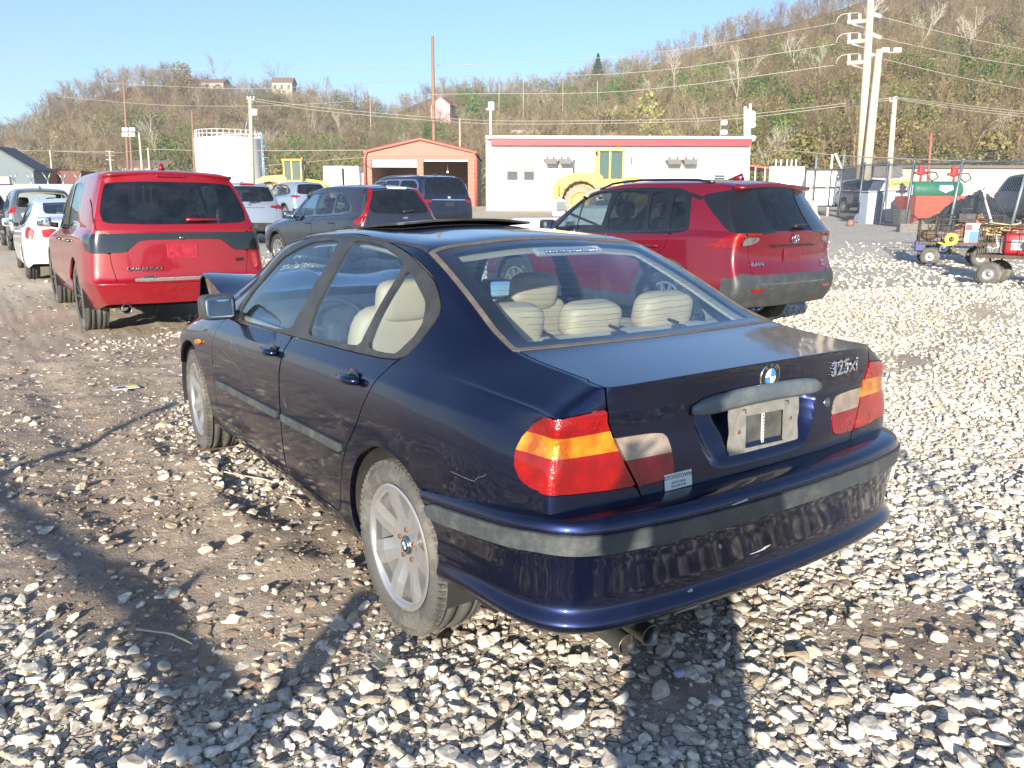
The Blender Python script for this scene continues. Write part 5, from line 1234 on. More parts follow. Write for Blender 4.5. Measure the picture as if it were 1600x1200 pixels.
def yard_cars():
    RED = paint('paint_red', (.25, .0003, .007), metal=.1, dust=.04, rough=.35, zdust=(.2, .8), dustc=(.32, .24, .18))
    CRIM = paint('paint_crimson', (.16, .0005, .012), metal=.3, dust=.05, rough=.32, dustc=(.3, .23, .18))
    SLATE = paint('paint_slate', (.028, .034, .052), metal=.45, dust=.16, rough=.35); DEEP = paint('paint_deep_blue', (.009, .014, .036), metal=.4, dust=.12)
    SILV = paint('paint_silver', (.38, .42, .47), metal=.6, dust=.14, rough=.35, dustc=(.3, .27, .22)); ICE = paint('paint_ice', (.33, .40, .50), metal=.55, dust=.1, rough=.35)
    WHT = paint('paint_white', (.66, .68, .70), metal=.05, dust=.2, rough=.35, dustc=(.35, .31, .25)); GREY = paint('paint_grey', (.085, .10, .115), metal=.4, dust=.25); STEEL = paint('paint_steel', (.085, .092, .105), metal=.5, dust=.2)
    GB, BP, GP = MATS['gloss_black'], MATS['black_plastic'], MATS['grey_plastic']; PV, TN, CL = MATS['glass_privacy'], MATS['glass_tinted'], MATS['glass_clear']
    PR = MATS['lens_red']
    # ---- large red three-row SUV
    def dur_extra(car, S, ry):
        b = MB()
        for sg in (-1, 1): pass
        # smoked tail bar: raised lip around it
        p, n = ry(0, .98); c = MB(); c.box((0, p[1]-.004, .925), (.31, .012, .155), rotm(x=2), bev=.004); c.build('number_plate_blank', mat('plate_red', (.33, .02, .04), .35, var=.35, scale=22, coat=.6), car)
        c = MB(); c.sbox((0, ry(0, 1.055)[0][1]-.012, 1.062), (.045, .02, .035), .6, 8); c.build('badge', MATS['chrome_dark'], car)
        c = MB(); c.box((.0, -.86, 1.715), (.30, .02, .028), rotm(x=-25), bev=.008); c.build('high_brake_light', MATS['lens_rose'], car)
        for sg in (-1, 1):    # rain visors over the side windows
            c = MB(); pts = [(sg*.80, 1.98, 1.30), (sg*.745, 1.78, 1.46), (sg*.70, 1.52, 1.60), (sg*.675, 1.1, 1.655), (sg*.67, .72, 1.66)]; c.tube(pts, [.02, .028, .03, .03, .03], 8); c.build('rain_visor', GB, car)
    dur = dict(wb=3.04, ro=1.12, fo=.95, W=1.925, H=1.80, r=.385, rimf=.70, tw=.265, paint=RED, level=3, detail=2, zb=.28,
        belt=[(-1.01, 1.13), (-.5, 1.15), (0, 1.15), (1., 1.11), (2.2, 1.07), (2.9, 1.04), (3.87, .88)], hood=[(2.5, 1.16), (3.2, 1.10), (3.7, 1.0), (3.87, .88)], yws=1.72, ycw=2.42,
        roof=[(-1.01, 1.735), (-.6, 1.785), (0, 1.80), (.8, 1.80), (1.3, 1.775), (1.72, 1.70), (2.05, 1.45)],
        wmax=[(-1.01, .845), (-.92, .90), (-.75, .935), (-.4, .958), (3.2, .958), (3.6, .90), (3.87, .80)], wbelt=[(-1.01, .80), (-.8, .835), (-.3, .86), (2.4, .86), (3.3, .83), (3.87, .70)],
        wr=[(-1.01, .61), (-.4, .645), (.5, .66), (1.72, .67), (2.42, .76), (3.87, .66)], drop=[(-1.01, .04), (0, .045), (1.72, .06), (3.87, .05)], up=[(.08, .010), (.45, .030), (.82, .032), (1., 0)],
        low=[(0, .12), (.10, .07), (.30, .015), (.37, .0), (.70, .018), (.90, .030), (1., 0)],
        shear=[(.3, .0), (.45, -.06), (.60, -.12), (.66, -.03), (.9, -.02), (1.15, .0), (1.3, .06), (1.6, .22), (1.75, .30)], bulge=[(.3, .09), (.6, .11), (.8, .10), (1.1, .11), (1.7, .10)],
        crease_side=[(5, .35, 0, 16), (2, .5, 0, 3)], crease_rear=[(10, .6), (2, .7), (3, .4)],
        dlo=[(-.62, 1.18), (2.05, 1.10), (2.25, 1.12), (1.85, 1.52), (1.55, 1.66), (.9, 1.70), (.2, 1.70), (-.35, 1.66), (-.60, 1.50)],
        panes=[[(1.12, 1.14), (2.12, 1.12), (1.78, 1.52), (1.52, 1.63), (1.10, 1.66)], [(.20, 1.16), (1.05, 1.14), (1.02, 1.66), (.22, 1.66)]], pane_mats=[TN, TN],
        rglass=[(.78, 1.205), (.66, 1.635), (.30, 1.65)], rg_mat=PV, gdepth=.5,
        tailgate=[(.66, .60), (.70, .80), (.72, 1.12), (.81, 1.165), (.735, 1.715), (.3, 1.745)],
        lamps=[('w', [(-.34, 1.11), (1.5, 1.125), (1.5, 1.055), (.56, 1.045), (.47, .985), (.40, .92), (.0, .91), (-.22, .94), (-.30, 1.02)], MATS['gloss_black'], 1, 'tail_light_bar')],
        doors=[[(.10, .42), (.45, .33), (1.06, .33), (1.10, .7), (1.10, 1.15), (.15, 1.17), (.17, .95), (.40, .7), (.44, .5)], [(1.07, .33), (2.1, .33), (2.24, .6), (2.24, 1.09), (1.11, 1.14), (1.11, .7)]],
        handles=[(.35, 1.0), (1.30, .985)], handle_mat=MATS['chrome_dark'], side_patches=[],
        rear_patches=[([(-.50, .620), (.50, .620), (.50, .650), (-.50, .650)], MATS['holder_grey'], 'bumper_step_pad', .004)],
        rim_mat=MATS['alloy_dark'], spokes=10, mirror=(2.06, 1.19, MATS['white_gloss']), fin=(-.35, 1.79), wiper=(.06, 1.245, .42, .0, RED), spoiler=(.66, -.78, 1.765, .10, .03),
        exhaust=[(-.60, -1.10, .335, .05), (.60, -1.10, .335, .05)], tyre_mat=MATS['rubber_muddy'], light_in=True, extra=dur_extra,
        texts=[('DURANGO', -.40, .735, .052, MATS['chrome_dark'], 1.3), ('AWD', -.36, .665, .042, MATS['chrome_dark'], 1.3), ('R/T', .60, .80, .05, GB, 1.3)])
    # quarter window of the third row
    dur['panes'].append([(-.52, 1.20), (.05, 1.185), (.05, 1.62), (-.20, 1.60), (-.44, 1.50), (-.52, 1.38)]); dur['pane_mats'].append(TN)
    dur['dlo'] = [(.12, 1.13), (1.9, 1.085), (2.22, 1.10), (1.86, 1.52), (1.57, 1.67), (.95, 1.70), (.13, 1.70)]
    dur['frame_mat'] = GB
    utility_car('red_suv', 'large bright red SUV with dark tail light bar, left of and ahead of the saloon', 'car', (.09, 7.96, gz(.09, 7.96)+.0), R(.9), dur)
    # ---- crimson crossover
    def rav_extra(car, S, ry):
        p, n = ry(0, 1.055); e = bpy.data.objects.new('badge', None); col.objects.link(e); 
        M = face_m(Vector(p)+Vector(n)*.012, n)
        b = MB()
        for (rx, rz, cz) in ((.062, .042, 0), (.020, .036, -.002), (.040, .015, .018)):
            b.tube([tuple(M @ Vector((rx*math.cos(t), rz*math.sin(t)+cz, .004))) for t in np.linspace(0, 2*math.pi, 29)], .006, 6, False)
        b.build('emblem', MATS['chrome'], car); bpy.data.objects.remove(e)
        c = MB(); p, n = ry(0, .90); c.box((0, p[1]-.010, .885), (.30, .010, .155), rotm(x=-2), bev=.003); c.build('number_plate_blank', mat('plate_crimson', (.14, .010, .022), .4, var=.3, scale=22, coat=.4), car)
        c = MB()
        p, n = ry(0, .985); c.box((0, p[1]-.012, .985), (.72, .02, .016), bev=.004); c.build('handle_lip', GB, car)
    rav = dict(wb=2.69, ro=.97, fo=.94, W=1.855, H=1.685, r=.355, rimf=.66, tw=.225, paint=CRIM, level=3, detail=2, zb=.27,
        belt=[(-.86, 1.12), (-.4, 1.14), (0, 1.11), (1., 1.06), (2.1, 1.03), (2.7, 1.0), (3.51, .86)], hood=[(2.45, 1.09), (2.9, 1.05), (3.3, .98), (3.51, .86)], yws=1.55, ycw=2.30,
        roof=[(-.86, 1.615), (-.5, 1.655), (0, 1.675), (.8, 1.685), (1.2, 1.66), (1.55, 1.585), (1.95, 1.33)],
        wmax=[(-.86, .83), (-.77, .87), (-.6, .90), (-.3, .925), (2.9, .925), (3.3, .86), (3.51, .76)], wbelt=[(-.86, .76), (-.7, .79), (-.2, .825), (2.2, .82), (2.9, .79), (3.51, .66)],
        wr=[(-.86, .56), (-.3, .60), (.5, .615), (1.55, .63), (2.3, .72), (3.51, .62)],
        low=[(0, .06), (.14, .012), (.34, .0), (.55, .012), (.76, .030), (.93, .045), (1., 0)],
        shear=[(.3, .03), (.45, -.05), (.62, -.08), (.72, -.03), (.95, .0), (1.12, -.02), (1.2, .06), (1.45, .22), (1.62, .26)], bulge=[(.3, .07), (.6, .09), (.8, .08), (1.1, .10), (1.6, .09)],
        crease_side=[(5, .6, 0, 16), (3, .3, 0, 6)], crease_rear=[(10, .5), (6, .5)],
        dlo=[(-.26, 1.13), (-.02, 1.09), (1.9, 1.055), (2.13, 1.07), (1.72, 1.42), (1.42, 1.555), (.8, 1.59), (.0, 1.575), (-.16, 1.50)],
        panes=[[(1.10, 1.10), (2.0, 1.085), (1.66, 1.40), (1.38, 1.525), (1.06, 1.55)], [(.40, 1.115), (1.02, 1.10), (.98, 1.55), (.48, 1.55)], [(.10, 1.13), (.34, 1.12), (.42, 1.54), (.16, 1.53)], [(-.20, 1.165), (.03, 1.13), (.08, 1.51), (-.08, 1.48)]], pane_mats=[TN, PV, PV, PV],
        rglass=[(.70, 1.135), (.50, 1.56), (.25, 1.575)], rg_mat=PV, gdepth=.42,
        tailgate=[(.60, .62), (.655, .74), (.67, .95), (.66, 1.10), (.76, 1.125), (.55, 1.60), (.2, 1.62)],
        lamps=[('w', [(-.40, .985), (-.18, 1.055), (-.02, 1.115), (.16, 1.12), (.07, .985), (-.06, .965)], PR, 1), ('w', [(.165, 1.12), (.40, 1.115), (.385, 1.085), (.15, 1.085)], PR, 0, 'tail_light'), ('w', [(.15, 1.08), (.38, 1.08), (.32, 1.02), (.19, .995), (.09, .99)], lens('lens_grey', (.20, .19, .19)), 1, 'reversing_light')],
        clad=dict(z=[(-.9, .5), (-.5, .40), (3.5, .42)], arch=.075, rear=[(0, .70), (.60, .70), (.80, .72), (.95, .62)]), clad_mat=GP,
        doors=[[(.02, .46), (.42, .40), (.98, .40), (1.02, .7), (1.02, 1.08), (-.02, 1.12), (.02, .95), (.34, .7), (.40, .55)], [(.99, .40), (1.9, .40), (2.04, .6), (2.04, 1.04), (1.03, 1.08), (1.03, .7)]],
        handles=[(.18, .965), (1.14, .95)], handle_mat=CRIM, rim_mat=MATS['alloy'], spokes=10, mirror=(1.86, 1.14, BP), fin=(-.18, 1.665), wiper=(.0, 1.165, .30, .05, BP), rails=(-.35, 1.35, GB), spoiler=(.58, -.70, 1.625, .14, .035),
        rear_patches=[([(-.56, .595), (.56, .595), (.56, .612), (-.56, .612)], MATS['chrome_dark'], 'bumper_trim', .009), ([(-.70, .53), (-.50, .535), (-.50, .565), (-.70, .56)], PR, 'reflector', .012), ([(.50, .535), (.70, .53), (.70, .56), (.50, .565)], PR, 'reflector', .012),
            ([(-.76, 1.125), (-.60, 1.13), (-.42, 1.50), (-.50, 1.59), (-.60, 1.58)], GB, 'pillar_trim', .003), ([(.76, 1.125), (.60, 1.13), (.42, 1.50), (.50, 1.59), (.60, 1.58)], GB, 'pillar_trim', .003)],
        side_patches=[([(-.30, 1.44), (-.10, 1.50), (-.10, 1.535), (-.33, 1.475)], GB, 'roof_accent', .002), ([(-.30, 1.50), (-.34, 1.44), (-.72, 1.135), (-.98, 1.10), (-.98, 1.45), (-.70, 1.56)], GB, 'pillar_accent', .002)],
        texts=[('RAV4', -.545, .80, .060, MATS['chrome'], 1.25), ('XLE', .58, .80, .035, MATS['chrome'], 1.2), ('AWD', .58, .755, .035, MATS['chrome'], 1.2)], light_in=True, extra=rav_extra)
    utility_car('crimson_crossover', 'dark crimson crossover with grey plastic bumper parked beyond the saloon roof', 'car', (5.25, 3.91, gz(5.25, 3.91)+.0), R(-2.4), rav)
    # ---- slate crossover with tall upright lamps
    crv = dict(wb=2.62, ro=.97, fo=.94, W=1.82, H=1.68, r=.345, rimf=.66, tw=.225, paint=SLATE, level=3, detail=1, zb=.28,
        belt=[(-.86, 1.08), (-.3, 1.10), (1., 1.05), (2.1, 1.0), (3.44, .84)], hood=[(2.35, 1.08), (2.9, 1.02), (3.3, .94), (3.44, .84)], yws=1.5, ycw=2.25,
        roof=[(-.86, 1.60), (-.5, 1.645), (0, 1.67), (.8, 1.68), (1.2, 1.65), (1.5, 1.58), (1.9, 1.33)],
        shear=[(.3, .0), (.5, -.06), (.7, -.04), (.95, .0), (1.1, .03), (1.4, .15), (1.6, .24)], bulge=[(.3, .10), (.8, .10), (1.6, .10)],
        dlo=[(-.42, 1.16), (.0, 1.10), (1.8, 1.035), (2.08, 1.04), (1.66, 1.40), (1.36, 1.53), (.8, 1.565), (.1, 1.52), (-.34, 1.30)],
        panes=[[(1.05, 1.085), (1.95, 1.07), (1.60, 1.38), (1.33, 1.49), (1.02, 1.52)], [(.28, 1.12), (.98, 1.09), (.95, 1.53), (.32, 1.50)], [(-.34, 1.18), (.22, 1.125), (.26, 1.49), (.05, 1.46), (-.28, 1.29)]], pane_mats=[CL, TN, TN],
        rglass=[(.66, 1.13), (.56, 1.53), (.2, 1.555)], rg_mat=PV, tailgate=[(.70, .56), (.71, 1.05), (.60, 1.56), (.2, 1.59)],
        lamps=[('w', [(-.30, .93), (-.02, .92), (.10, 1.15), (.16, 1.50), (.10, 1.60), (.03, 1.60), (.06, 1.42), (.0, 1.16), (-.28, 1.0)], PR, 1), ('w', [(-.16, .925), (.0, .92), (.09, 1.12), (.05, 1.12), (-.06, 1.0)], MATS['lens_clear'], 1, 'reversing_light')],
        doors=[[(.02, .46), (.42, .40), (.96, .40), (1.0, 1.06), (.0, 1.10), (.02, .9), (.34, .7)], [(.97, .40), (1.9, .40), (2.02, .6), (2.02, 1.03), (1.01, 1.06)]],
        handles=[(.18, .95), (1.14, .93)], clad=dict(z=[(-.9, .42), (3.5, .40)], arch=.05, rear=[(0, .52), (.9, .55)]), clad_mat=BP, frame_mat=MATS['chrome_dark'],
        side_patches=[], rim_mat=MATS['alloy'], spokes=10, mirror=(1.80, 1.09, SLATE), fin=(-.25, 1.65), wiper=(.0, 1.16, .30, .03, BP), spoiler=(.52, -.62, 1.60, .10, .03),
        rear_patches=[([(-.22, 1.60), (.22, 1.60), (.2, 1.575), (-.2, 1.575)], MATS['white_gloss'], 'high_brake_light', .02), ([(.0, 1.03), (.10, 1.03), (.10, 1.07), (.0, 1.07)], MATS['chrome'], 'badge', .01)])
    utility_car('slate_crossover', 'slate grey crossover with tall red tail lights, seen over the saloon bonnet', 'car', (4.96, 12.29, gz(4.96, 12.29)), R(-6), crv)
    # ---- big midnight SUV near the orange garage
    x7 = dict(crv); x7.update(wb=3.1, ro=1.05, fo=.9, W=2.0, H=1.81, r=.38, paint=DEEP, belt=[(-.94, 1.16), (0, 1.17), (2.4, 1.10), (3.88, .92)], hood=[(2.8, 1.16), (3.3, 1.1), (3.7, 1.02), (3.88, .92)], yws=1.95, ycw=2.7,
        roof=[(-.94, 1.74), (-.5, 1.79), (0, 1.805), (1.2, 1.81), (1.6, 1.78), (1.95, 1.71), (2.35, 1.45)], dlo=[(-.62, 1.19), (2.2, 1.13), (2.5, 1.14), (2.05, 1.52), (1.8, 1.66), (1., 1.70), (-.35, 1.68), (-.60, 1.5)],
        panes=[[(1.35, 1.18), (2.38, 1.16), (2.0, 1.51), (1.75, 1.62), (1.32, 1.65)], [(.45, 1.19), (1.27, 1.18), (1.25, 1.65), (.48, 1.65)], [(-.54, 1.21), (.38, 1.195), (.40, 1.65), (-.30, 1.63), (-.53, 1.48)]], pane_mats=[TN, TN, PV],
        shear=[(.3, .0), (.6, -.04), (1.1, .0), (1.3, .03), (1.6, .12), (1.75, .18)], rglass=[(.80, 1.22), (.66, 1.67), (.2, 1.69)], tailgate=[(.76, .56), (.80, 1.15), (.70, 1.70), (.2, 1.73)],
        lamps=[('w', [(-.20, .98), (.34, .99), (.36, 1.07), (-.20, 1.08)], PR, 1)], handles=[(.3, 1.04), (1.4, 1.03)], doors=[[(.10, .5), (.5, .42), (1.3, .42), (1.33, 1.14), (.1, 1.16)], [(1.31, .42), (2.3, .42), (2.44, 1.1), (1.34, 1.14)]],
        mirror=(2.18, 1.2, DEEP), fin=(-.3, 1.79), rails=(-.5, 1.7, MATS['chrome']), spoiler=(.62, -.76, 1.745, .10, .03), frame_mat=MATS['chrome'], clad=dict(z=[(-.9, .42), (3.9, .40)], arch=.02, rear=[(0, .45), (.9, .45)]),
        rear_patches=[([(-.62, 1.055), (.62, 1.055), (.62, 1.085), (-.62, 1.085)], MATS['chrome'], 'chrome_bar', .012), ([(-.17, .87), (.17, .87), (.17, 1.0), (-.17, 1.0)], mat('plate_dark', (.03, .035, .04), .5), 'number_plate', .012), ([(-.05, 1.115), (.05, 1.115), (.05, 1.165), (-.05, 1.165)], MATS['white_gloss'], 'badge', .01)], texts=[])
    utility_car('midnight_suv', 'big midnight blue SUV with a chrome bar across its tail, before the orange garage', 'car', (10.48, 20.13, gz(10.48, 20.13)), R(-6), x7)
    # ---- silver SUV half hidden by the red one
    qx = dict(crv); qx.update(paint=SILV, W=1.94, H=1.74, wb=2.9, ro=1.05, roof=[(-.94, 1.66), (-.5, 1.71), (0, 1.735), (.8, 1.74), (1.3, 1.71), (1.6, 1.64), (2.0, 1.38)], yws=1.6, ycw=2.4, belt=[(-.94, 1.13), (0, 1.13), (2.2, 1.06), (3.72, .88)], hood=[(2.5, 1.12), (3., 1.07), (3.5, .98), (3.72, .88)],
        lamps=[('w', [(-.28, .99), (.0, .985), (.36, 1.035), (.34, 1.075), (.05, 1.105), (-.26, 1.08)], PR, 1)], rglass=[(.74, 1.19), (.62, 1.60), (.2, 1.62)], tailgate=[(.72, .56), (.76, 1.12), (.66, 1.64), (.2, 1.66)], clad=dict(z=[(-.9, .45), (3.7, .42)], arch=.03, rear=[(0, .62), (.9, .60)]),
        rear_patches=[([(-.42, 1.02), (.42, 1.02), (.42, 1.045), (-.42, 1.045)], MATS['chrome'], 'chrome_bar', .012), ([(-.06, 1.08), (.06, 1.08), (.06, 1.12), (-.06, 1.12)], MATS['chrome'], 'badge', .01), ([(-.20, 1.665), (.20, 1.665), (.20, 1.64), (-.20, 1.64)], MATS['lens_rose'], 'high_brake_light', .03)], mirror=(1.95, 1.15, SILV), rails=(-.4, 1.4, MATS['chrome']), fin=(-.1, 1.73), rim_mat=MATS['alloy'])
    utility_car('silver_suv', 'pale silver SUV with slim red tail lights, right behind the bright red SUV', 'car', (5.22, 21.79, gz(5.22, 21.79)), R(5.8), qx)
    mz = dict(crv); mz.update(paint=ICE, H=1.67, lamps=[('w', [(-.26, 1.0), (.0, .99), (.30, 1.01), (.28, 1.05), (.0, 1.09), (-.26, 1.06)], PR, 1)], mirror=(1.8, 1.1, ICE), level=2, detail=0, rear_patches=[])
    utility_car('pale_blue_crossover', 'pale blue crossover with dark rear glass in front of the left loader', 'car', (10.95, 32.14, gz(10.95, 32.14)), R(-5), mz)
    # ---- left row
    gs = dict(crv); gs.update(paint=GREY, W=1.84, H=1.68, light_in=True, rg_mat=glass('glass_open', (.95, .95, .95), .1, .0), lamps=[('w', [(-.24, 1.0), (.02, .99), (.14, 1.02), (.14, 1.14), (-.1, 1.16), (-.24, 1.10)], PR, 1)], mirror=(1.8, 1.1, BP), detail=1,
        rear_patches=[([(-.52, .78), (.52, .78), (.56, 1.02), (-.56, 1.02)], WHT, 'replacement_panel', .004)])
    utility_car('grey_crossover', 'grey crossover with missing rear glass, in the row at far left', 'car', (.29, 23.83, gz(.29, 23.83)), R(-.3), gs)
    gs2 = dict(gs); gs2.update(paint=DEEP, level=2, detail=0, rg_mat=PV, rear_patches=[], light_in=False, mirror=(1.8, 1.1, DEEP)); utility_car('dark_crossover', 'dark blue crossover cut off by the left edge of the photo', 'car', (-.95, 30.4, gz(-.95, 30.4)), R(1), gs2)
    ws = dict(wb=2.72, ro=1.08, fo=.92, W=1.80, H=1.45, r=.325, rimf=.66, tw=.215, paint=WHT, level=3, detail=1, zb=.22,
        ys=[-.97, -.88, -.72, -.5, -.25, .0, .25, .5, .85, 1.2, 1.55, 1.85, 2.1, 2.4, 2.75, 3.1, 3.4, 3.52],
        belt=[(-.97, .95), (-.4, .97), (.3, .96), (1.9, .90), (3.52, .72)], hood=[(2.5, .96), (2.9, .92), (3.3, .84), (3.52, .74)], yws=1.6, ycw=2.35,
        roof=[(-.97, 1.05), (-.72, 1.09), (-.5, 1.12), (-.25, 1.20), (0, 1.29), (.25, 1.37), (.5, 1.42), (.95, 1.45), (1.3, 1.43), (1.6, 1.38), (1.95, 1.2)], wr=[(-.97, .66), (-.5, .64), (0, .575), (.5, .54), (1.6, .57), (2.35, .68), (3.52, .6)],
        drop=[(-.97, .02), (-.4, .025), (.2, .04), (1.6, .05), (2.4, .04), (3.52, .03)], shear=[(.25, .0), (.6, -.04), (.95, .0), (1.05, -.03)], bulge=[(.25, .08), (1.1, .10)],
        dlo=[(-.10, 1.02), (.05, .975), (1.9, .915), (2.05, .93), (1.7, 1.22), (1.4, 1.33), (.9, 1.37), (.45, 1.34), (.05, 1.17)],
        panes=[[(1.05, .965), (1.95, .945), (1.62, 1.21), (1.35, 1.30), (1.0, 1.33)], [(.25, .99), (.97, .97), (.93, 1.33), (.5, 1.31), (.25, 1.22)], [(-.03, 1.03), (.19, 1.0), (.19, 1.19), (.08, 1.15)]], pane_mats=[TN, TN, TN],
        rglass=[(.50, 1.155), (.46, 1.36), (.2, 1.375)], rg_mat=TN, gdepth=1.4, tailgate=None,
        lamps=[('w', [(-.20, .78), (.02, .74), (.10, .74), (.12, .90), (-.05, .95), (-.22, .94)], PR, 1), ('r', [(.36, .78), (.60, .76), (.62, .90), (.40, .92)], PR, 1)],
        doors=[[(.10, .42), (.42, .30), (.98, .30), (1.0, .93), (.05, .95), (.1, .8), (.3, .62)], [(.99, .30), (1.95, .30), (2.05, .6), (2.05, .89), (1.01, .93)]], handles=[(.22, .85), (1.15, .83)], rim_mat=MATS['alloy'], mirror=(1.85, .98, WHT), light_in=True,
        rear_patches=[([(-.30, .74), (.30, .74), (.30, .90), (-.30, .90)], BP, 'plate_recess', -.002)])
    utility_car('white_saloon', 'white saloon between the bright red SUV and the grey crossover, tail towards us', 'car', (0., 14.76, gz(0, 14.76)), R(1.2), ws)
    # ---- behind the fence
    mdx = dict(crv); mdx.update(paint=STEEL, W=1.96, H=1.72, wb=2.82, ro=1.07, fo=1.0, r=.37, level=3, detail=1, roof=[(-.96, 1.62), (-.5, 1.68), (0, 1.71), (.8, 1.72), (1.2, 1.69), (1.6, 1.61), (2.0, 1.35)], yws=1.6, ycw=2.4, belt=[(-.96, 1.12), (0, 1.13), (2.2, 1.05), (3.7, .88)], hood=[(2.5, 1.12), (3., 1.07), (3.5, .98), (3.70, .88)],
        lamps=[('w', [(-.46, 1.06), (-.1, .985), (.22, .98), (.36, 1.02), (.30, 1.07), (-.05, 1.10), (-.3, 1.10)], PR, 1)], mirror=(1.95, 1.15, STEEL), clad=dict(z=[(-.9, .42), (3.7, .40)], arch=.0, rear=[(0, .45), (.9, .45)]), spoiler=(.60, -.68, 1.63, .12, .03),
        rear_patches=[([(-.30, .44), (.30, .44), (.30, .48), (-.30, .48)], MATS['chrome_dark'], 'bumper_trim', .01), ([(-.80, .50), (-.55, .50), (-.55, .54), (-.80, .54)], PR, 'reflector', .012), ([(.80, .50), (.55, .50), (.55, .54), (.80, .54)], PR, 'reflector', .012)], rim_mat=MATS['alloy'], frame_mat=MATS['chrome'], rightside=True)
    utility_car('steel_grey_suv', 'steel grey SUV with red tail lights behind the chain link fence at right', 'car', (26.6, 9.6, gz(26.6, 9.6)), R(118), mdx)
    def front_face(car, S, ry):
        for sg in (-1, 1): b = MB(); b.sbox((sg*.62, 3.42, .80), (.38, .2, .12), .5, 8); b.build('headlight', MATS['white_gloss'], car)
        b = MB(); b.box((0, 3.53, .66), (.9, .06, .26), bev=.02); b.build('grille', GB, car)
    bs = dict(gs2); bs.update(extra=front_face); P = at_depth(1340, 318, 42.); utility_car('navy_crossover', 'dark crossover facing us behind the fence, beyond the steel gate', 'car', (P[0], P[1], gz(P[0], P[1])), R(205), bs)
# ------------------------------------------------------------------ placing by sight line and horizontal distance
FH = np.array([math.sin(YAW), math.cos(YAW), 0.]); RH = np.array([math.cos(YAW), -math.sin(YAW), 0.])
def W(px, py, D):
    d = ray(px, py); return CAM + d*(D/(d@FH))
def base_of(px, D):
    p = W(px, 321, D); return np.array([p[0], p[1], float(base_h(np.array([p[0]]), np.array([p[1]]))[0])])
class Face:
    """a front wall seen square on: local x to the right, y away from us, z up, measured from sight lines"""
    def __init__(s, px0, px1, D, turn=0.):
        s.D = D; a = base_of(px0, D); b = base_of(px1, D); s.o = (a+b)/2; s.o[2] = min(a[2], b[2])-.05; s.w = np.linalg.norm((b-a)[:2]); s.rz = -YAW+turn; s.px0, s.px1 = px0, px1
    def x(s, px): return float((W(px, 321, s.D)-s.o)@RH)
    def z(s, py): return float(W((s.px0+s.px1)/2, py, s.D)[2]-s.o[2])
def building_mats():
    mat('render_white', (.80, .80, .78), .7, var=.04); mat('fascia_red', (.42, .035, .05), .5, var=.06); mat('metal_white', (.80, .80, .80), .45, var=.05); mat('dark_glass', (.05, .06, .07), .1, coat=1.)
    mat('orange_steel', (.33, .105, .068), .5, var=.08); mat('garage_dark', (.10, .085, .07), .8); mat('galv', (.42, .43, .44), .4, .6, var=.15); mat('wood_pale', (.50, .43, .33), .8, var=.2, scale=20); mat('wood_brown', (.26, .15, .10), .8, var=.2)
    mat('slate_blue', (.12, .155, .175), .6, var=.06); mat('brick_wall', (.42, .15, .09), .8, var=.15, scale=40); mat('brick_shade', (.17, .07, .055), .8, var=.2); mat('machine_yellow', (.66, .43, .07), .45, coat=.3, dirt=(.3, .25, .17, .5)); mat('machine_grey', (.12, .12, .12), .6)
    mat('post_grey', (.20, .23, .26), .5, .5, var=.15); mat('concrete', (.45, .42, .37), .85, bump=.3, bscale=20); mat('tank_green', (.02, .20, .12), .5, dirt=(.1, .1, .07, .5)); mat('base_red', (.58, .11, .06), .55, dirt=(.25, .15, .1, .5)); mat('signal_red', (.65, .03, .03), .5)
    mat('sign_yellow', (.82, .74, .22), .5, var=.04); mat('wire_pale', (.42, .38, .32), .6); mat('roof_brown', (.20, .14, .11), .8); mat('house_cream', (.45, .39, .30), .8); mat('house_pink', (.55, .33, .33), .8); mat('beige_wall', (.60, .55, .44), .8, var=.05)
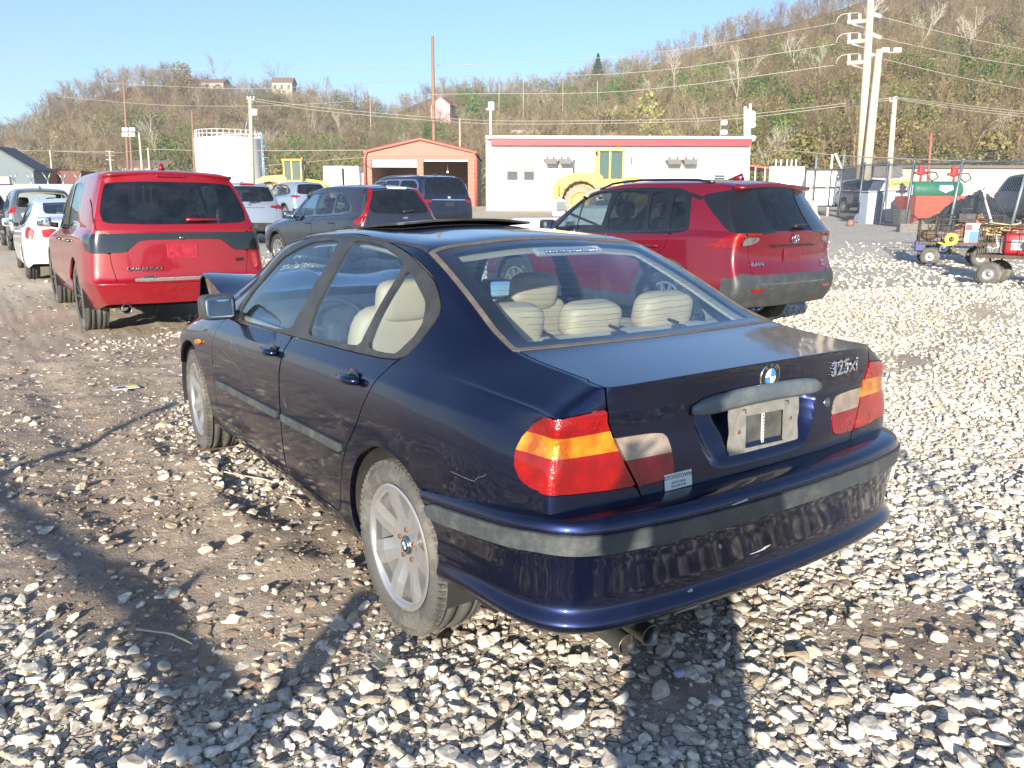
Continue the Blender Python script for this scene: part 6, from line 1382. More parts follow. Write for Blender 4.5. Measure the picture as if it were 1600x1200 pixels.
def white_building():
    F = Face(762, 1168, 50.); t = thing('office_building', 'long single-storey white building with a red fascia and sash windows', 'building', F.o, F.rz); h = F.z(216); x0, x1 = F.x(758), F.x(1164)
    b = MB(); b.box(((x0+x1)/2, 5., h/2), (x1-x0, 10., h)); b.build('wall', MATS['render_white'], t)
    b = MB(); b.box(((x0+x1)/2+.15, 4.9, (F.z(216)+F.z(227))/2), (x1-x0-.3, 10.5, F.z(216)-F.z(227))); b.build('fascia', MATS['fascia_red'], t)
    b = MB(); b.box(((x0+x1)/2+.1, 4.9, h+.05), (x1-x0+.2, 10.8, .16), bev=.03); b.build('roof_edge', MATS['metal_white'], t)
    for px in (932, 968, 1075, 1110): b = MB(); b.cyl((F.x(px), 3, h), (F.x(px), 3, h+.35), .09, 8); b.build('roof_vent', MATS['metal_white'], t)
    for a, c in ((789, 808.5), (815, 834)):
        w = thing_part('window', t); xa, xb, za, zb_, zm = F.x(a), F.x(c), F.z(282), F.z(250), F.z(266)
        b = MB(); b.box(((xa+xb)/2, -.03, (za+zb_)/2), (xb-xa, .08, zb_-za)); b.build('frame', mat('frame_grey', (.30, .30, .30), .6), w)
        b = MB(); b.box(((xa+xb)/2, -.085, (za+zm)/2), (xb-xa-.16, .03, zm-za-.12)); b.build('pane', MATS['dark_glass'], w)
        b = MB(); b.box(((xa+xb)/2, -.085, (zm+zb_)/2), (xb-xa-.16, .03, zb_-zm-.12)); b.build('blind', mat('blind_pale', (.26, .27, .26), .6), w)
        b = MB(); b.box(((xa+xb)/2, -.10, za-.04), (xb-xa+.12, .16, .06)); b.build('sill', MATS['metal_white'], w)
    w = thing_part('window', t); xa, xb = F.x(1109), F.x(1130)
    b = MB(); b.box(((xa+xb)/2, -.03, F.z(272)), (xb-xa, .08, F.z(262)-F.z(281))); b.build('frame', MATS['metal_white'], w); b = MB(); b.box(((xa+xb)/2, -.085, F.z(276.5)), (xb-xa-.2, .03, .32)); b.build('pane', MATS['dark_glass'], w)
    for sx in (xa, xb): b = MB(); b.cyl((sx, -.35, .3), (sx, -.35, F.z(243)), .03, 6); b.build('ladder_rail', MATS['metal_white'], t)
    b = MB(); [b.cyl((xa, -.35, z), (xb, -.35, z), .02, 6) for z in np.arange(.6, F.z(246), .35)]; b.build('ladder_rungs', MATS['metal_white'], t)
    for a, c, e in ((847, 867, 0), (869, 889, 0), (1034, 1056, 0), (1059, 1081, 0)):    # lamp trays under the eaves with little red beacons
        q = thing_part('floodlight_tray', t); xa, xb = F.x(a), F.x(c); b = MB(); b.box(((xa+xb)/2, -.45, F.z(250)), (xb-xa, .8, .12)); b.box(((xa+xb)/2, -.80, F.z(252.5)), (xb-xa-.1, .12, .30)); b.build('tray', mat('tray_dark', (.13, .13, .13), .6), q)
        b = MB(); [b.cyl((xx, -.5, F.z(249)), (xx, -.5, F.z(244.5)), .06, 8) for xx in (xa+.2, xb-.2)]; b.build('beacons', MATS['fascia_red'], q)
    b = MB(); b.box((F.x(765)-.1, -.1, h/2-.3), (.12, .12, h-.5)); b.build('downpipe', MATS['metal_white'], t)
    b = MB(); b.box((F.x(1000), -.04, 1.05), (1.1, .1, 2.1)); b.build('door', mat('door_grey', (.5, .5, .5), .5), t)
def orange_garage():
    F = Face(571, 741, 57.); t = thing('orange_garage', 'orange steel garage with a gable roof and two open bays', 'garage', F.o, F.rz)
    xa, xb, ze, zp = F.x(572), F.x(741), F.z(241), F.z(220); xm = (xa+xb)/2; dp = 11.; OS = MATS['orange_steel']
    o1, o2, o3, o4 = F.x(581), F.x(651), F.x(661), F.x(730); zt = F.z(249)
    b = MB()      # front wall pieces
    for a, c, z0, z1 in ((xa, o1, 0, ze), (o2, o3, 0, ze), (o4, xb, 0, ze), (o1, o2, zt, ze), (o3, o4, zt, ze)): b.box(((a+c)/2, .06, (z0+z1)/2), (c-a, .12, z1-z0))
    b.prism([(xa, ze), (xb, ze), (xb-.2, ze+.25), (xm, zp), (xa+.2, ze+.25)], 1, .0, .12); zz = np.arange(.3, ze, .28)
    for z in zz:
        for a, c in ((xa, o1), (o2, o3), (o4, xb)) if z < zt else ((xa, xb),): b.box(((a+c)/2, -.02, z), (c-a-.04, .05, .05))
    b.build('front_wall', OS, t)
    b = MB(); pts = [(xa-.06, -.08, 0), (xa-.06, -.08, ze-.3), (xa+.12, -.08, ze+.15), (xm, -.08, zp+.08), (xb-.12, -.08, ze+.15), (xb+.06, -.08, ze-.3), (xb+.06, -.08, 0)]; b.tube(pts, .12, 6); b.build('corner_trim', OS, t)
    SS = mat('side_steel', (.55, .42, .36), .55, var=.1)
    b = MB()
    for x in (xa+.05, xb-.05): b.box((x, dp/2, ze/2), (.1, dp, ze))
    b.box((xm, dp-.05, ze/2), (xb-xa, .1, ze)); b.prism([(xa, ze), (xb, ze), (xm, zp)], 1, dp-.1, dp); b.build('side_walls', SS, t)
    b = MB()
    for z in np.arange(.25, ze, .28): b.box((xb+.02, dp/2, z), (.06, dp-.1, .13))
    b.build('side_ribs', SS, t)
    b = MB(); 
    for s, x in ((1, xb), (-1, xa)): b.add([(xm, -.15, zp+.06), (x+s*.1, -.15, ze+.03), (x+s*.1, dp+.1, ze+.03), (xm, dp+.1, zp+.06), (xm, -.15, zp+.16), (x+s*.1, -.15, ze+.13), (x+s*.1, dp+.1, ze+.13), (xm, dp+.1, zp+.16)], [(0, 1, 2, 3), (4, 5, 6, 7), (0, 1, 5, 4), (2, 3, 7, 6), (1, 2, 6, 5)])
    b.build('roof', OS, t)
    b = MB(); b.box(((o1+o2)/2, .2, (F.z(262)+zt)/2), (o2-o1, .1, zt-F.z(262))); b.build('roller_door', MATS['metal_white'], t)
    b = MB(); b.box(((o3+o4)/2, .2, zt-.08), (o4-o3, .12, .16)); b.build('roller_box', MATS['metal_white'], t)
    b = MB(); b.box((xm, dp/2, .02), (xb-xa-.3, dp-.4, .06)); b.build('floor', MATS['concrete'], t)
    b = MB(); b.cyl((F.x(696), 1.5, zt), (F.x(696), 1.5, zt-.75), .03, 6); b.box((F.x(696), 1.5, zt-.8), (.12, .12, .12)); b.build('door_opener', MATS['galv'], t)
    # white van parked inside
    c = thing('white_van', 'white van standing inside the right bay of the orange garage', 'van', F.o + RH*F.x(700) + FH*7.4, F.rz)
    b = MB(); b.box((0, 0, .75), (1.95, 4.4, .80), bev=.16); b.box((0, .1, 1.42), (1.80, 3.0, .72), bev=.22); b.build('body', MATS['white_gloss'], c)
    b = MB(); b.box((0, -1.42, 1.48), (1.45, .05, .42), bev=.02); b.build('rear_window', MATS['dark_glass'], c)
    for sx in (-.85, .85): b = MB(); b.box((sx, -2.2, .85), (.14, .05, .35), bev=.01); b.build('tail_light', MATS['lens_red'], c)
    for sx in (-.85, .85):
        for sy in (-1.4, 1.4): b = MB(); b.lathe([(0, .1), (.3, .1), (.34, .05), (.34, -.1), (0, -.1)], c=(sx, sy, .34), axis=(1, 0, 0), n=20); b.build('wheel', MATS['rubber'], c)
def tank():
    F = Face(292, 395, 90.); o = F.o + FH*4; t = thing('storage_tank', 'big white cylindrical storage tank with railing on its conical top', 'tank', o, F.rz); r = (F.x(395)-F.x(292))/2*1.03; cx = F.x(343.5); h = F.z(217); zp = F.z(208)
    b = MB(); b.lathe([(r, 0), (r, h), (r+.05, h+.06), (r-.1, h+.1), (.3, zp), (0, zp)], c=(cx, 0, 0), n=56); b.build('shell', MATS['metal_white'], t)
    b = MB()
    for k in range(36):
        a = 2*math.pi*k/36; x, y = cx+(r-.15)*math.cos(a), (r-.15)*math.sin(a); b.cyl((x, y, h), (x, y, h+.9), .03, 5)
    for z in (.5, .9): b.tube([(cx+(r-.15)*math.cos(a), (r-.15)*math.sin(a), h+z) for a in np.linspace(0, 2*math.pi, 37)], .025, 5, False)
    b.build('railing', MATS['metal_white'], t)
    b = MB(); xx = cx+r+.35
    for dx in (-.25, .25): b.cyl((xx, dx-1.2, 0), (xx, dx-1.2, h+.8), .06, 6)
    for z in np.arange(.3, h, .45): b.cyl((xx, -1.45, z), (xx, -.95, z), .03, 5)
    for z in np.arange(1.5, h, 1.2): b.tube([(xx, -1.45, z), (xx+.5, -1.4, z), (xx+.6, -1.2, z), (xx+.5, -1.0, z), (xx, -.95, z)], .03, 5)
    b.build('caged_ladder', mat('ladder_blue', (.30, .42, .48), .5, .4), t)
def left_buildings():
    F = Face(-70, 55, 85.); t = thing('gabled_shed', 'slate blue metal shed with a low gable roof at the far left', 'shed', F.o, F.rz); xa, xb, ze, zp = F.x(-62), F.x(56), F.z(272), F.z(237); xm = F.x(3)
    b = MB(); b.prism([(xa, 0), (xb, 0), (xb, ze), (xm, zp), (xa, ze)], 1, 0, 3.); b.build('wall', MATS['slate_blue'], t)
    b = MB()
    for s, x in ((1, xb), (-1, xa)): b.add([(xm, -.3, zp+.05), (x+s*.3, -.3, ze-.05), (x+s*.3, 3.2, ze-.05), (xm, 3.2, zp+.05), (xm, -.3, zp+.25), (x+s*.3, -.3, ze+.15), (x+s*.3, 3.2, ze+.15), (xm, 3.2, zp+.25)], [(0, 1, 2, 3), (4, 5, 6, 7), (0, 1, 5, 4), (2, 3, 7, 6), (1, 2, 6, 5)])
    b.build('roof', mat('roof_slate', (.06, .075, .085), .6), t)
    F = Face(57, 116, 100.); t = thing('brick_building', 'small flat-roofed red brick building with a white garage door', 'building', F.o, F.rz); h = F.z(267)
    b = MB(); b.box((F.x(67.5), 4, h/2), (F.x(78)-F.x(56), 8, h)); b.build('wall', MATS['brick_wall'], t)
    b = MB(); b.box((F.x(97), 6, h/2-.1), (F.x(116)-F.x(78), 8, h-.2)); b.build('shaded_side', MATS['brick_shade'], t)  # same brick in a darker colour: the shade on this part is painted in
    b = MB(); b.box((F.x(69.5), -.06, F.z(279)-.6), (F.x(75)-F.x(64.5), .1, 2.2)); b.build('garage_door', MATS['metal_white'], t)
    # grey boundary wall with slanted wire arms
    F = Face(-60, 150, 62.); t = thing('boundary_wall', 'low grey wall topped by slanted barbed wire arms at far left', 'wall', F.o, F.rz); h = F.z(292)
    b = MB(); b.box(((F.x(-60)+F.x(150))/2, 0, h/2), (F.x(150)-F.x(-60), .2, h)); b.build('panel', mat('wall_grey', (.30, .32, .33), .7), t)
    for px in (-30, -3, 25, 51, 77, 101, 125):
        x = F.x(px); b = MB(); b.tube([(x, 0, h-.2), (x, 0, h+.25)], .05, 6); b.tube([(x, 0, h+.25), (x-.35, 0, h+.85)], .035, 6); b.tube([(x, 0, h+.25), (x+.25, 0, h+.8)], .035, 6); b.build('wire_arm', MATS['galv'], t)
    b = MB(); b.box((F.x(8), -.3, h+.25), (1.4, .3, .5)); b.build('white_box', mat('box_cream', (.6, .5, .4), .7), t)
    F = Face(506, 572, 62.); t = thing('shipping_container', 'white shipping container with a dark door gap beside the orange garage', 'container', F.o, F.rz); h = F.z(261); xa, xb = F.x(506), F.x(560)
    b = MB(); b.box(((xa+xb)/2, 3, h/2), (xb-xa, 6, h)); b.build('box', MATS['metal_white'], t); b = MB(); b.box((F.x(536.5), -.03, h/2), (.16, .08, h-.3)); b.build('door_gap', MATS['dark_void'], t)
    b = MB(); b.box((xb+.6, 3.2, h*.42), (1.2, 5, h*.84)); b.build('side_cabin', MATS['metal_white'], t)
    b = MB(); [b.box((xa+.3+i*.3, -.03, h/2), (.10, .06, h-.3)) for i in range(5)]; b.build('ribs', MATS['metal_white'], t)
def loader(name, label, px0, px1, D, flip, s=1.):
    """articulated wheel loader, local x along its length, bucket at +x"""
    F = Face(px0, px1, D); t = thing(name, label, 'wheel loader', F.o, F.rz + (math.pi if flip else 0), 'yellow wheel loaders'); Y_, G = MATS['machine_yellow'], MATS['machine_grey']
    def P(x, y, z): return (x*s, y*s, z*s)
    b = MB(); b.prism([(-2.9*s, 1.1*s), (-2.9*s, 1.85*s), (-2.3*s, 2.15*s), (-.9*s, 2.25*s), (-.6*s, 2.0*s), (-.6*s, 1.0*s)], 1, -.75*s, .75*s); b.box(P(-2.95, 0, 1.25), (.25*s, 2.2*s, .75*s), bev=.06); b.build('engine_cover', Y_, t)
    b = MB(); b.prism([(.4*s, .9*s), (.4*s, 1.5*s), (1.3*s, 1.75*s), (1.9*s, 1.3*s), (1.9*s, .8*s)], 1, -.55*s, .55*s); b.build('front_frame', Y_, t)
    b = MB(); b.box(P(-.1, 0, 1.15), (1.1*s, 1.3*s, .5*s)); b.build('chassis', G, t)
    c = thing_part('cab', t)
    b = MB(); b.box(P(-.2, 0, 1.65), (1.35*s, 1.35*s, .5*s), bev=.05); b.box(P(-.2, 0, 3.30), (1.5*s, 1.5*s, .14*s), bev=.04)
    for x in (-.82, -.25, .42):
        for y in (-.62, .62): b.box(P(x, y, 2.55), (.09*s, .09*s, 1.45*s))
    b.build('cab_frame', Y_, c)
    b = MB(); [b.box(P(-.2, y, 2.55), (1.15*s, .02, 1.3*s)) for y in (-.60, .60)]; [b.box(P(x, 0, 2.55), (.02, 1.15*s, 1.3*s)) for x in (-.78, .40)]; b.build('cab_glass', mat('cab_pane', (.05, .09, .08), .08, coat=1.), c)
    for x in (-1.75, 1.35):
        for y in (-1., 1.):
            w = bpy.data.objects.new('wheel', None); col.objects.link(w); w.parent = t; w.location = P(x, y, .78)
            b = MB(); b.lathe([(.45*s, .27*s), (.72*s, .27*s), (.79*s, .18*s), (.79*s, -.18*s), (.72*s, -.27*s), (.45*s, -.27*s)], axis=(0, 1, 0), n=28)
            for k in range(22): a = 2*math.pi*k/22; b.box((math.cos(a)*.79*s, 0, math.sin(a)*.79*s), (.07*s, .5*s, .08*s), Matrix.Rotation(-a, 3, 'Y'))
            b.build('tyre', mat('tyre_tan', (.30, .25, .18), .9, dirt=(.4, .34, .25, .8)), w)
            b = MB(); b.lathe([(0, .16*s), (.2*s, .18*s), (.3*s, .05*s), (.46*s, .2*s)], axis=(0, 1, 0), n=20); b.lathe([(0, -.16*s), (.2*s, -.18*s), (.3*s, -.05*s), (.46*s, -.2*s)], axis=(0, 1, 0), n=20); b.build('rim', Y_, w)
    b = MB()
    for y in (-1., 1.): pts = [P(-1.75+.95*math.cos(a), y, .85+.95*math.sin(a)) for a in np.linspace(.2, 2.9, 9)]; [b.box(((pts[i][0]+pts[i+1][0])/2, y*s, (pts[i][2]+pts[i+1][2])/2), (.38*s, .6*s, .06*s), Matrix.Rotation(-math.atan2(pts[i+1][2]-pts[i][2], pts[i+1][0]-pts[i][0]), 3, 'Y')) for i in range(8)]
    b.build('fenders', mat('fender_brown', (.30, .22, .12), .6), t)
    b = MB()
    for y in (-.45, .45): b.tube([P(.7, y, 1.9), P(1.7, y, 1.75), P(2.7, y, .75)], [.13*s, .16*s, .12*s], 6)
    b.tube([P(.8, 0, 1.6), P(2.3, 0, 1.5)], .09*s, 6); b.build('lift_arms', Y_, t)
    b = MB(); b.prism([(2.75*s, .15*s), (3.9*s, .10*s), (3.9*s, .2*s), (3.05*s, .35*s), (2.95*s, 1.2*s), (3.35*s, 1.45*s), (3.3*s, 1.55*s), (2.75*s, 1.2*s)], 1, -1.35*s, 1.35*s); b.build('bucket', mat('bucket_grey', (.20, .18, .15), .7), t)
    b = MB(); b.cyl(P(-2.0, .3, 2.2), P(-2.0, .3, 2.9), .06*s, 8); b.build('exhaust_stack', G, t)
    b = MB(); b.cyl(P(.3, .3, 3.35), P(.3, .3, 3.55), .07*s, 8); b.build('beacon', MATS['lens_amber'], t)
    b = MB(); [b.tube([P(.55, y*.7, 2.9), P(.75, y*.95, 2.9)], .02, 5) for y in (-1, 1)]; b.box(P(.78, -1, 2.75), (.05, .2*s, .35*s)); b.cyl(P(.55, -.7, 2.9), P(.55, .7, 2.9), .02, 5); b.build('mirror', G, t)
    return t
def poles():
    WP, WB, GV = MATS['wood_pale'], MATS['wood_brown'], MATS['galv']
    def pole(p0, p1, D, r, m, label, name='utility_pole', cat='utility pole', grp='wooden utility poles', extra=None, D2=None):
        a = W(*p0, D); g = base_of(p0[0], D); a[2] = min(a[2], g[2]-.2); c = W(*p1, D2 or D); t = thing(name, label, cat, a, -YAW, grp)
        M = Matrix.Rotation(YAW, 3, 'Z'); loc = lambda q: np.array(M @ Vector(q-a))
        b = MB(); b.tube([(0, 0, 0), loc(c)], [r, r*.65], 10); b.build('shaft', m, t)
        if extra: extra(t, lambda px, py, d=0.: loc(W(px, py, D+d)))
        return t
    def arm(t, L, p, q, w=.12, name='crossarm', m=None):
        b = MB(); b.tube([L(*p), L(*q)], w/2, 6); b.build(name, m or WP, t)
    def tall(t, L):
        for y in (31.6, 62.6, 95.6):
            arm(t, L, (1353, y-2), (1320, y+.5), .3); arm(t, L, (1321, y+1), (1351, y+10), .14, 'brace', GV)
            for x in (1323.5, 1340): b = MB(); b.tube([L(x, y), L(x, y-13)], .09, 8); b.build('insulator', MATS['metal_white'], t)
            b = MB(); b.tube([L(1303, y+2), L(1306, y-7), L(1312, y-12), L(1323.5, y-14), L(1340, y-15)], .03, 5); b.build('jumper_wire', MATS['wire_pale'], t)
        for y in (19, 52, 84): b = MB(); b.tube([L(1357, y-2), L(1373, y+4)], .13, 8); b.build('strain_insulator', MATS['metal_white'], t)
    pole((1345, 262), (1357.5, -12), 56., .34, WP, 'tallest pale pole with three crossarms stacked near its top', extra=tall)
    def second(t, L):
        arm(t, L, (1368, 78), (1402, 79), .10); 
        for x in (1380, 1399): b = MB(); b.box(L(x, 75), (.45, .3, .3), bev=.04); b.build('floodlight', MATS['white_gloss'], t)
    pole((1352, 262), (1371, 74), 55., .33, WP, 'thick leaning pole rising just right of the tallest pole', extra=second)
    def third(t, L):
        arm(t, L, (1387, 155), (1401, 153), .14); arm(t, L, (1392, 150), (1400, 149), .1)
        for x in (1388, 1394, 1400): b = MB(); b.tube([L(x, 153), L(x, 149)], .05, 6); b.build('insulator', MATS['metal_white'], t)
    pole((1389, 262), (1396, 147), 60., .24, WP, 'shorter pale pole with a small crossarm, right of the leaning pole', extra=third)
    pole((676, 235), (672.5, 57), 74., .20, WB, 'tall bare brown pole rising behind the orange garage')
    def p390(t, L):
        arm(t, L, (383, 157), (395, 159), .14); arm(t, L, (384, 162), (393, 163), .1)
        b = MB(); b.tube([L(395, 173), L(395.5, 183)], .30, 12); b.build('transformer', MATS['metal_white'], t)
        for x in (384, 389, 394): b = MB(); b.tube([L(x, 157), L(x, 153)], .06, 6); b.build('insulator', MATS['metal_white'], t)
        b = MB(); b.tube([L(388, 165), L(381, 205), L(378, 290)], .02, 4); b.build('guy_wire', GV, t)
    pole((392, 292), (388, 154), 80., .24, WP, 'pale pole with a white transformer in front of the white tank', extra=p390)
    pole((301, 275), (297.5, 177), 110., .22, WB, 'slim brown pole at the left edge of the white tank')
    pole((196, 272), (190.5, 128), 130., .24, WB, 'tall thin pole on the left, rising above the small light rack')
    def rack(t, L):
        for y in (205, 211, 217): arm(t, L, (189, y), (209, y), .12, 'rack_bar', GV)
        for x in (191, 196, 202, 207):
            for y in (206, 214): b = MB(); b.box(L(x, y), (.32, .3, .42), bev=.04); b.build('floodlight', MATS['metal_white'], t)
    pole((204, 275), (200, 205), 100., .16, WB, 'light pole with a rack of white floodlights, above the red SUV', 'light_pole', 'light pole', 'light poles', rack)
    for p0, p1, D, lb in (((220, 272), (215, 211), 95., 'short pale pole just right of the floodlight rack pole'), ((231, 272), (229, 234), 105., 'shortest pole in the cluster right of the floodlight rack'), ((78, 272), (76, 239), 120., 'small pole behind the brick building'), ((218, 270), (217, 240), 140., 'stub pole behind the cluster near the red SUV roof')): pole(p0, p1, D, .17, WP, lb)
    def p170(t, L): [arm(t, L, (163, y), (177, y+1), .12) for y in (240, 246, 253)]
    pole((171, 272), (169, 239), 110., .18, WP, 'pole with three short crossarms behind the red SUV roof', extra=p170)
    def cross(t, L):
        arm(t, L, (757, 171), (770, 171), .14, 'crossarm', MATS['metal_white']); b = MB(); b.box(L(765, 165), (.4, .3, .45), bev=.05); b.build('lamp_head', MATS['metal_white'], t)
    pole((763.5, 240), (764, 167), 57., .10, MATS['metal_white'], 'white mast with a lamp at the left end of the white building', 'roof_mast', 'mast', 'masts on the white building', cross)
    def flood(t, L):
        for x in (1162, 1166.5): b = MB(); b.tube([L(x, 240), L(x-.3, 164+(x-1162))], .09, 8); b.build('side_mast', MATS['metal_white'], t)
        for y in (176, 184, 193, 214): b = MB(); b.sbox(L(1173, y), (.45, .4, .42), .7, 8); b.build('floodlight', MATS['white_gloss'], t); arm(t, L, (1169, y), (1173, y), .06, 'lamp_arm', GV)
    pole((1169, 262), (1170, 160), 57., .12, MATS['metal_white'], 'cluster of white masts with stacked floodlights at the right end of the white building', 'roof_mast', 'mast', 'masts on the white building', flood)
    def fl2(t, L):
        for y in (190, 205): b = MB(); b.sbox(L(1129, y), (.5, .4, .38), .7, 8); b.build('floodlight', MATS['white_gloss'], t)
    pole((1123, 240), (1124, 187), 60., .09, GV, 'short mast with two floodlights above the white building roof', 'roof_mast', 'mast', 'masts on the white building', fl2)
    pole((1452, 262), (1453, 205), 48., .10, mat('rust_red', (.36, .12, .08), .7), 'rusty red post standing behind the green tank', 'vent_post', 'post', None)
    # far small poles on the saddle
    for k, (x, y0, y1, lb) in enumerate(((575, 152, 140, 'by the pink house'), (777, 172, 130, 'left of the pair above the white building roof'), (815, 148, 124, 'right of the pair above the white building roof'), (877, 145, 127, 'on the open slope in the middle of the hill'), (931, 138, 126, 'below the dark evergreen'), (716, 215, 185, 'right of the brown pole, above the garage'))): pole((x, y0+6), (x, y1), 330. if k != 5 else 150., .17 if k != 5 else .2, WP, 'distant pole '+lb, grp='distant poles on the hill')
    # wires
    def wire(name_lb, pts, Ds, r=.022, grp='overhead wires'):
        P = [W(p[0], p[1], np.interp(i/(len(pts)-1), np.linspace(0, 1, len(Ds)), Ds)) for i, p in enumerate(pts)]
        Q = []
        for i in range(len(P)-1):
            p0, p1, p2, p3 = P[max(i-1, 0)], P[i], P[i+1], P[min(i+2, len(P)-1)]
            for tt in np.linspace(0, 1, 7)[:-1]: Q.append(.5*(2*p1+(-p0+p2)*tt+(2*p0-5*p1+4*p2-p3)*tt**2+(-p0+3*p1-3*p2+p3)*tt**3))
        Q.append(P[-1]); b = MB(); b.tube(Q, r, 4, False); o = b.build('overhead_wire', MATS['wire_pale']); tag(o, name_lb, 'wire', grp)
    wire('topmost overhead wire sweeping left from the tallest pole across the sky', [(1303, 33), (1050, 77), (800, 99), (551, 105), (375, 112), (219, 111)], [56, 75, 110])
    wire('second overhead wire left of the tallest pole, crossing the wooded ridge', [(1302, 66), (1050, 106), (878, 118), (711, 120), (593, 129), (500, 136), (360, 141), (164, 134)], [56, 75, 110])
    wire('third overhead wire left of the tallest pole, in front of the hillside', [(1300, 99), (1050, 134), (900, 145), (690, 148), (593, 156), (500, 163), (400, 168), (244, 167), (87, 155)], [56, 75, 110])
    for k, (a, c, lb) in enumerate((((1373, 23), (1620, 77), 'highest'), ((1373, 56), (1620, 102), 'middle'), ((1373, 88), (1620, 139), 'lowest'))): wire('%s of the three overhead wires running right from the tallest pole' % lb, [a, ((a[0]+c[0])/2, (a[1]+c[1])/2+3), c], [56, 45])
    for k, dy in enumerate((0, 4, 8)):
        lb = ('upper', 'middle', 'lower')[k]
        wire('%s of the three wires leaving the shorter pale pole to the right' % lb, [(1394+k, 148+dy*.4), (1500, 160+dy*.9), (1620, 172+dy)], [60, 50])
        if k < 2: wire('%s of the pair of wires between the shorter pale pole and the transformer pole' % ('upper', 'lower')[k], [(1394, 149+k*3), (1170, 176+k*5), (1050, 185+k*4), (802, 189+k*5), (672, 184+k*5), (500, 170+k*5), (388, 156+k*3)], [60, 70, 80])
    wire('yellowish low wire running right above the chain link fence', [(1168, 240), (1222, 233), (1310, 240), (1450, 246), (1620, 250)], [58, 45, 30], .03)
    wire('low wire between the cluster of poles and the white tank', [(78, 240), (169, 243), (230, 237), (300, 238), (392, 238), (571, 236)], [120, 90, 60], .03)
    wire('low yellowish wire between the tank and the orange garage', [(405, 262), (500, 253), (572, 247)], [85, 52], .03)
    wire('faint wire at far left slanting down to the pole cluster', [(-20, 240), (76, 240), (163, 241)], [120, 110], .03)
def right_yard():
    GV, PG = MATS['galv'], MATS['post_grey']
    # chain link fence: posts, rails, wires
    def at(px, D): p = base_of(px, D); return p
    tops = [(1312, 258, 38.5), (1344, 252, 34.5), (1381, 251, 31.), (1420, 250, 28.2), (1492, 247, 24.6), (1587, 243, 22.), (1700, 235, 20.)]
    t = thing('chain_link_fence', 'tall chain link fence on grey posts with barbed strands, receding past the carts', 'fence', at(1420, 28.))
    o = np.array(t.location); G = []; T = []
    lean = {4: .12, 5: .22}
    for i, (px, py, D) in enumerate(tops):
        g = at(px-(5 if i < 4 else 9), D); h = W(px, py, D)[2]; G.append(g-o); tp = np.array([g[0], g[1], h])-o; tp[:2] += (RH*(.10+lean.get(i, 0)))[:2]; T.append(tp)
        b = MB(); b.tube([g-o-np.array([0, 0, .2]), tp], .045, 8); b.sbox(tuple(tp+np.array([0, 0, .03])), (.12, .12, .08), .8, 8); b.build('post', PG, t)
    for fr in (0., .97):
        b = MB(); b.tube([G[i]*(1-fr)+T[i]*fr + (np.array([0, 0, .08]) if fr == 0 else 0) for i in range(len(G))], .024 if fr else .012, 6, False); b.build('rail', PG, t)
    # woven mesh: diagonal wires both ways
    V = []; F = []
    def thin(p, q, r=.0035):
        d = q-p; u = np.cross(d, [0, 0, 1.]); u /= np.linalg.norm(u)+1e-9; v = np.cross(u, d); v /= np.linalg.norm(v)+1e-9; n = len(V)
        for c, s in ((1, 0), (-.5, .87), (-.5, -.87)): V.append(p+r*(c*u+s*v)); V.append(q+r*(c*u+s*v))
        F.extend([(n, n+1, n+3, n+2), (n+2, n+3, n+5, n+4), (n+4, n+5, n+1, n)])
    for i in range(len(G)-1):
        L = np.linalg.norm((G[i+1]-G[i])[:2]); Hh = T[i][2]-G[i][2]; n = int(L/.085)
        def pt(s, z): s = min(max(s, 0), 1); a = G[i]*(1-s)+G[i+1]*s; c = T[i]*(1-s)+T[i+1]*s; return a*(1-z)+c*z
        k = Hh/L
        for j in range(-int(n*k)-1, n+1):
            s0 = j/n; s1 = s0+k
            for dr in (0, 1):
                z0, z1 = 0., 1.; a, c = s0, s1
                if a < 0: z0 = -a/k; a = 0
                if c > 1: z1 = (1-s0)/k; c = 1
                if z1 <= z0 or a >= 1: continue
                if dr == 0: thin(pt(a, z0), pt(c, z1))
                else: thin(pt(a, 1-z0), pt(c, 1-z1))
    me = mesh_from('mesh', np.array(V), None, np.array(F)); put('wire_mesh', me, PG, t)
    for k in range(2): b = MB(); b.tube([T[i]+np.array([0, 0, .10+.1*k]) for i in range(len(T))], .006, 4, False); b.build('barbed_strand', GV, t)
    # gate of white panels left of the fence
    F_ = Face(1250, 1312, 40.); t = thing('steel_gate', 'white steel gate with dark frame at the near end of the chain link fence', 'gate', F_.o, F_.rz); h = F_.z(260)
    for px, tp, nm in ((1253, 262, 'gate_post'), (1268, 240, 'gate_post'), (1292, 238, 'gate_post'), (1310, 236, 'gate_post')): b = MB(); b.cyl((F_.x(px), 0, 0), (F_.x(px), 0, F_.z(tp)), .05, 8); b.build(nm, GV if px != 1292 else MATS['metal_white'], t)
    b = MB(); b.tube([(F_.x(1296), 0, F_.z(237)), (F_.x(1309), 0, F_.z(262))], .05, 6); b.build('brace', MATS['metal_white'], t)
    b = MB(); [b.box(((F_.x(a)+F_.x(c))/2, .08, (F_.z(262)+F_.z(318))/2), (F_.x(c)-F_.x(a)-.05, .04, F_.z(262)-F_.z(318))) for a, c in ((1255, 1267), (1269, 1291), (1293, 1303))]; b.build('panels', MATS['metal_white'], t)
    b = MB(); 
    for z in (262, 290, 319): b.cyl((F_.x(1253), -.02, F_.z(z)), (F_.x(1310), -.02, F_.z(z)), .045, 6)
    for px in (1253, 1268, 1292, 1309): b.cyl((F_.x(px), -.03, F_.z(321)), (F_.x(px), -.03, F_.z(262)), .04, 6)
    b.build('frame', mat('gate_dark', (.06, .065, .07), .6), t)
    b = MB(); [b.box((F_.x(px)+.05*(k % 2), -.08, F_.z(268)-k*.16), (.10, .03, .06)) for px in (1262, 1287, 1300) for k in range(9)]; b.build('hinge_straps', MATS['metal_white'], t)
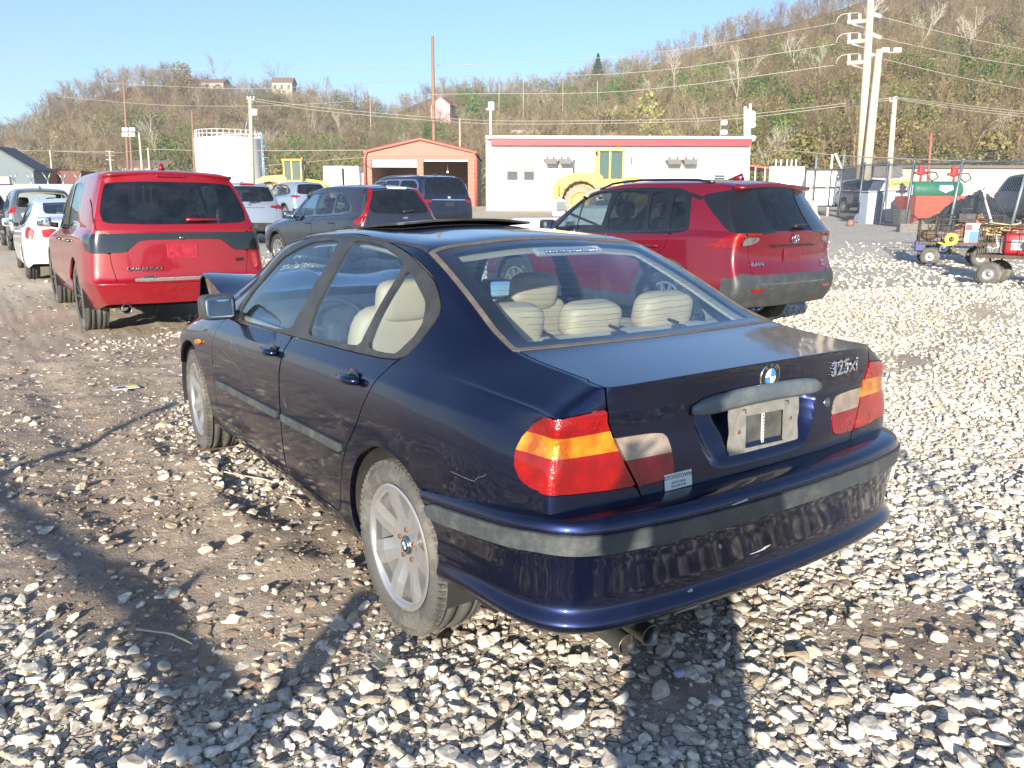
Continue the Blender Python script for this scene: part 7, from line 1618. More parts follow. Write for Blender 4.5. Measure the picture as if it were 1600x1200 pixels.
    F_ = Face(1197, 1251, 44.); t = thing('corrugated_fence', 'white corrugated sheet fence behind the concrete barrier', 'fence', F_.o, F_.rz); xa, xb = F_.x(1197), F_.x(1251); h = F_.z(258)
    b = MB(); n = 26
    for i in range(n): x = xa+(xb-xa)*(i+.5)/n; b.box((x, .03*(i % 2), h/2), ((xb-xa)/n+.005, .05, h))
    b.build('sheets', MATS['metal_white'], t)
    for px in (1205, 1213, 1222, 1229, 1236): b = MB(); b.cyl((F_.x(px), -.1, 0), (F_.x(px), -.1, F_.z(247)), .04, 6); b.build('post', MATS['metal_white'], t)
    F_ = Face(1155, 1205, 60.); t = thing('orange_canopy', 'low open shelter with an orange sloping roof right of the white building', 'shelter', F_.o, F_.rz)
    b = MB(); b.box((F_.x(1180), 2, F_.z(258)), (F_.x(1210)-F_.x(1160), 4, .15), rotm(y=7)); b.build('roof', MATS['orange_steel'], t)
    for px in (1163, 1175, 1190, 1202): b = MB(); b.cyl((F_.x(px), 0, 0), (F_.x(px), 0, F_.z(259)), .05, 6); b.build('post', MATS['metal_white'], t)
    p = at(1262, 36.); t = thing('concrete_barrier', 'worn concrete road barrier leaning before the white gate', 'barrier', p, F_.rz+R(20)); b = MB(); b.prism([(-.32, 0), (.32, 0), (.32, .12), (.15, .35), (.10, .85), (-.10, .85), (-.15, .35), (-.32, .12)], 1, -.4, .6); b.build('block', MATS['concrete'], t)
    # long low beige building far behind
    F_ = Face(1395, 1610, 75.); t = thing('beige_warehouse', 'long low beige building behind the chain link fence', 'building', F_.o, F_.rz); b = MB(); b.box(((F_.x(1395)+F_.x(1610))/2, 5, F_.z(258)/2), (F_.x(1610)-F_.x(1395), 10, F_.z(258))); b.build('wall', MATS['beige_wall'], t); b = MB(); b.box(((F_.x(1395)+F_.x(1610))/2, 5, F_.z(256.5)), (F_.x(1610)-F_.x(1395)+.6, 10.8, .22)); b.build('roof', MATS['roof_brown'], t)
    F_ = Face(1310, 1400, 66.); t = thing('grey_shed', 'low grey shed with white wall left of the beige building', 'shed', F_.o, F_.rz); b = MB(); b.box((F_.x(1368), 4, F_.z(272)/2), (F_.x(1400)-F_.x(1336), 8, F_.z(272))); b.build('wall', MATS['render_white'], t); b = MB(); b.prism([(F_.x(1333), F_.z(273)), (F_.x(1402), F_.z(273)), (F_.x(1398), F_.z(256)), (F_.x(1350), F_.z(257))], 1, -.3, 8.3); b.build('roof', mat('shed_grey', (.20, .19, .18), .8), t)
    # fuel cube with yellow sign
    F_ = Face(1379, 1432, 33.); t = thing('fuel_container', 'white fuel container with a yellow lettered sign behind the fence', 'container', F_.o, F_.rz-R(3)); xa, xb, h = F_.x(1384), F_.x(1432), F_.z(278)
    b = MB(); b.box(((xa+xb)/2, .8, h/2+.05), (xb-xa, 1.6, h-.1), bev=.05); b.build('body', MATS['metal_white'], t)
    b = MB(); b.box(((xa+xb)/2, -.015, (F_.z(276.5)+F_.z(290))/2), (xb-xa, .03, F_.z(276.5)-F_.z(290))); sg = b.build('sign', MATS['sign_yellow'], t)
    b = MB(); b.box(((xa+xb)/2, -.012, F_.z(294.5)), (xb-xa, .03, .035)); b.build('red_stripe', MATS['signal_red'], t)
    text_obj('sign_lettering', 'Glassmere', .25, mat('ink_green', (.10, .16, .08), .6), sg, Matrix.Translation(((xa+xb)/2, -.035, F_.z(282.5))) @ Matrix.Rotation(R(90), 4, 'X'), .002, sx=1.0, bevel=.004)
    text_obj('sign_lettering', 'FUEL SERVICE', .09, MATS['ink_green'], sg, Matrix.Translation(((xa+xb)/2, -.035, F_.z(288.3))) @ Matrix.Rotation(R(90), 4, 'X'), .002, sx=1.2)
    b = MB(); b.add([(xa-.02, 0, 0), (xa-.8, .3, 0), (xa-.02, .3, h), (xa-.02, 1.6, h), (xa-.8, 1.5, 0), (xa-.02, 1.6, 0)], [(0, 1, 2), (1, 4, 3, 2), (4, 5, 3)]); b.build('sloped_cowl', MATS['galv'], t)
    F_ = Face(1354, 1377, 32.); t = thing('pale_blue_box', 'pale blue-grey bin beside the fuel container', 'bin', F_.o, F_.rz); b = MB(); b.box((0, .4, F_.z(297)/2), (F_.w, .8, F_.z(297)), bev=.05); b.build('body', mat('bin_blue', (.42, .47, .55), .6), t); b = MB(); b.box((0, .4, F_.z(297)+.03), (F_.w+.06, .86, .06), bev=.02); b.build('lid', MATS['galv'], t)
    p = at(1409, 29.5); t = thing('yellow_drum', 'pale yellow drum in front of the fuel container', 'drum', p, 0); b = MB(); b.lathe([(0, 0), (.27, 0), (.28, .02), (.27, .05), (.27, .28), (.285, .30), (.27, .32), (.27, .58), (.285, .60), (.25, .62), (0, .61)], n=28); b.build('body', mat('drum_cream', (.62, .58, .38), .5), t)
    # green tank on its red bund
    F_ = Face(1424, 1524, 30.); t = thing('fuel_tank', 'dark green horizontal fuel tank lying on a red steel base', 'tank', F_.o, F_.rz+R(6)); xa, xb = F_.x(1426), F_.x(1524); zb_ = F_.z(302)
    b = MB(); b.box(((xa+xb)/2, .7, zb_/2), (xb-xa, 1.4, zb_), bev=.02); b.build('base', MATS['base_red'], t)
    r = (F_.z(280)-zb_)*.62; b = MB(); ca = ((xa+xb)/2-(xb-xa)*.44, .7, zb_+r*.72); b.lathe([(0, 0), (r*.7, .03), (r, .12), (r, (xb-xa)*.88-.12), (r*.7, (xb-xa)*.88-.03), (0, (xb-xa)*.88)], c=ca, axis=(1, 0, 0), n=36); b.build('tank_shell', MATS['tank_green'], t)
    b = MB(); b.add([(ca[0]+.95, .7-r-.02, zb_+r*1.25), (ca[0]+1.45, .7-r-.02, zb_+r*1.25), (ca[0]+1.5, .7-r-.02, zb_+r*.75), (ca[0]+1.2, .7-r-.02, zb_+r*.35), (ca[0]+.95, .7-r-.02, zb_+r*.7)], [(0, 1, 2, 3, 4)]); b.build('hazard_plate', MATS['metal_white'], t)
    b = MB(); b.box((ca[0]+.02, .7, zb_+r*.7), (.03, .3, .35)); b.build('end_plate', MATS['metal_white'], t)
    for px, py in ((1448, 262), (1504, 264)):
        q = thing_part('pump', t); x = F_.x(px); b = MB(); b.cyl((x, .7, zb_+r*1.6), (x, .7, F_.z(py+4)), .04, 8); b.box((x, .7, F_.z(py)), (.22, .2, .30), bev=.04); b.cyl((x-.25, .7, F_.z(py+3)), (x+.25, .7, F_.z(py+3)), .05, 8); b.cyl((x, .7, F_.z(py-3)), (x-.08, .7, F_.z(py-10)), .07, 8); b.build('pump_body', MATS['signal_red'], q)
        b = MB(); b.tube([(x+.2, .6, F_.z(py+2)), (x+.5, .6, F_.z(py+2)), (x+.62, .6, F_.z(py+10)), (x+.4, .6, F_.z(py+16)), (x+.2, .6, F_.z(py+10))], .025, 6); b.build('hose', MATS['black_plastic'], q)
    # timber kerb, gravel heap, tarpaulin
    F_ = Face(1406, 1480, 25.5); t = thing('timber_beam', 'grey timber beam holding back a gravel heap behind the fence', 'beam', F_.o, F_.rz-R(4)); b = MB(); b.box((0, 0, .16), (F_.w, .3, .34), bev=.02); b.build('beam', mat('timber_grey', (.16, .15, .14), .9, var=.3, scale=25), t)
    def heap(name, px, D, rx, ry, h, m, kind=None, label=None, cat=None):
        g = at(px, D); bm = bmesh.new(); bmesh.ops.create_grid(bm, x_segments=40, y_segments=40, size=1.)
        for v in bm.verts:
            rr = math.hypot(v.co.x, v.co.y); n = float(fbm(np.array([v.co.x*4+D]), np.array([v.co.y*4]), 4, 4)[0]); v.co = Vector((v.co.x*rx, v.co.y*ry, max(0, 1-rr)**.8*h*(.5+n) - .05))
        me = bpy.data.meshes.new(name); bm.to_mesh(me); bm.free(); o_ = put(name, me, m, None, tuple(g)); o_.rotation_euler = (0, 0, -YAW); tag(o_, label, cat, None, kind); return o_
    heap('gravel_heap', 1462, 26.8, 1.0, .8, .5, mat('gravel_grey', (.26, .25, .235), .9, var=.3, scale=30, bump=1., bscale=25), None, 'grey gravel heap piled behind the timber beam', 'gravel heap')
    heap('tarpaulin_mound', 1520, 26., 1.3, 1.2, 1.25, mat('tarp_black', (.03, .033, .038), .5, bump=.5, bscale=6), None, 'black tarpaulin covering a mound beside the steel grey SUV', 'tarpaulin')
    p = at(1330, 30.5); t = thing('tree_stump', 'small brown log lying at the foot of the fence', 'log', p, R(30)); b = MB(); b.tube([(-.25, 0, .1), (.0, .02, .12), (.28, -.02, .1)], [.10, .13, .09], 10); b.build('log', MATS['wood_brown'], t)
def white_truck():
    # only its big door mirror and door top show beyond the crimson crossover
    p = base_of(880, 15.); t = thing('pickup_truck', 'white pickup truck mostly hidden behind the crimson crossover, its tall mirror showing', 'pickup truck', p, -YAW+R(32))
    b = MB(); b.box((1.85, 1., .72), (1.9, 5.0, .60), bev=.14); b.box((1.85, .6, 1.10), (1.7, 1.7, .40), bev=.2); b.build('body', MATS['white_gloss'], t)
    b = MB(); z = W(858, 311, 15.)[2]-p[2]; zb_ = W(858, 338, 15.)[2]-p[2]; b.box((-.12, 0, (z+zb_)/2), (.24, .10, z-zb_), bev=.03); b.build('mirror', MATS['white_gloss'], t)
    b = MB(); b.box((-.12, -.055, (z+zb_)/2+.03), (.18, .01, z-zb_-.14), bev=.004); b.build('mirror_pane', MATS['mirror_glass'], t); b = MB(); b.tube([(0, .02, zb_+.1), (.98, .2, .92)], .025, 6); b.build('mirror_arm', MATS['black_plastic'], t)
    for sx in (1.05, 2.65):
        for sy in (-.8, 2.6): b = MB(); b.lathe([(0, .11), (.3, .11), (.37, .06), (.37, -.1), (0, -.1)], c=(sx, sy, .37), axis=(1, 0, 0), n=20); b.build('wheel', MATS['rubber'], t)
# ------------------------------------------------------------------ hillside
RIDGE = [(-600, 225), (-200, 222), (0, 200), (30, 195), (60, 185), (85, 152), (120, 136), (170, 124), (230, 108), (290, 104), (330, 118), (400, 130), (500, 137), (560, 147), (600, 160), (640, 146), (680, 128), (760, 124), (850, 120), (900, 108), (960, 92), (1000, 78), (1050, 55), (1100, 38), (1150, 18), (1200, 6), (1280, -18), (1400, -60), (1600, -95), (2000, -120), (2600, -100)]
def ridge_D(px): return np.interp(px, [-600, 100, 250, 560, 640, 900, 1200, 1700, 2600], [330, 330, 360, 400, 470, 430, 330, 300, 300])
def foot_D(px): return np.interp(px, [-600, 0, 300, 700, 1000, 1300, 2600], [170, 170, 160, 150, 115, 100, 95])
TREE_H = 9.5
def hill_z(px, D):
    px = np.asarray(px, float); D = np.asarray(D, float); Dr = ridge_D(px); Df = foot_D(px); py = np.interp(px, *zip(*RIDGE))
    el = np.arctan((600-py)/FPX*np.cos(np.arctan((px-800)/FPX)*.0)) - PITCH
    el = np.arctan2((600-py)*math.cos(PITCH)-FPX*math.sin(PITCH), (600-py)*math.sin(PITCH)+FPX*math.cos(PITCH))
    zr = CAM[2] + Dr*np.tan(el) - TREE_H*.78; s = np.clip((D-Df)/(Dr-Df), -1, 2.)
    up = np.clip(s, 0, 1); prof = up**1.12*(1-.12*np.sin(up*math.pi)); z0 = 1.6
    z = z0 + (zr-z0)*prof; z = np.where(s > 1, zr - (s-1)*25, z); z = np.where(s < 0, z0 + s*2, z)
    n = (fbm(px/70., D/26., 4, 51)-.47)*14*np.clip(up*3, 0, 1)*(1-np.clip((up-.8)*5, 0, 1)*.8)
    return z + n
def hill():
    px = np.arange(-600, 2500, 9.); s = np.linspace(-.12, 1.35, 90); PX, S_ = np.meshgrid(px, s, indexing='ij'); Df, Dr = foot_D(PX), ridge_D(PX); D = Df+(Dr-Df)*S_; Z = hill_z(PX, D)
    X = CAM[0] + FH[0]*D + RH[0]*(PX-800)/FPX*D*math.cos(PITCH); Yy = CAM[1] + FH[1]*D + RH[1]*(PX-800)/FPX*D*math.cos(PITCH)
    V = np.stack([X.ravel(), Yy.ravel(), Z.ravel()], 1); ii = np.arange(len(V)).reshape(PX.shape); Q = np.stack([ii[:-1, :-1], ii[1:, :-1], ii[1:, 1:], ii[:-1, 1:]], -1).reshape(-1, 4)
    me = mesh_from('hill', V, None, Q); m, t, b = _mat('hill_floor'); N = t.nodes; L = t.links; ge = N.new('ShaderNodeNewGeometry')
    def noise(sc, det=8):
        n = N.new('ShaderNodeTexNoise'); n.inputs['Scale'].default_value = sc; n.inputs['Detail'].default_value = det; n.inputs['Roughness'].default_value = .65; L.new(ge.outputs['Position'], n.inputs['Vector']); return n.outputs['Fac']
    r = N.new('ShaderNodeValToRGB'); L.new(noise(.022), r.inputs[0]); e = r.color_ramp.elements; e[0].position = .36; e[0].color = (.12, .125, .04, 1); e[1].position = .60; e[1].color = (.30, .165, .085, 1); q = e.new(.48); q.color = (.22, .175, .07, 1)
    r2 = N.new('ShaderNodeValToRGB'); L.new(noise(.4), r2.inputs[0]); r2.color_ramp.elements[0].position = .35; r2.color_ramp.elements[0].color = (.07, .07, .035, 1); r2.color_ramp.elements[1].position = .7; r2.color_ramp.elements[1].color = (.28, .20, .12, 1)
    mx = N.new('ShaderNodeMix'); mx.data_type = 'RGBA'; mx.inputs[0].default_value = .5; L.new(r.outputs[0], mx.inputs[6]); L.new(r2.outputs[0], mx.inputs[7]); L.new(mx.outputs[2], b.inputs['Base Color']); b.inputs['Roughness'].default_value = 1; b.inputs['Specular IOR Level'].default_value = 0
    o = put('hill', me, m); tag(o, kind='structure')
def pos_hill(px, D):
    return np.array([CAM[0] + FH[0]*D + RH[0]*(px-800)/FPX*D*math.cos(PITCH), CAM[1] + FH[1]*D + RH[1]*(px-800)/FPX*D*math.cos(PITCH), float(hill_z(px, D))])
def tree_proto(seed, H=1., levels=3, spread=.42, twigs=260, twr=.0042, trunk_r=.016, fork=.35, bare=True, narrow=1.):
    """bare tree of unit height: tapered trunk and limbs as 3-sided tubes, twigs as slivers; returns trunk and crown meshes"""
    rr = np.random.default_rng(seed); TV, TF, CV, CF = [], [], [], []
    def seg(V, F, p, q, r0, r1, k=3):
        d = q-p; u, v, _ = frame_of(d); n = len(V)
        for c, r in ((p, r0), (q, r1)):
            for j in range(k): a = 2*math.pi*j/k; V.append(c+r*(math.cos(a)*u+math.sin(a)*v))
        for j in range(k): F.append((n+j, n+(j+1) % k, n+k+(j+1) % k)); F.append((n+j, n+k+(j+1) % k, n+k+j))
    ends = []
    def grow(p, d, L, r, lv, V, F):
        k = 3 if lv == 0 else 2; q = p
        for i in range(k):
            d = d + rr.normal(scale=.10, size=3)*(1+lv*.3); d[2] += .05*lv; d /= np.linalg.norm(d); q2 = q+d*L/k; r2 = r*(1-.28*(i+1)/k) if lv else r*(1-.18*(i+1))
            seg(V, F, q, q2, r*(1 - (.18*i if lv == 0 else .14*i)), max(r2, .001), 5 if lv == 0 else 3)
            if lv < levels:
                for c in range(rr.integers(1, 3) if (lv > 0 or i > 0) else 0):
                    a = rr.uniform(0, 6.28); u, v, dd = frame_of(d); sp_ = spread*rr.uniform(.7, 1.5)*narrow; nd = dd*math.cos(sp_)+(math.cos(a)*u+math.sin(a)*v)*math.sin(sp_); grow(q2, nd, L*rr.uniform(.45, .72), r2*.55, lv+1, CV, CF)
            else: ends.append((q2, d.copy()))
            q = q2
        if lv < levels: 
            for c in range(2):
                a = rr.uniform(0, 6.28); u, v, dd = frame_of(d); nd = dd*math.cos(.3)+(math.cos(a)*u+math.sin(a)*v)*math.sin(.3); grow(q, nd, L*rr.uniform(.5, .7), r*.5, lv+1, CV, CF)
    grow(np.zeros(3), np.array([rr.normal(scale=.04), rr.normal(scale=.04), 1.]), .55, trunk_r, 0, TV, TF)
    if ends:
        for _ in range(twigs):
            p, d = ends[rr.integers(0, len(ends))]; dd = d+rr.normal(scale=.65, size=3); dd /= np.linalg.norm(dd); L = rr.uniform(.05, .13); s0 = p-d*rr.uniform(0, .1); w_ = np.cross(dd, rr.normal(size=3)); w_ /= np.linalg.norm(w_)+1e-9; n = len(CV); CV.extend([s0-w_*twr/2, s0+w_*twr/2, s0+dd*L]); CF.append((n, n+1, n+2))
    TV, CV = np.array(TV), np.array(CV); z = max(TV[:, 2].max(), CV[:, 2].max() if len(CV) else 0); return TV/z, np.array(TF), CV/z, np.array(CF)
def shrub_proto(seed, n=330, leaf=.040, pine=False):
    rr = np.random.default_rng(seed); V, F = [], []
    lob = rr.normal(scale=.30, size=(5, 3)); lob[:, 2] = abs(lob[:, 2])+.35; rad = rr.uniform(.22, .42, 5)
    for i in range(n):
        if pine: h = rr.uniform(.12, 1); r = (1-h)*.30*rr.uniform(.5, 1.1); a = rr.uniform(0, 6.28); c = np.array([r*math.cos(a), r*math.sin(a), h-.05])
        else: k = rr.integers(0, 5); d = rr.normal(size=3); d /= np.linalg.norm(d); c = lob[k]+d*rad[k]*rr.uniform(.55, 1.05); c[2] = max(c[2], .02)
        u = rr.normal(size=3); u /= np.linalg.norm(u); v = np.cross(u, rr.normal(size=3)); v /= np.linalg.norm(v); s = leaf*rr.uniform(.6, 1.4); m = len(V); V += [c-u*s, c+v*s*.6, c+u*s, c-v*s*.6]; F += [(m, m+1, m+2), (m, m+2, m+3)]
    return np.array(V), np.array(F)
def veg_mat(name, stops, scale_attr=True, rough=.9):
    m, t, b = _mat(name); N = t.nodes; L = t.links; a = N.new('ShaderNodeAttribute'); a.attribute_name = 'tone'; r = N.new('ShaderNodeValToRGB'); L.new(a.outputs['Fac'], r.inputs[0]); e = r.color_ramp.elements
    e[0].position = stops[0][0]; e[0].color = (*stops[0][1], 1); e[1].position = stops[-1][0]; e[1].color = (*stops[-1][1], 1)
    for p, c in stops[1:-1]: q = e.new(p); q.color = (*c, 1)
    L.new(r.outputs[0], b.inputs['Base Color']); b.inputs['Roughness'].default_value = rough; b.inputs['Specular IOR Level'].default_value = .05; MATS[name] = m; return m
def forest():
    rr = np.random.default_rng(21)
    bark = veg_mat('bark_mix', [(0, (.10, .07, .042)), (.5, (.21, .155, .095)), (.8, (.30, .24, .16)), (1, (.42, .36, .27))]); leafm = veg_mat('spring_leaves', [(0, (.075, .13, .025)), (.35, (.12, .185, .04)), (.6, (.19, .19, .06)), (.8, (.25, .215, .09)), (1, (.23, .165, .08))])
    protos = [tree_proto(100+k, twigs=230, levels=2 if k % 2 else 3, spread=.40+.05*(k % 3), narrow=.9, trunk_r=.012+.002*(k % 3)) for k in range(10)]
    A = []
    for TV, TF, CV, CF in protos: A.append((np.concatenate([TV, CV]), np.concatenate([TF, CF+len(TV)])))
    print('proto tris', [len(a[1]) for a in A])
    allV, allF, tone = [], [], []; nv = 0
    def add(V, F, p, s, tn, sxy=1.):
        nonlocal nv
        a = rr.uniform(0, 6.283); c, q = math.cos(a), math.sin(a); W_ = np.stack([(V[:, 0]*c-V[:, 1]*q)*s*sxy, (V[:, 0]*q+V[:, 1]*c)*s*sxy, V[:, 2]*s], 1)+p
        allV.append(W_.astype(np.float32)); allF.append((F+nv).astype(np.int32)); tone.append(np.full(len(V), tn, np.float32)); nv += len(V)
    n = 0
    while n < 4500:
        px = rr.uniform(-150, 1750); u = rr.random()**.75 if rr.random() < .74 else rr.uniform(.80, 1.03); D = foot_D(px)+(ridge_D(px)-foot_D(px))*(u*1.02); p = pos_hill(px, D)
        if px < 1250 and rr.random() < .25 and u < .3: continue
        k = rr.integers(0, 10); s = TREE_H*rr.uniform(.55, 1.25); add(*A[k], p-np.array([0, 0, .4]), s, np.clip(rr.normal(.55, .2), 0, 1)*(.8 if px > 1150 else 1), 1.1); n += 1
    V = np.concatenate(allV); F = np.concatenate(allF); print('forest', len(V), len(F)); me = mesh_from('woodland', V, F, smooth=False); at = me.attributes.new('tone', 'FLOAT', 'POINT'); at.data.foreach_set('value', np.concatenate(tone)); o = put('woodland', me, bark); tag(o, kind='stuff')
    allV, allF, tone = [], [], []; nv = 0; S = [shrub_proto(200+k) for k in range(8)]; n = 0
    greens = [(1120, 150, 60), (1180, 165, 50), (1480, 130, 70), (1560, 150, 60), (1380, 190, 60), (1340, 185, 35), (1010, 150, 50), (760, 165, 60), (260, 245, 50), (1590, 130, 50), (440, 150, 60), (560, 150, 60), (920, 150, 80), (1250, 120, 50), (1230, 235, 60), (640, 225, 60), (480, 270, 60)]
    while n < 2300:
        px = rr.uniform(-150, 1750); u = rr.random()**1.1; D = foot_D(px)+(ridge_D(px)-foot_D(px))*u*1.0; p = pos_hill(px, D); d = p-CAM; zc = d@AX[2]; py = 600-FPX*(d@AX[1])/zc
        g = max(math.exp(-((px-a)/r)**2-((py-b)/(r*.55))**2) for a, b, r in greens); g *= .5+1.1*float(fbm(np.array([px/25]), np.array([py/14.]), 3, 8)[0])
        if rr.random() > g*1.3+.07: continue
        tn = np.clip(rr.normal(.25, .12), 0, .6) if rr.random() < g*1.2 else rr.uniform(.55, 1.); 
        if 990 < px < 1060 and py > 150: tn = rr.uniform(.7, .85)
        add(*S[rr.integers(0, 8)], p-np.array([0, 0, .3]), rr.uniform(2.2, 6.5), tn, 1.25); n += 1
    V = np.concatenate(allV); F = np.concatenate(allF); me = mesh_from('undergrowth', V, F, smooth=False); at = me.attributes.new('tone', 'FLOAT', 'POINT'); at.data.foreach_set('value', np.concatenate(tone)); o = put('undergrowth', me, leafm); tag(o, kind='stuff')
    # single trees that stand out
    pale = mat('bark_pale', (.50, .45, .37), .9); grey = mat('bark_grey', (.26, .22, .18), .9)
    P = [tree_proto(300+k, twigs=420, levels=3, spread=.48, twr=.0035, trunk_r=.020 if k % 2 else .014) for k in range(6)]
    def single(px, D, H, k, m, label, p=None, grp='bare trees standing out on the hill'):
        q = pos_hill(px, D) if p is None else p; t = thing('bare_tree', label, 'tree', tuple(q-np.array([0, 0, .3])), rr.uniform(0, 6.28), grp); TV, TF, CV, CF = P[k]
        put('trunk', mesh_from('trunk', TV*H, TF), m, t); put('crown', mesh_from('crown', CV*H, CF, smooth=False), m, t)
    for i, (px, H, k, lb) in enumerate(((352, 19, 0, 'tall dark bare tree on the left skyline, right of the bushy knoll'), (337, 13, 1, 'smaller bare tree just left of the tall dark skyline tree'), (448, 20, 2, 'broad pale bare tree on the skyline behind the cream house'), (518, 15, 3, 'bare tree on the skyline right of the cream house'), (500, 11, 4, 'thin bare tree close behind the cream house, on its right'), (560, 14, 5, 'bare tree at the low saddle of the skyline'), (577, 13, 1, 'last bare skyline tree before the ridge dips'), (390, 10, 4, 'little bare tree between the brown roof and the cream house'), (855, 9, 5, 'small bare tree on the middle skyline'), (980, 13, 2, 'bare tree on the rising skyline right of the evergreen'), (1012, 10, 3, 'lone thin tree on the rising skyline'), (1120, 10, 0, 'bare tree on the bright skyline above the white building right end'))):
        single(px, ridge_D(px)*.99, H, k, grey, lb)
    for px, u, H, k, lb in ((1140, .42, 17, 0, 'pale branching tree above the right end of the white building'), (1268, .40, 14, 2, 'pale slender tree left of the tallest pole'), (1410, .62, 18, 0, 'big pale forked tree right of the tallest pole, high on the slope'), (1228, .60, 15, 4, 'pale trunk in the reddish clearing left of the poles'), (1510, .10, 9, 2, 'white-barked tree spreading low behind the fence'), (1555, .12, 8, 3, 'smaller pale tree right of the white-barked tree'), (1325, .72, 14, 1, 'pale trunk behind the crossarms of the tallest pole'), (1045, .50, 14, 3, 'pale tree over the middle of the white building'), (1010, .45, 13, 5, 'pale crooked tree left of the yellow-green bushes'), (1190, .06, 9, 1, 'thin pale tree beside the stacked floodlights'), (1215, .10, 9, 5, 'leaning pale stem behind the orange canopy'), (950, .35, 10, 4, 'pale slim tree above the centre of the white building'), (1590, .55, 17, 2, 'pale tree at the right edge, high on the slope'), (1480, .45, 15, 5, 'pale tree above the steel grey SUV'), (1105, .75, 13, 4, 'pale trunk just under the bright skyline'), (620, .30, 12, 1, 'pale trunk between the container and the brown pole'), (250, .35, 14, 2, 'pale leaning tree above the red SUV'), (540, .55, 13, 0, 'pale tree on the slope under the skyline dip'), (30, .02, 13, 3, 'dark branching tree at the far left foot of the hill'), (420, .3, 12, 5, 'pale tree behind the white transformer')):
        single(px, foot_D(px)+(ridge_D(px)-foot_D(px))*u, H, k, pale if 'dark' not in lb else grey, lb)
    # green round tree, evergreen, bushy knoll
    def leafy(name, px, D, s, proto, m, label, cat, tn):
        q = pos_hill(px, D); t = thing(name, label, cat, tuple(q-np.array([0, 0, .2])), 0, 'leafy trees on the hill'); b = MB(); b.tube([(0, 0, 0), (0, 0, s*.5)], [.25, .12], 8); b.build('trunk', grey, t)
        V, F = proto; me = mesh_from('crown', V*s, F, smooth=False); at = me.attributes.new('tone', 'FLOAT', 'POINT'); at.data.foreach_set('value', np.clip(rr.normal(tn, .06, len(V)), 0, 1).astype(np.float32)); put('crown', me, m, t)
    evg = veg_mat('evergreen_leaves', [(0, (.012, .03, .012)), (1, (.05, .09, .03))])
    leafy('evergreen_tree', 928, ridge_D(928)*.97, 14, shrub_proto(400, 900, .045, True), evg, 'dark pointed evergreen on the middle skyline', 'tree', .4)
    leafy('green_tree', 745, 330, 11, shrub_proto(401, 700, .05), leafm, 'round bright green tree on the slope right of the pink house', 'tree', .25)
    leafy('knoll_bush', 293, ridge_D(293)*.93, 9.5, shrub_proto(402, 3200, .035), veg_mat('brown_scrub', [(0, (.16, .12, .07)), (1, (.28, .22, .13))]), 'bushy brown knoll tree topping the left skyline', 'tree', .5)
    leafy('yellow_bush', 1030, 165, 9, shrub_proto(403, 700, .05), veg_mat('yellow_leaves', [(0, (.22, .24, .06)), (1, (.38, .36, .13))]), 'yellow-green bush above the middle of the white building roof', 'bush', .5)
def houses():
    def house(px, D, w, d, h, rh, wall, roof, label, turn=0., lift=0.):
        p = pos_hill(px, D)+np.array([0, 0, lift]); t = thing('hillside_house', label, 'house', tuple(p), -YAW+turn, 'houses on the hill')
        b = MB(); b.box((0, 0, (h-lift-1)/2), (w, d, h+lift+1)); b.prism([(-w/2, h), (w/2, h), (0, h+rh)] if False else [(-d/2, h), (d/2, h), (0, h+rh)], 0, -w/2, w/2); b.build('wall', MATS[wall], t)
        b = MB()
        for s in (-1, 1): b.add([(-w/2-.4, 0, h+rh+.1), (w/2+.4, 0, h+rh+.1), (w/2+.4, s*(d/2+.4), h-.05), (-w/2-.4, s*(d/2+.4), h-.05), (-w/2-.4, 0, h+rh+.35), (w/2+.4, 0, h+rh+.35), (w/2+.4, s*(d/2+.4), h+.2), (-w/2-.4, s*(d/2+.4), h+.2)], [(0, 1, 2, 3), (4, 5, 6, 7), (2, 3, 7, 6), (0, 3, 7, 4), (1, 2, 6, 5)])
        b.build('roof', MATS[roof], t)
        for i in range(3): b = MB(); b.box((-w/2+w*(i+.5)/3, -d/2-.04, h*.6), (w*.12, .08, h*.35)); b.build('window', MATS['dark_glass'], t)
    house(453, ridge_D(453)*.975, 9, 7, 4.5, 2.2, 'house_cream', 'roof_brown', 'cream two-storey house on the left skyline', 0., 5.)
    house(342, ridge_D(342)*.985, 14, 9, 2.5, 1.8, 'house_cream', 'roof_brown', 'low house with a reddish brown roof on the left skyline', 0., 3.6)
    house(694, 350, 9, 8, 5, 3.2, 'house_pink', 'fascia_red', 'pink gabled house above the orange garage', R(80), 3.)
    house(797, 250, 8, 6, 3.2, 1.4, 'render_white', 'roof_brown', 'small white house right of the green tree')
    house(818, 262, 9, 6, 2.6, 1.2, 'house_cream', 'roof_brown', 'low cream house on the slope over the white building')
    house(240, 190, 10, 7, 3., 1.4, 'house_cream', 'roof_brown', 'cream house half hidden behind the red SUV roof')
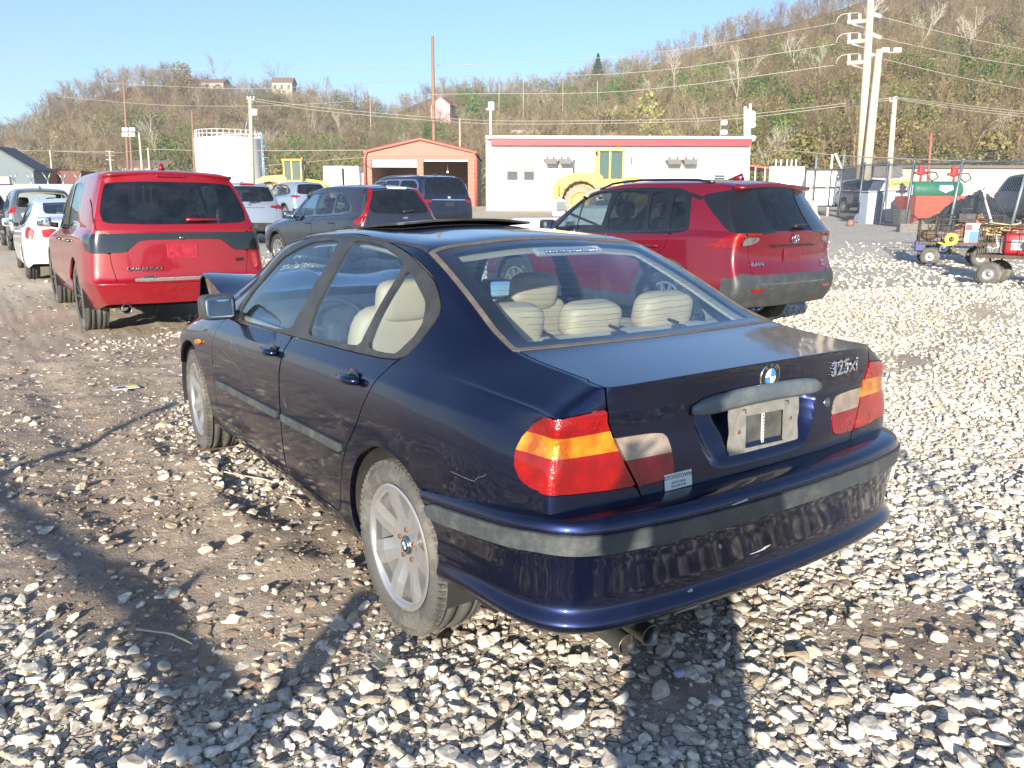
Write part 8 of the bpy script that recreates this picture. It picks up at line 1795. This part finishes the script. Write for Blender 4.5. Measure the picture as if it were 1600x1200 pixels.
# ------------------------------------------------------------------ carts and small things
def cart(name, label, p, head, contents, handle):
    t = thing(name, label, 'cart', tuple(p), head, 'steel mesh garden carts'); RM = mat('cart_steel', (.10, .075, .055), .7, .4, var=.4, scale=30, dirt=(.25, .16, .1, .5)); WPM = mat('cart_pale', (.50, .50, .48), .5)
    L, Wd, zb, zt = 1.25, .62, .42, .86
    b = MB(); b.box((0, 0, zb), (L, Wd, .03)); 
    for x in np.linspace(-L/2, L/2, 14): b.box((x, 0, zb+.02), (.012, Wd, .012))
    for s in (-1, 1): b.box((0, s*Wd/2, zb), (L, .035, .05))
    for s in (-1, 1): b.box((s*L/2, 0, zb), (.035, Wd, .05))
    b.build('deck', RM, t)
    b = MB()
    for z in (zt, (zb+zt)/2):
        r = .013 if z == zt else .006
        b.tube([(-L/2, -Wd/2, z), (L/2, -Wd/2, z)], r, 5); b.tube([(-L/2, Wd/2, z), (L/2, Wd/2, z)], r, 5); b.tube([(-L/2, -Wd/2, z), (-L/2, Wd/2, z)], r, 5); b.tube([(L/2, -Wd/2, z), (L/2, Wd/2, z)], r, 5)
    for x in np.linspace(-L/2, L/2, 8):
        for s in (-1, 1): b.tube([(x, s*Wd/2, zb), (x, s*Wd/2, zt)], .011 if abs(abs(x)-L/2) < .01 else .006, 5)
    for y in np.linspace(-Wd/2, Wd/2, 5):
        for s in (-1, 1): b.tube([(s*L/2, y, zb), (s*L/2, y, zt)], .006, 5)
    b.build('cage', RM, t)
    for x in (-L/2+.20, L/2-.20):
        b = MB(); b.tube([(x, -.36, .17), (x, .36, .17)], .014, 6); b.tube([(x-.1, 0, zb), (x, 0, .18), (x+.1, 0, zb)], .016, 6); b.build('axle', RM, t)
        for s in (-1, 1):
            w = bpy.data.objects.new('wheel', None); col.objects.link(w); w.parent = t; w.location = (x, s*.36, .172)
            b = MB(); b.lathe([(.085, .04), (.12, .05), (.155, .042), (.170, .02), (.170, -.02), (.155, -.042), (.12, -.05), (.085, -.04)], axis=(0, 1, 0), n=28)
            for k in range(26): a = 2*math.pi*k/26; b.box((math.cos(a)*.169, 0, math.sin(a)*.169), (.010, .07, .018), Matrix.Rotation(-a, 3, 'Y'))
            b.build('tyre', MATS['tyre_pale'], w)
            b = MB(); b.lathe([(.0, .05), (.022, .05), (.025, .02), (.06, .012), (.088, .035)], axis=(0, 1, 0), n=20); b.lathe([(.0, -.05), (.022, -.05), (.025, -.02), (.06, -.012), (.088, -.035)], axis=(0, 1, 0), n=20); b.build('rim', MATS['alloy'], w)
    if handle:
        h = handle; b = MB(); b.tube([(L/2-.05, 0, .30), (L/2+.12, 0, .36), (L/2-.10, 0, .95), (L/2-.2, 0, 1.22)], [.018, .022, .022, .018], 8); e = (L/2-.2, 0, 1.22)
        b.tube([e, (e[0]-.02, .09, e[2]+.10), (e[0]-.03, .10, e[2]+.19), (e[0]-.04, .0, e[2]+.23), (e[0]-.03, -.10, e[2]+.19), (e[0]-.02, -.09, e[2]+.10), e], .013, 6, False); b.build('handle', WPM, t)
    contents(t, L, Wd, zb)
    return t
def loose(name, label, cat, mb_mats, p, head, grp=None):
    t = thing(name, label, cat, tuple(p), head, grp)
    for nm, b, m in mb_mats: b.build(nm, m, t)
    return t
def carts():
    def none(*a): pass
    pA = on_ground(1486, 410); headA = -YAW - R(22); a = pA.copy()
    cart('garden_cart', 'rusty mesh cart loaded with tools, the one farther left', a, headA, none, True)
    M = Matrix.Rotation(headA, 3, 'Z')
    def onA(x, y, z): return np.array(M @ Vector((x, y, z)))+a
    b = MB(); b.lathe([(.05, -.04), (.115, -.04), (.115, .04), (.05, .04), (.05, -.04)], axis=(0, 1, 0), n=24); c = MB(); c.tube([(-.22, -.05, -.06), (-.1, -.05, -.1), (.0, -.05, -.1)], .02, 6)
    loose('strap_roll', 'yellow roll of strap hung on the side of the left cart', 'strap roll', [('roll', b, mat('strap_yellow', (.75, .58, .08), .6)), ('loose_end', c, MATS['strap_yellow'])], onA(-.10, -.38, .50), headA)
    b = MB(); b.box((0, 0, 0), (.24, .03, .36)); c = MB(); c.box((.03, -.018, -.07), (.15, .01, .20)); d = MB(); d.box((-.06, -.018, .1), (.10, .01, .1)); 
    loose('printed_box', 'red white and blue printed box standing in the left cart', 'box', [('carton', b, mat('carton_pink', (.62, .45, .48), .6)), ('blue_panel', c, mat('panel_blue', (.06, .16, .50), .5)), ('red_panel', d, MATS['signal_red'])], onA(.24, -.30, .62), headA)
    b = MB(); b.lathe([(0, -.26), (.06, -.25), (.075, -.22), (.075, .16), (.05, .22), (.025, .24), (0, .24)], axis=(1, 0, 0), n=20); loose('gas_cylinder', 'pale grey cylinder lying in the left cart', 'cylinder', [('body', b, mat('cylinder_grey', (.55, .56, .52), .4, .3))], onA(.50, -.15, .66), headA)
    b = MB(); b.box((0, 0, 0), (.32, .22, .2), rotm(z=12), bev=.03); b.tube([(-.1, 0, .1), (-.1, 0, .18), (.1, 0, .18), (.1, 0, .1)], .015, 6); loose('tool_case', 'black tool case on top of the load of the left cart', 'tool case', [('case', b, MATS['black_plastic'])], onA(.15, .08, .88), headA)
    for k, (x, y, z, s, m, lb) in enumerate(((-.45, .05, .56, .20, 'cart_steel', 'brown engine part at the back of the left cart'), (.05, -.12, .60, .16, 'wood_brown', 'rusty brown part in the middle of the left cart'), (.42, .14, .62, .16, 'galv', 'grey metal part beside the cylinder in the left cart'))):
        b = MB(); q = random.Random(k); b.sbox((0, 0, 0), (s*1.4, s, s), .7, 8); [b.tube([(q.uniform(-s, s)*.5, q.uniform(-s, s)*.5, 0), (q.uniform(-s, s), q.uniform(-s, s), s*.9)], .015, 5) for _ in range(5)]; [b.cyl((q.uniform(-s, s)*.5, 0, 0), (q.uniform(-s, s)*.5, s*.7, 0), s*.25, 10) for _ in range(3)]; loose('salvaged_part', lb, 'salvaged part', [('casting', b, MATS[m])], onA(x, y, z), headA, 'salvaged parts on the carts')
    b = MB(); b.box((0, 0, 0), (.2, .1, .2), bev=.02); loose('blue_jug', 'small dark blue container under the left cart corner', 'container', [('jug', b, mat('jug_blue', (.02, .03, .14), .5))], onA(-.60, -.26, .36), headA)
    # second cart
    p2 = on_ground(1602, 442); h2 = -YAW - R(40); cart('garden_cart', 'rusty mesh cart with red generators, the one at the right edge', p2, h2, none, False)
    M2 = Matrix.Rotation(h2, 3, 'Z')
    def onB(x, y, z): return np.array(M2 @ Vector((x, y, z)))+p2
    def gen(x, y, z, lb, rot):
        b = MB(); b.sbox((0, 0, .16), (.40, .28, .32), .35, 12); c = MB(); c.tube([(-.12, 0, .30), (-.10, 0, .38), (.08, 0, .38), (.12, 0, .30)], .022, 8); d = MB(); d.box((.0, -.145, .15), (.18, .01, .14)); e = MB(); e.cyl((.21, 0, .14), (.25, 0, .14), .06, 14)
        loose('generator', lb, 'generator', [('shell', b, mat('gen_red', (.30, .012, .022), .4, coat=.3)), ('carry_handle', c, MATS['gen_red']), ('control_panel', d, MATS['galv']), ('recoil_starter', e, MATS['black_plastic'])], onB(x, y, z), h2+rot, 'red generators in the right cart')
    gen(-.15, -.10, .44, 'red portable generator nearest the corner of the right cart', R(10)); gen(.32, .05, .44, 'second red generator cut off by the right edge', R(60))
    b = MB(); b.sbox((0, 0, 0), (.3, .2, .2), .7, 8); b.cyl((-.1, -.1, 0), (.1, -.15, .05), .07, 12); loose('salvaged_part', 'blue grey motor lying between the two generators', 'salvaged part', [('motor', b, mat('motor_blue', (.05, .065, .10), .5, .4))], onB(.10, -.22, .60), h2, 'salvaged parts on the carts')
    b = MB(); q = random.Random(9); [b.tube([(q.uniform(-.3, .3), q.uniform(-.2, .2), q.uniform(-.1, .1)) for _ in range(4)], .012, 5) for _ in range(22)]; loose('cable_tangle', 'tangle of straw coloured cables heaped behind the right cart', 'cables', [('cables', b, mat('cable_straw', (.50, .40, .22), .7))], onB(-.45, .30, .80), h2)
    # third cart hidden behind, only the frame shows
    p3 = on_ground(1545, 400) + FH*.9; cart('garden_cart', 'mesh cart heaped with cables, half hidden behind the other two', p3, -YAW - R(30), none, False)
    b = MB(); q = random.Random(19); [b.tube([(q.uniform(-.45, .45), q.uniform(-.25, .25), q.uniform(-.12, .14)) for _ in range(4)], .016, 5) for _ in range(34)]; loose('cable_tangle', 'copper and straw coloured cables piled in the half hidden cart', 'cables', [('cables', b, mat('cable_copper', (.42, .22, .12), .6))], p3+np.array([0, 0, .75]), .3)
def litter():
    p = on_ground(196, 613); b = MB(); b.box((0, 0, .004), (.20, .15, .004), rotm(z=8)); c = MB(); c.box((.05, .03, .008), (.07, .06, .003), rotm(z=8)); d = MB(); d.box((-.03, -.02, .008), (.06, .04, .003), rotm(z=8))
    loose('flattened_packet', 'flattened paper packet with a yellow patch on the mud left of the saloon', 'packet', [('card', b, mat('card_white', (.62, .62, .60), .6)), ('yellow_patch', c, MATS['strap_yellow']), ('dark_patch', d, MATS['black_plastic'])], (p[0], p[1], gz(p[0], p[1])+.012), R(-10))
    for k, (a, c, lb) in enumerate((((216, 995), (303, 1010), 'pale bent twig lying across the shadow cross at lower left'), ((352, 750), (425, 763), 'long pale stem on the mud beside the front wheel'), ((447, 785), (478, 812), 'curled root beside the sill of the saloon'), ((430, 1020), (460, 1028), 'short straw near the lower left stones'))):
        A, B = on_ground(*a), on_ground(*c); m = (A+B)/2+np.array([.02, .05, 0]); Q = []
        for t in np.linspace(0, 1, 9): q = (1-t)**2*A+2*t*(1-t)*m+t*t*B; Q.append((q[0], q[1], gz(q[0], q[1])+.022))
        b = MB(); b.tube(Q, [.004]*8+[.002], 6); o = b.build('twig', mat('twig_straw', (.52, .44, .30), .8)); tag(o, lb, 'twig', 'twigs on the ground')
    p = on_ground(1063, 1073); b = MB(); b.sbox((0, 0, .01), (.04, .03, .025), .8, 8); loose('crushed_cup', 'small bluish white crushed cup among the shaded stones', 'litter', [('cup', b, mat('cup_blue', (.30, .33, .50), .6))], (p[0], p[1], gz(p[0], p[1])+.02), 0)
    p = on_ground(600, 1060); b = MB(); b.box((0, 0, .02), (.07, .03, .004), rotm(x=20, y=10)); b.box((.02, .02, .03), (.02, .06, .004), rotm(x=30)); loose('plastic_shard', 'broken grey plastic shard on the stones below the rear wheel', 'shard', [('shard', b, MATS['holder_grey'])], (p[0], p[1], gz(p[0], p[1])+.015), .5)
# ------------------------------------------------------------------ what stands behind the lens and throws the shadows
def behind():
    sh = SDIR/np.linalg.norm(SDIR[:2])
    def toward(p, dist): return np.array([p[0], p[1], p[2] if len(p) > 2 else 0.]) + sh*dist      # back up the sun's ray
    # unseen bars, added and shaped to cast the shadow lines on the ground
    t = thing('shadow_bars', 'unseen steel bars added behind the photographer to cast the crossing shadow lines', 'shadow bars', (-3.2, -3.6, 0)); o = np.array(t.location)
    SM = mat('frame_steel', (.22, .22, .23), .5, .6)
    def G(px, py): return on_ground(px, py)
    D0 = 1.3
    def bar(pa, pb, r, name, D=D0):
        A, B = G(*pa), G(*pb); qa, qb = toward(A, D/1.0+0*A[0]), toward(B, D)
        # put both ends on the upright plane across the sun's direction, D0 behind the lens
        n = np.array([sh[0], sh[1], 0]); n /= np.linalg.norm(n); c = CAM+n*D0
        ta = ((c-A)@n)/(sh@n); tb = ((c-B)@n)/(sh@n); qa, qb = A+sh*ta, B+sh*tb; b = MB(); b.tube([qa-o, qb-o], r, 8); b.build(name, SM, t); return qa, qb
    def post(px, py, r, top):
        n = np.array([sh[0], sh[1], 0]); n /= np.linalg.norm(n); c = CAM+n*D0; A = G(px, py); q = A+sh*(((c-A)@n)/(sh@n)); b = MB(); b.tube([(q[0]-o[0], q[1]-o[1], -.1), (q[0]-o[0], q[1]-o[1], q[2]+top)], r, 10); b.build('upright', SM, t)
    bar((0, 752), (292, 630), .040, 'shadow_rail'); bar((-10, 745), (235, 955), .030, 'brace'); bar((235, 955), (410, 1215), .032, 'brace'); bar((165, 1000), (330, 893), .022, 'brace')
    bar((1398, 690), (1620, 945), .020, 'shadow_rod'); bar((1330, 590), (1398, 690), .018, 'shadow_rod')
    post(592, 918, .055, 0.)
    # the photographer
    return t
def photographer():
    fx, fy = CAM[0]-.34*FH[0]+.0*RH[0], CAM[1]-.34*FH[1]+.0*RH[1]
    t = thing('person', 'person in dark jacket and trousers holding up a phone with both hands', 'person', (fx, fy, gz(fx, fy)), -YAW)
    J = [(0, -.02, .95), (0, -.02, 1.10), (0, -.03, 1.28), (0, -.04, 1.43), (0, -.02, 1.50), (0, 0, 1.58), (0, .02, 1.68),
         (-.09, -.02, .90), (-.085, .0, .50), (-.09, -.02, .09), (-.095, .13, .04), (.09, -.02, .90), (.085, .0, .50), (.09, -.02, .09), (.095, .13, .04),
         (-.19, -.03, 1.42), (-.20, .08, 1.20), (-.12, .24, 1.36), (.19, -.03, 1.42), (.27, .06, 1.20), (.02, .25, 1.36)]
    E = [(0, 1), (1, 2), (2, 3), (3, 4), (4, 5), (5, 6), (0, 7), (7, 8), (8, 9), (9, 10), (0, 11), (11, 12), (12, 13), (13, 14), (3, 15), (15, 16), (16, 17), (3, 18), (18, 19), (19, 20)]
    Rr = [.15, .145, .155, .13, .06, .075, .095, .15, .135, .115, .05, .15, .135, .115, .05, .075, .055, .04, .075, .055, .04]
    me = bpy.data.meshes.new('body'); me.from_pydata(J, E, []); o = put('body', me, mat('jacket_dark', (.03, .035, .05), .8), t)
    md = o.modifiers.new('skin', 'SKIN'); 
    for i, v in enumerate(me.skin_vertices[0].data): v.radius = (Rr[i], Rr[i]*.8); v.use_root = (i == 0)
    o.modifiers.new('sub', 'SUBSURF').levels = 2; o.modifiers['sub'].render_levels = 2
    b = MB(); b.sbox((0, -.015, 1.72), (.19, .22, .14), .9, 12); b.build('hair', mat('hair_brown', (.05, .035, .025), .8), t)
    for s, hx, hy, hz in ((-1, -.12, .24, 1.36), (1, .02, .25, 1.36)):
        b = MB(); b.sbox((hx, hy+.02, hz+.04), (.035, .085, .085), .7, 10)
        for k in range(4): b.tube([(hx-.02*s*0, hy+.03+.0*k, hz+.005+.022*k), (hx+s*.02, hy+.06, hz+.010+.022*k), (hx+s*-.02, hy+.075, hz+.012+.022*k)], [.010, .009, .007], 6)
        b.tube([(hx, hy, hz+.06), (hx-s*.03, hy-.0, hz+.09), (hx-s*.045, hy+.01, hz+.10)], [.012, .010, .008], 6); b.build('hand', mat('skin_tone', (.45, .28, .20), .6), t)
ground(); stones(); hero(); yard_cars()
building_mats(); white_building(); orange_garage(); tank(); left_buildings()
loader('wheel_loader', 'yellow wheel loader parked left of the white container', 440, 492, 62., False, 1.02)
loader('wheel_loader', 'yellow wheel loader parked in front of the white building', 888, 1022, 44., False, 1.03)
poles(); right_yard(); white_truck(); hill(); forest(); houses(); carts(); litter(); behind(); photographer()

def haze():
    me = bpy.data.meshes.new('haze'); b = MB(); b.box((0, 0, 0), (1500, 1200, 134)); o = b.build('haze', _mat('haze_air')[0], None, (90, 420, 63)); m = o.data.materials[0]; N = m.node_tree.nodes; N.clear()
    out = N.new('ShaderNodeOutputMaterial'); v = N.new('ShaderNodeVolumePrincipled'); v.inputs['Density'].default_value = HAZE; v.inputs['Color'].default_value = (.93, .95, 1, 1); v.inputs['Anisotropy'].default_value = .2
    m.node_tree.links.new(v.outputs[0], out.inputs['Volume']); tag(o, kind='stuff')
HAZE = .00058
haze()
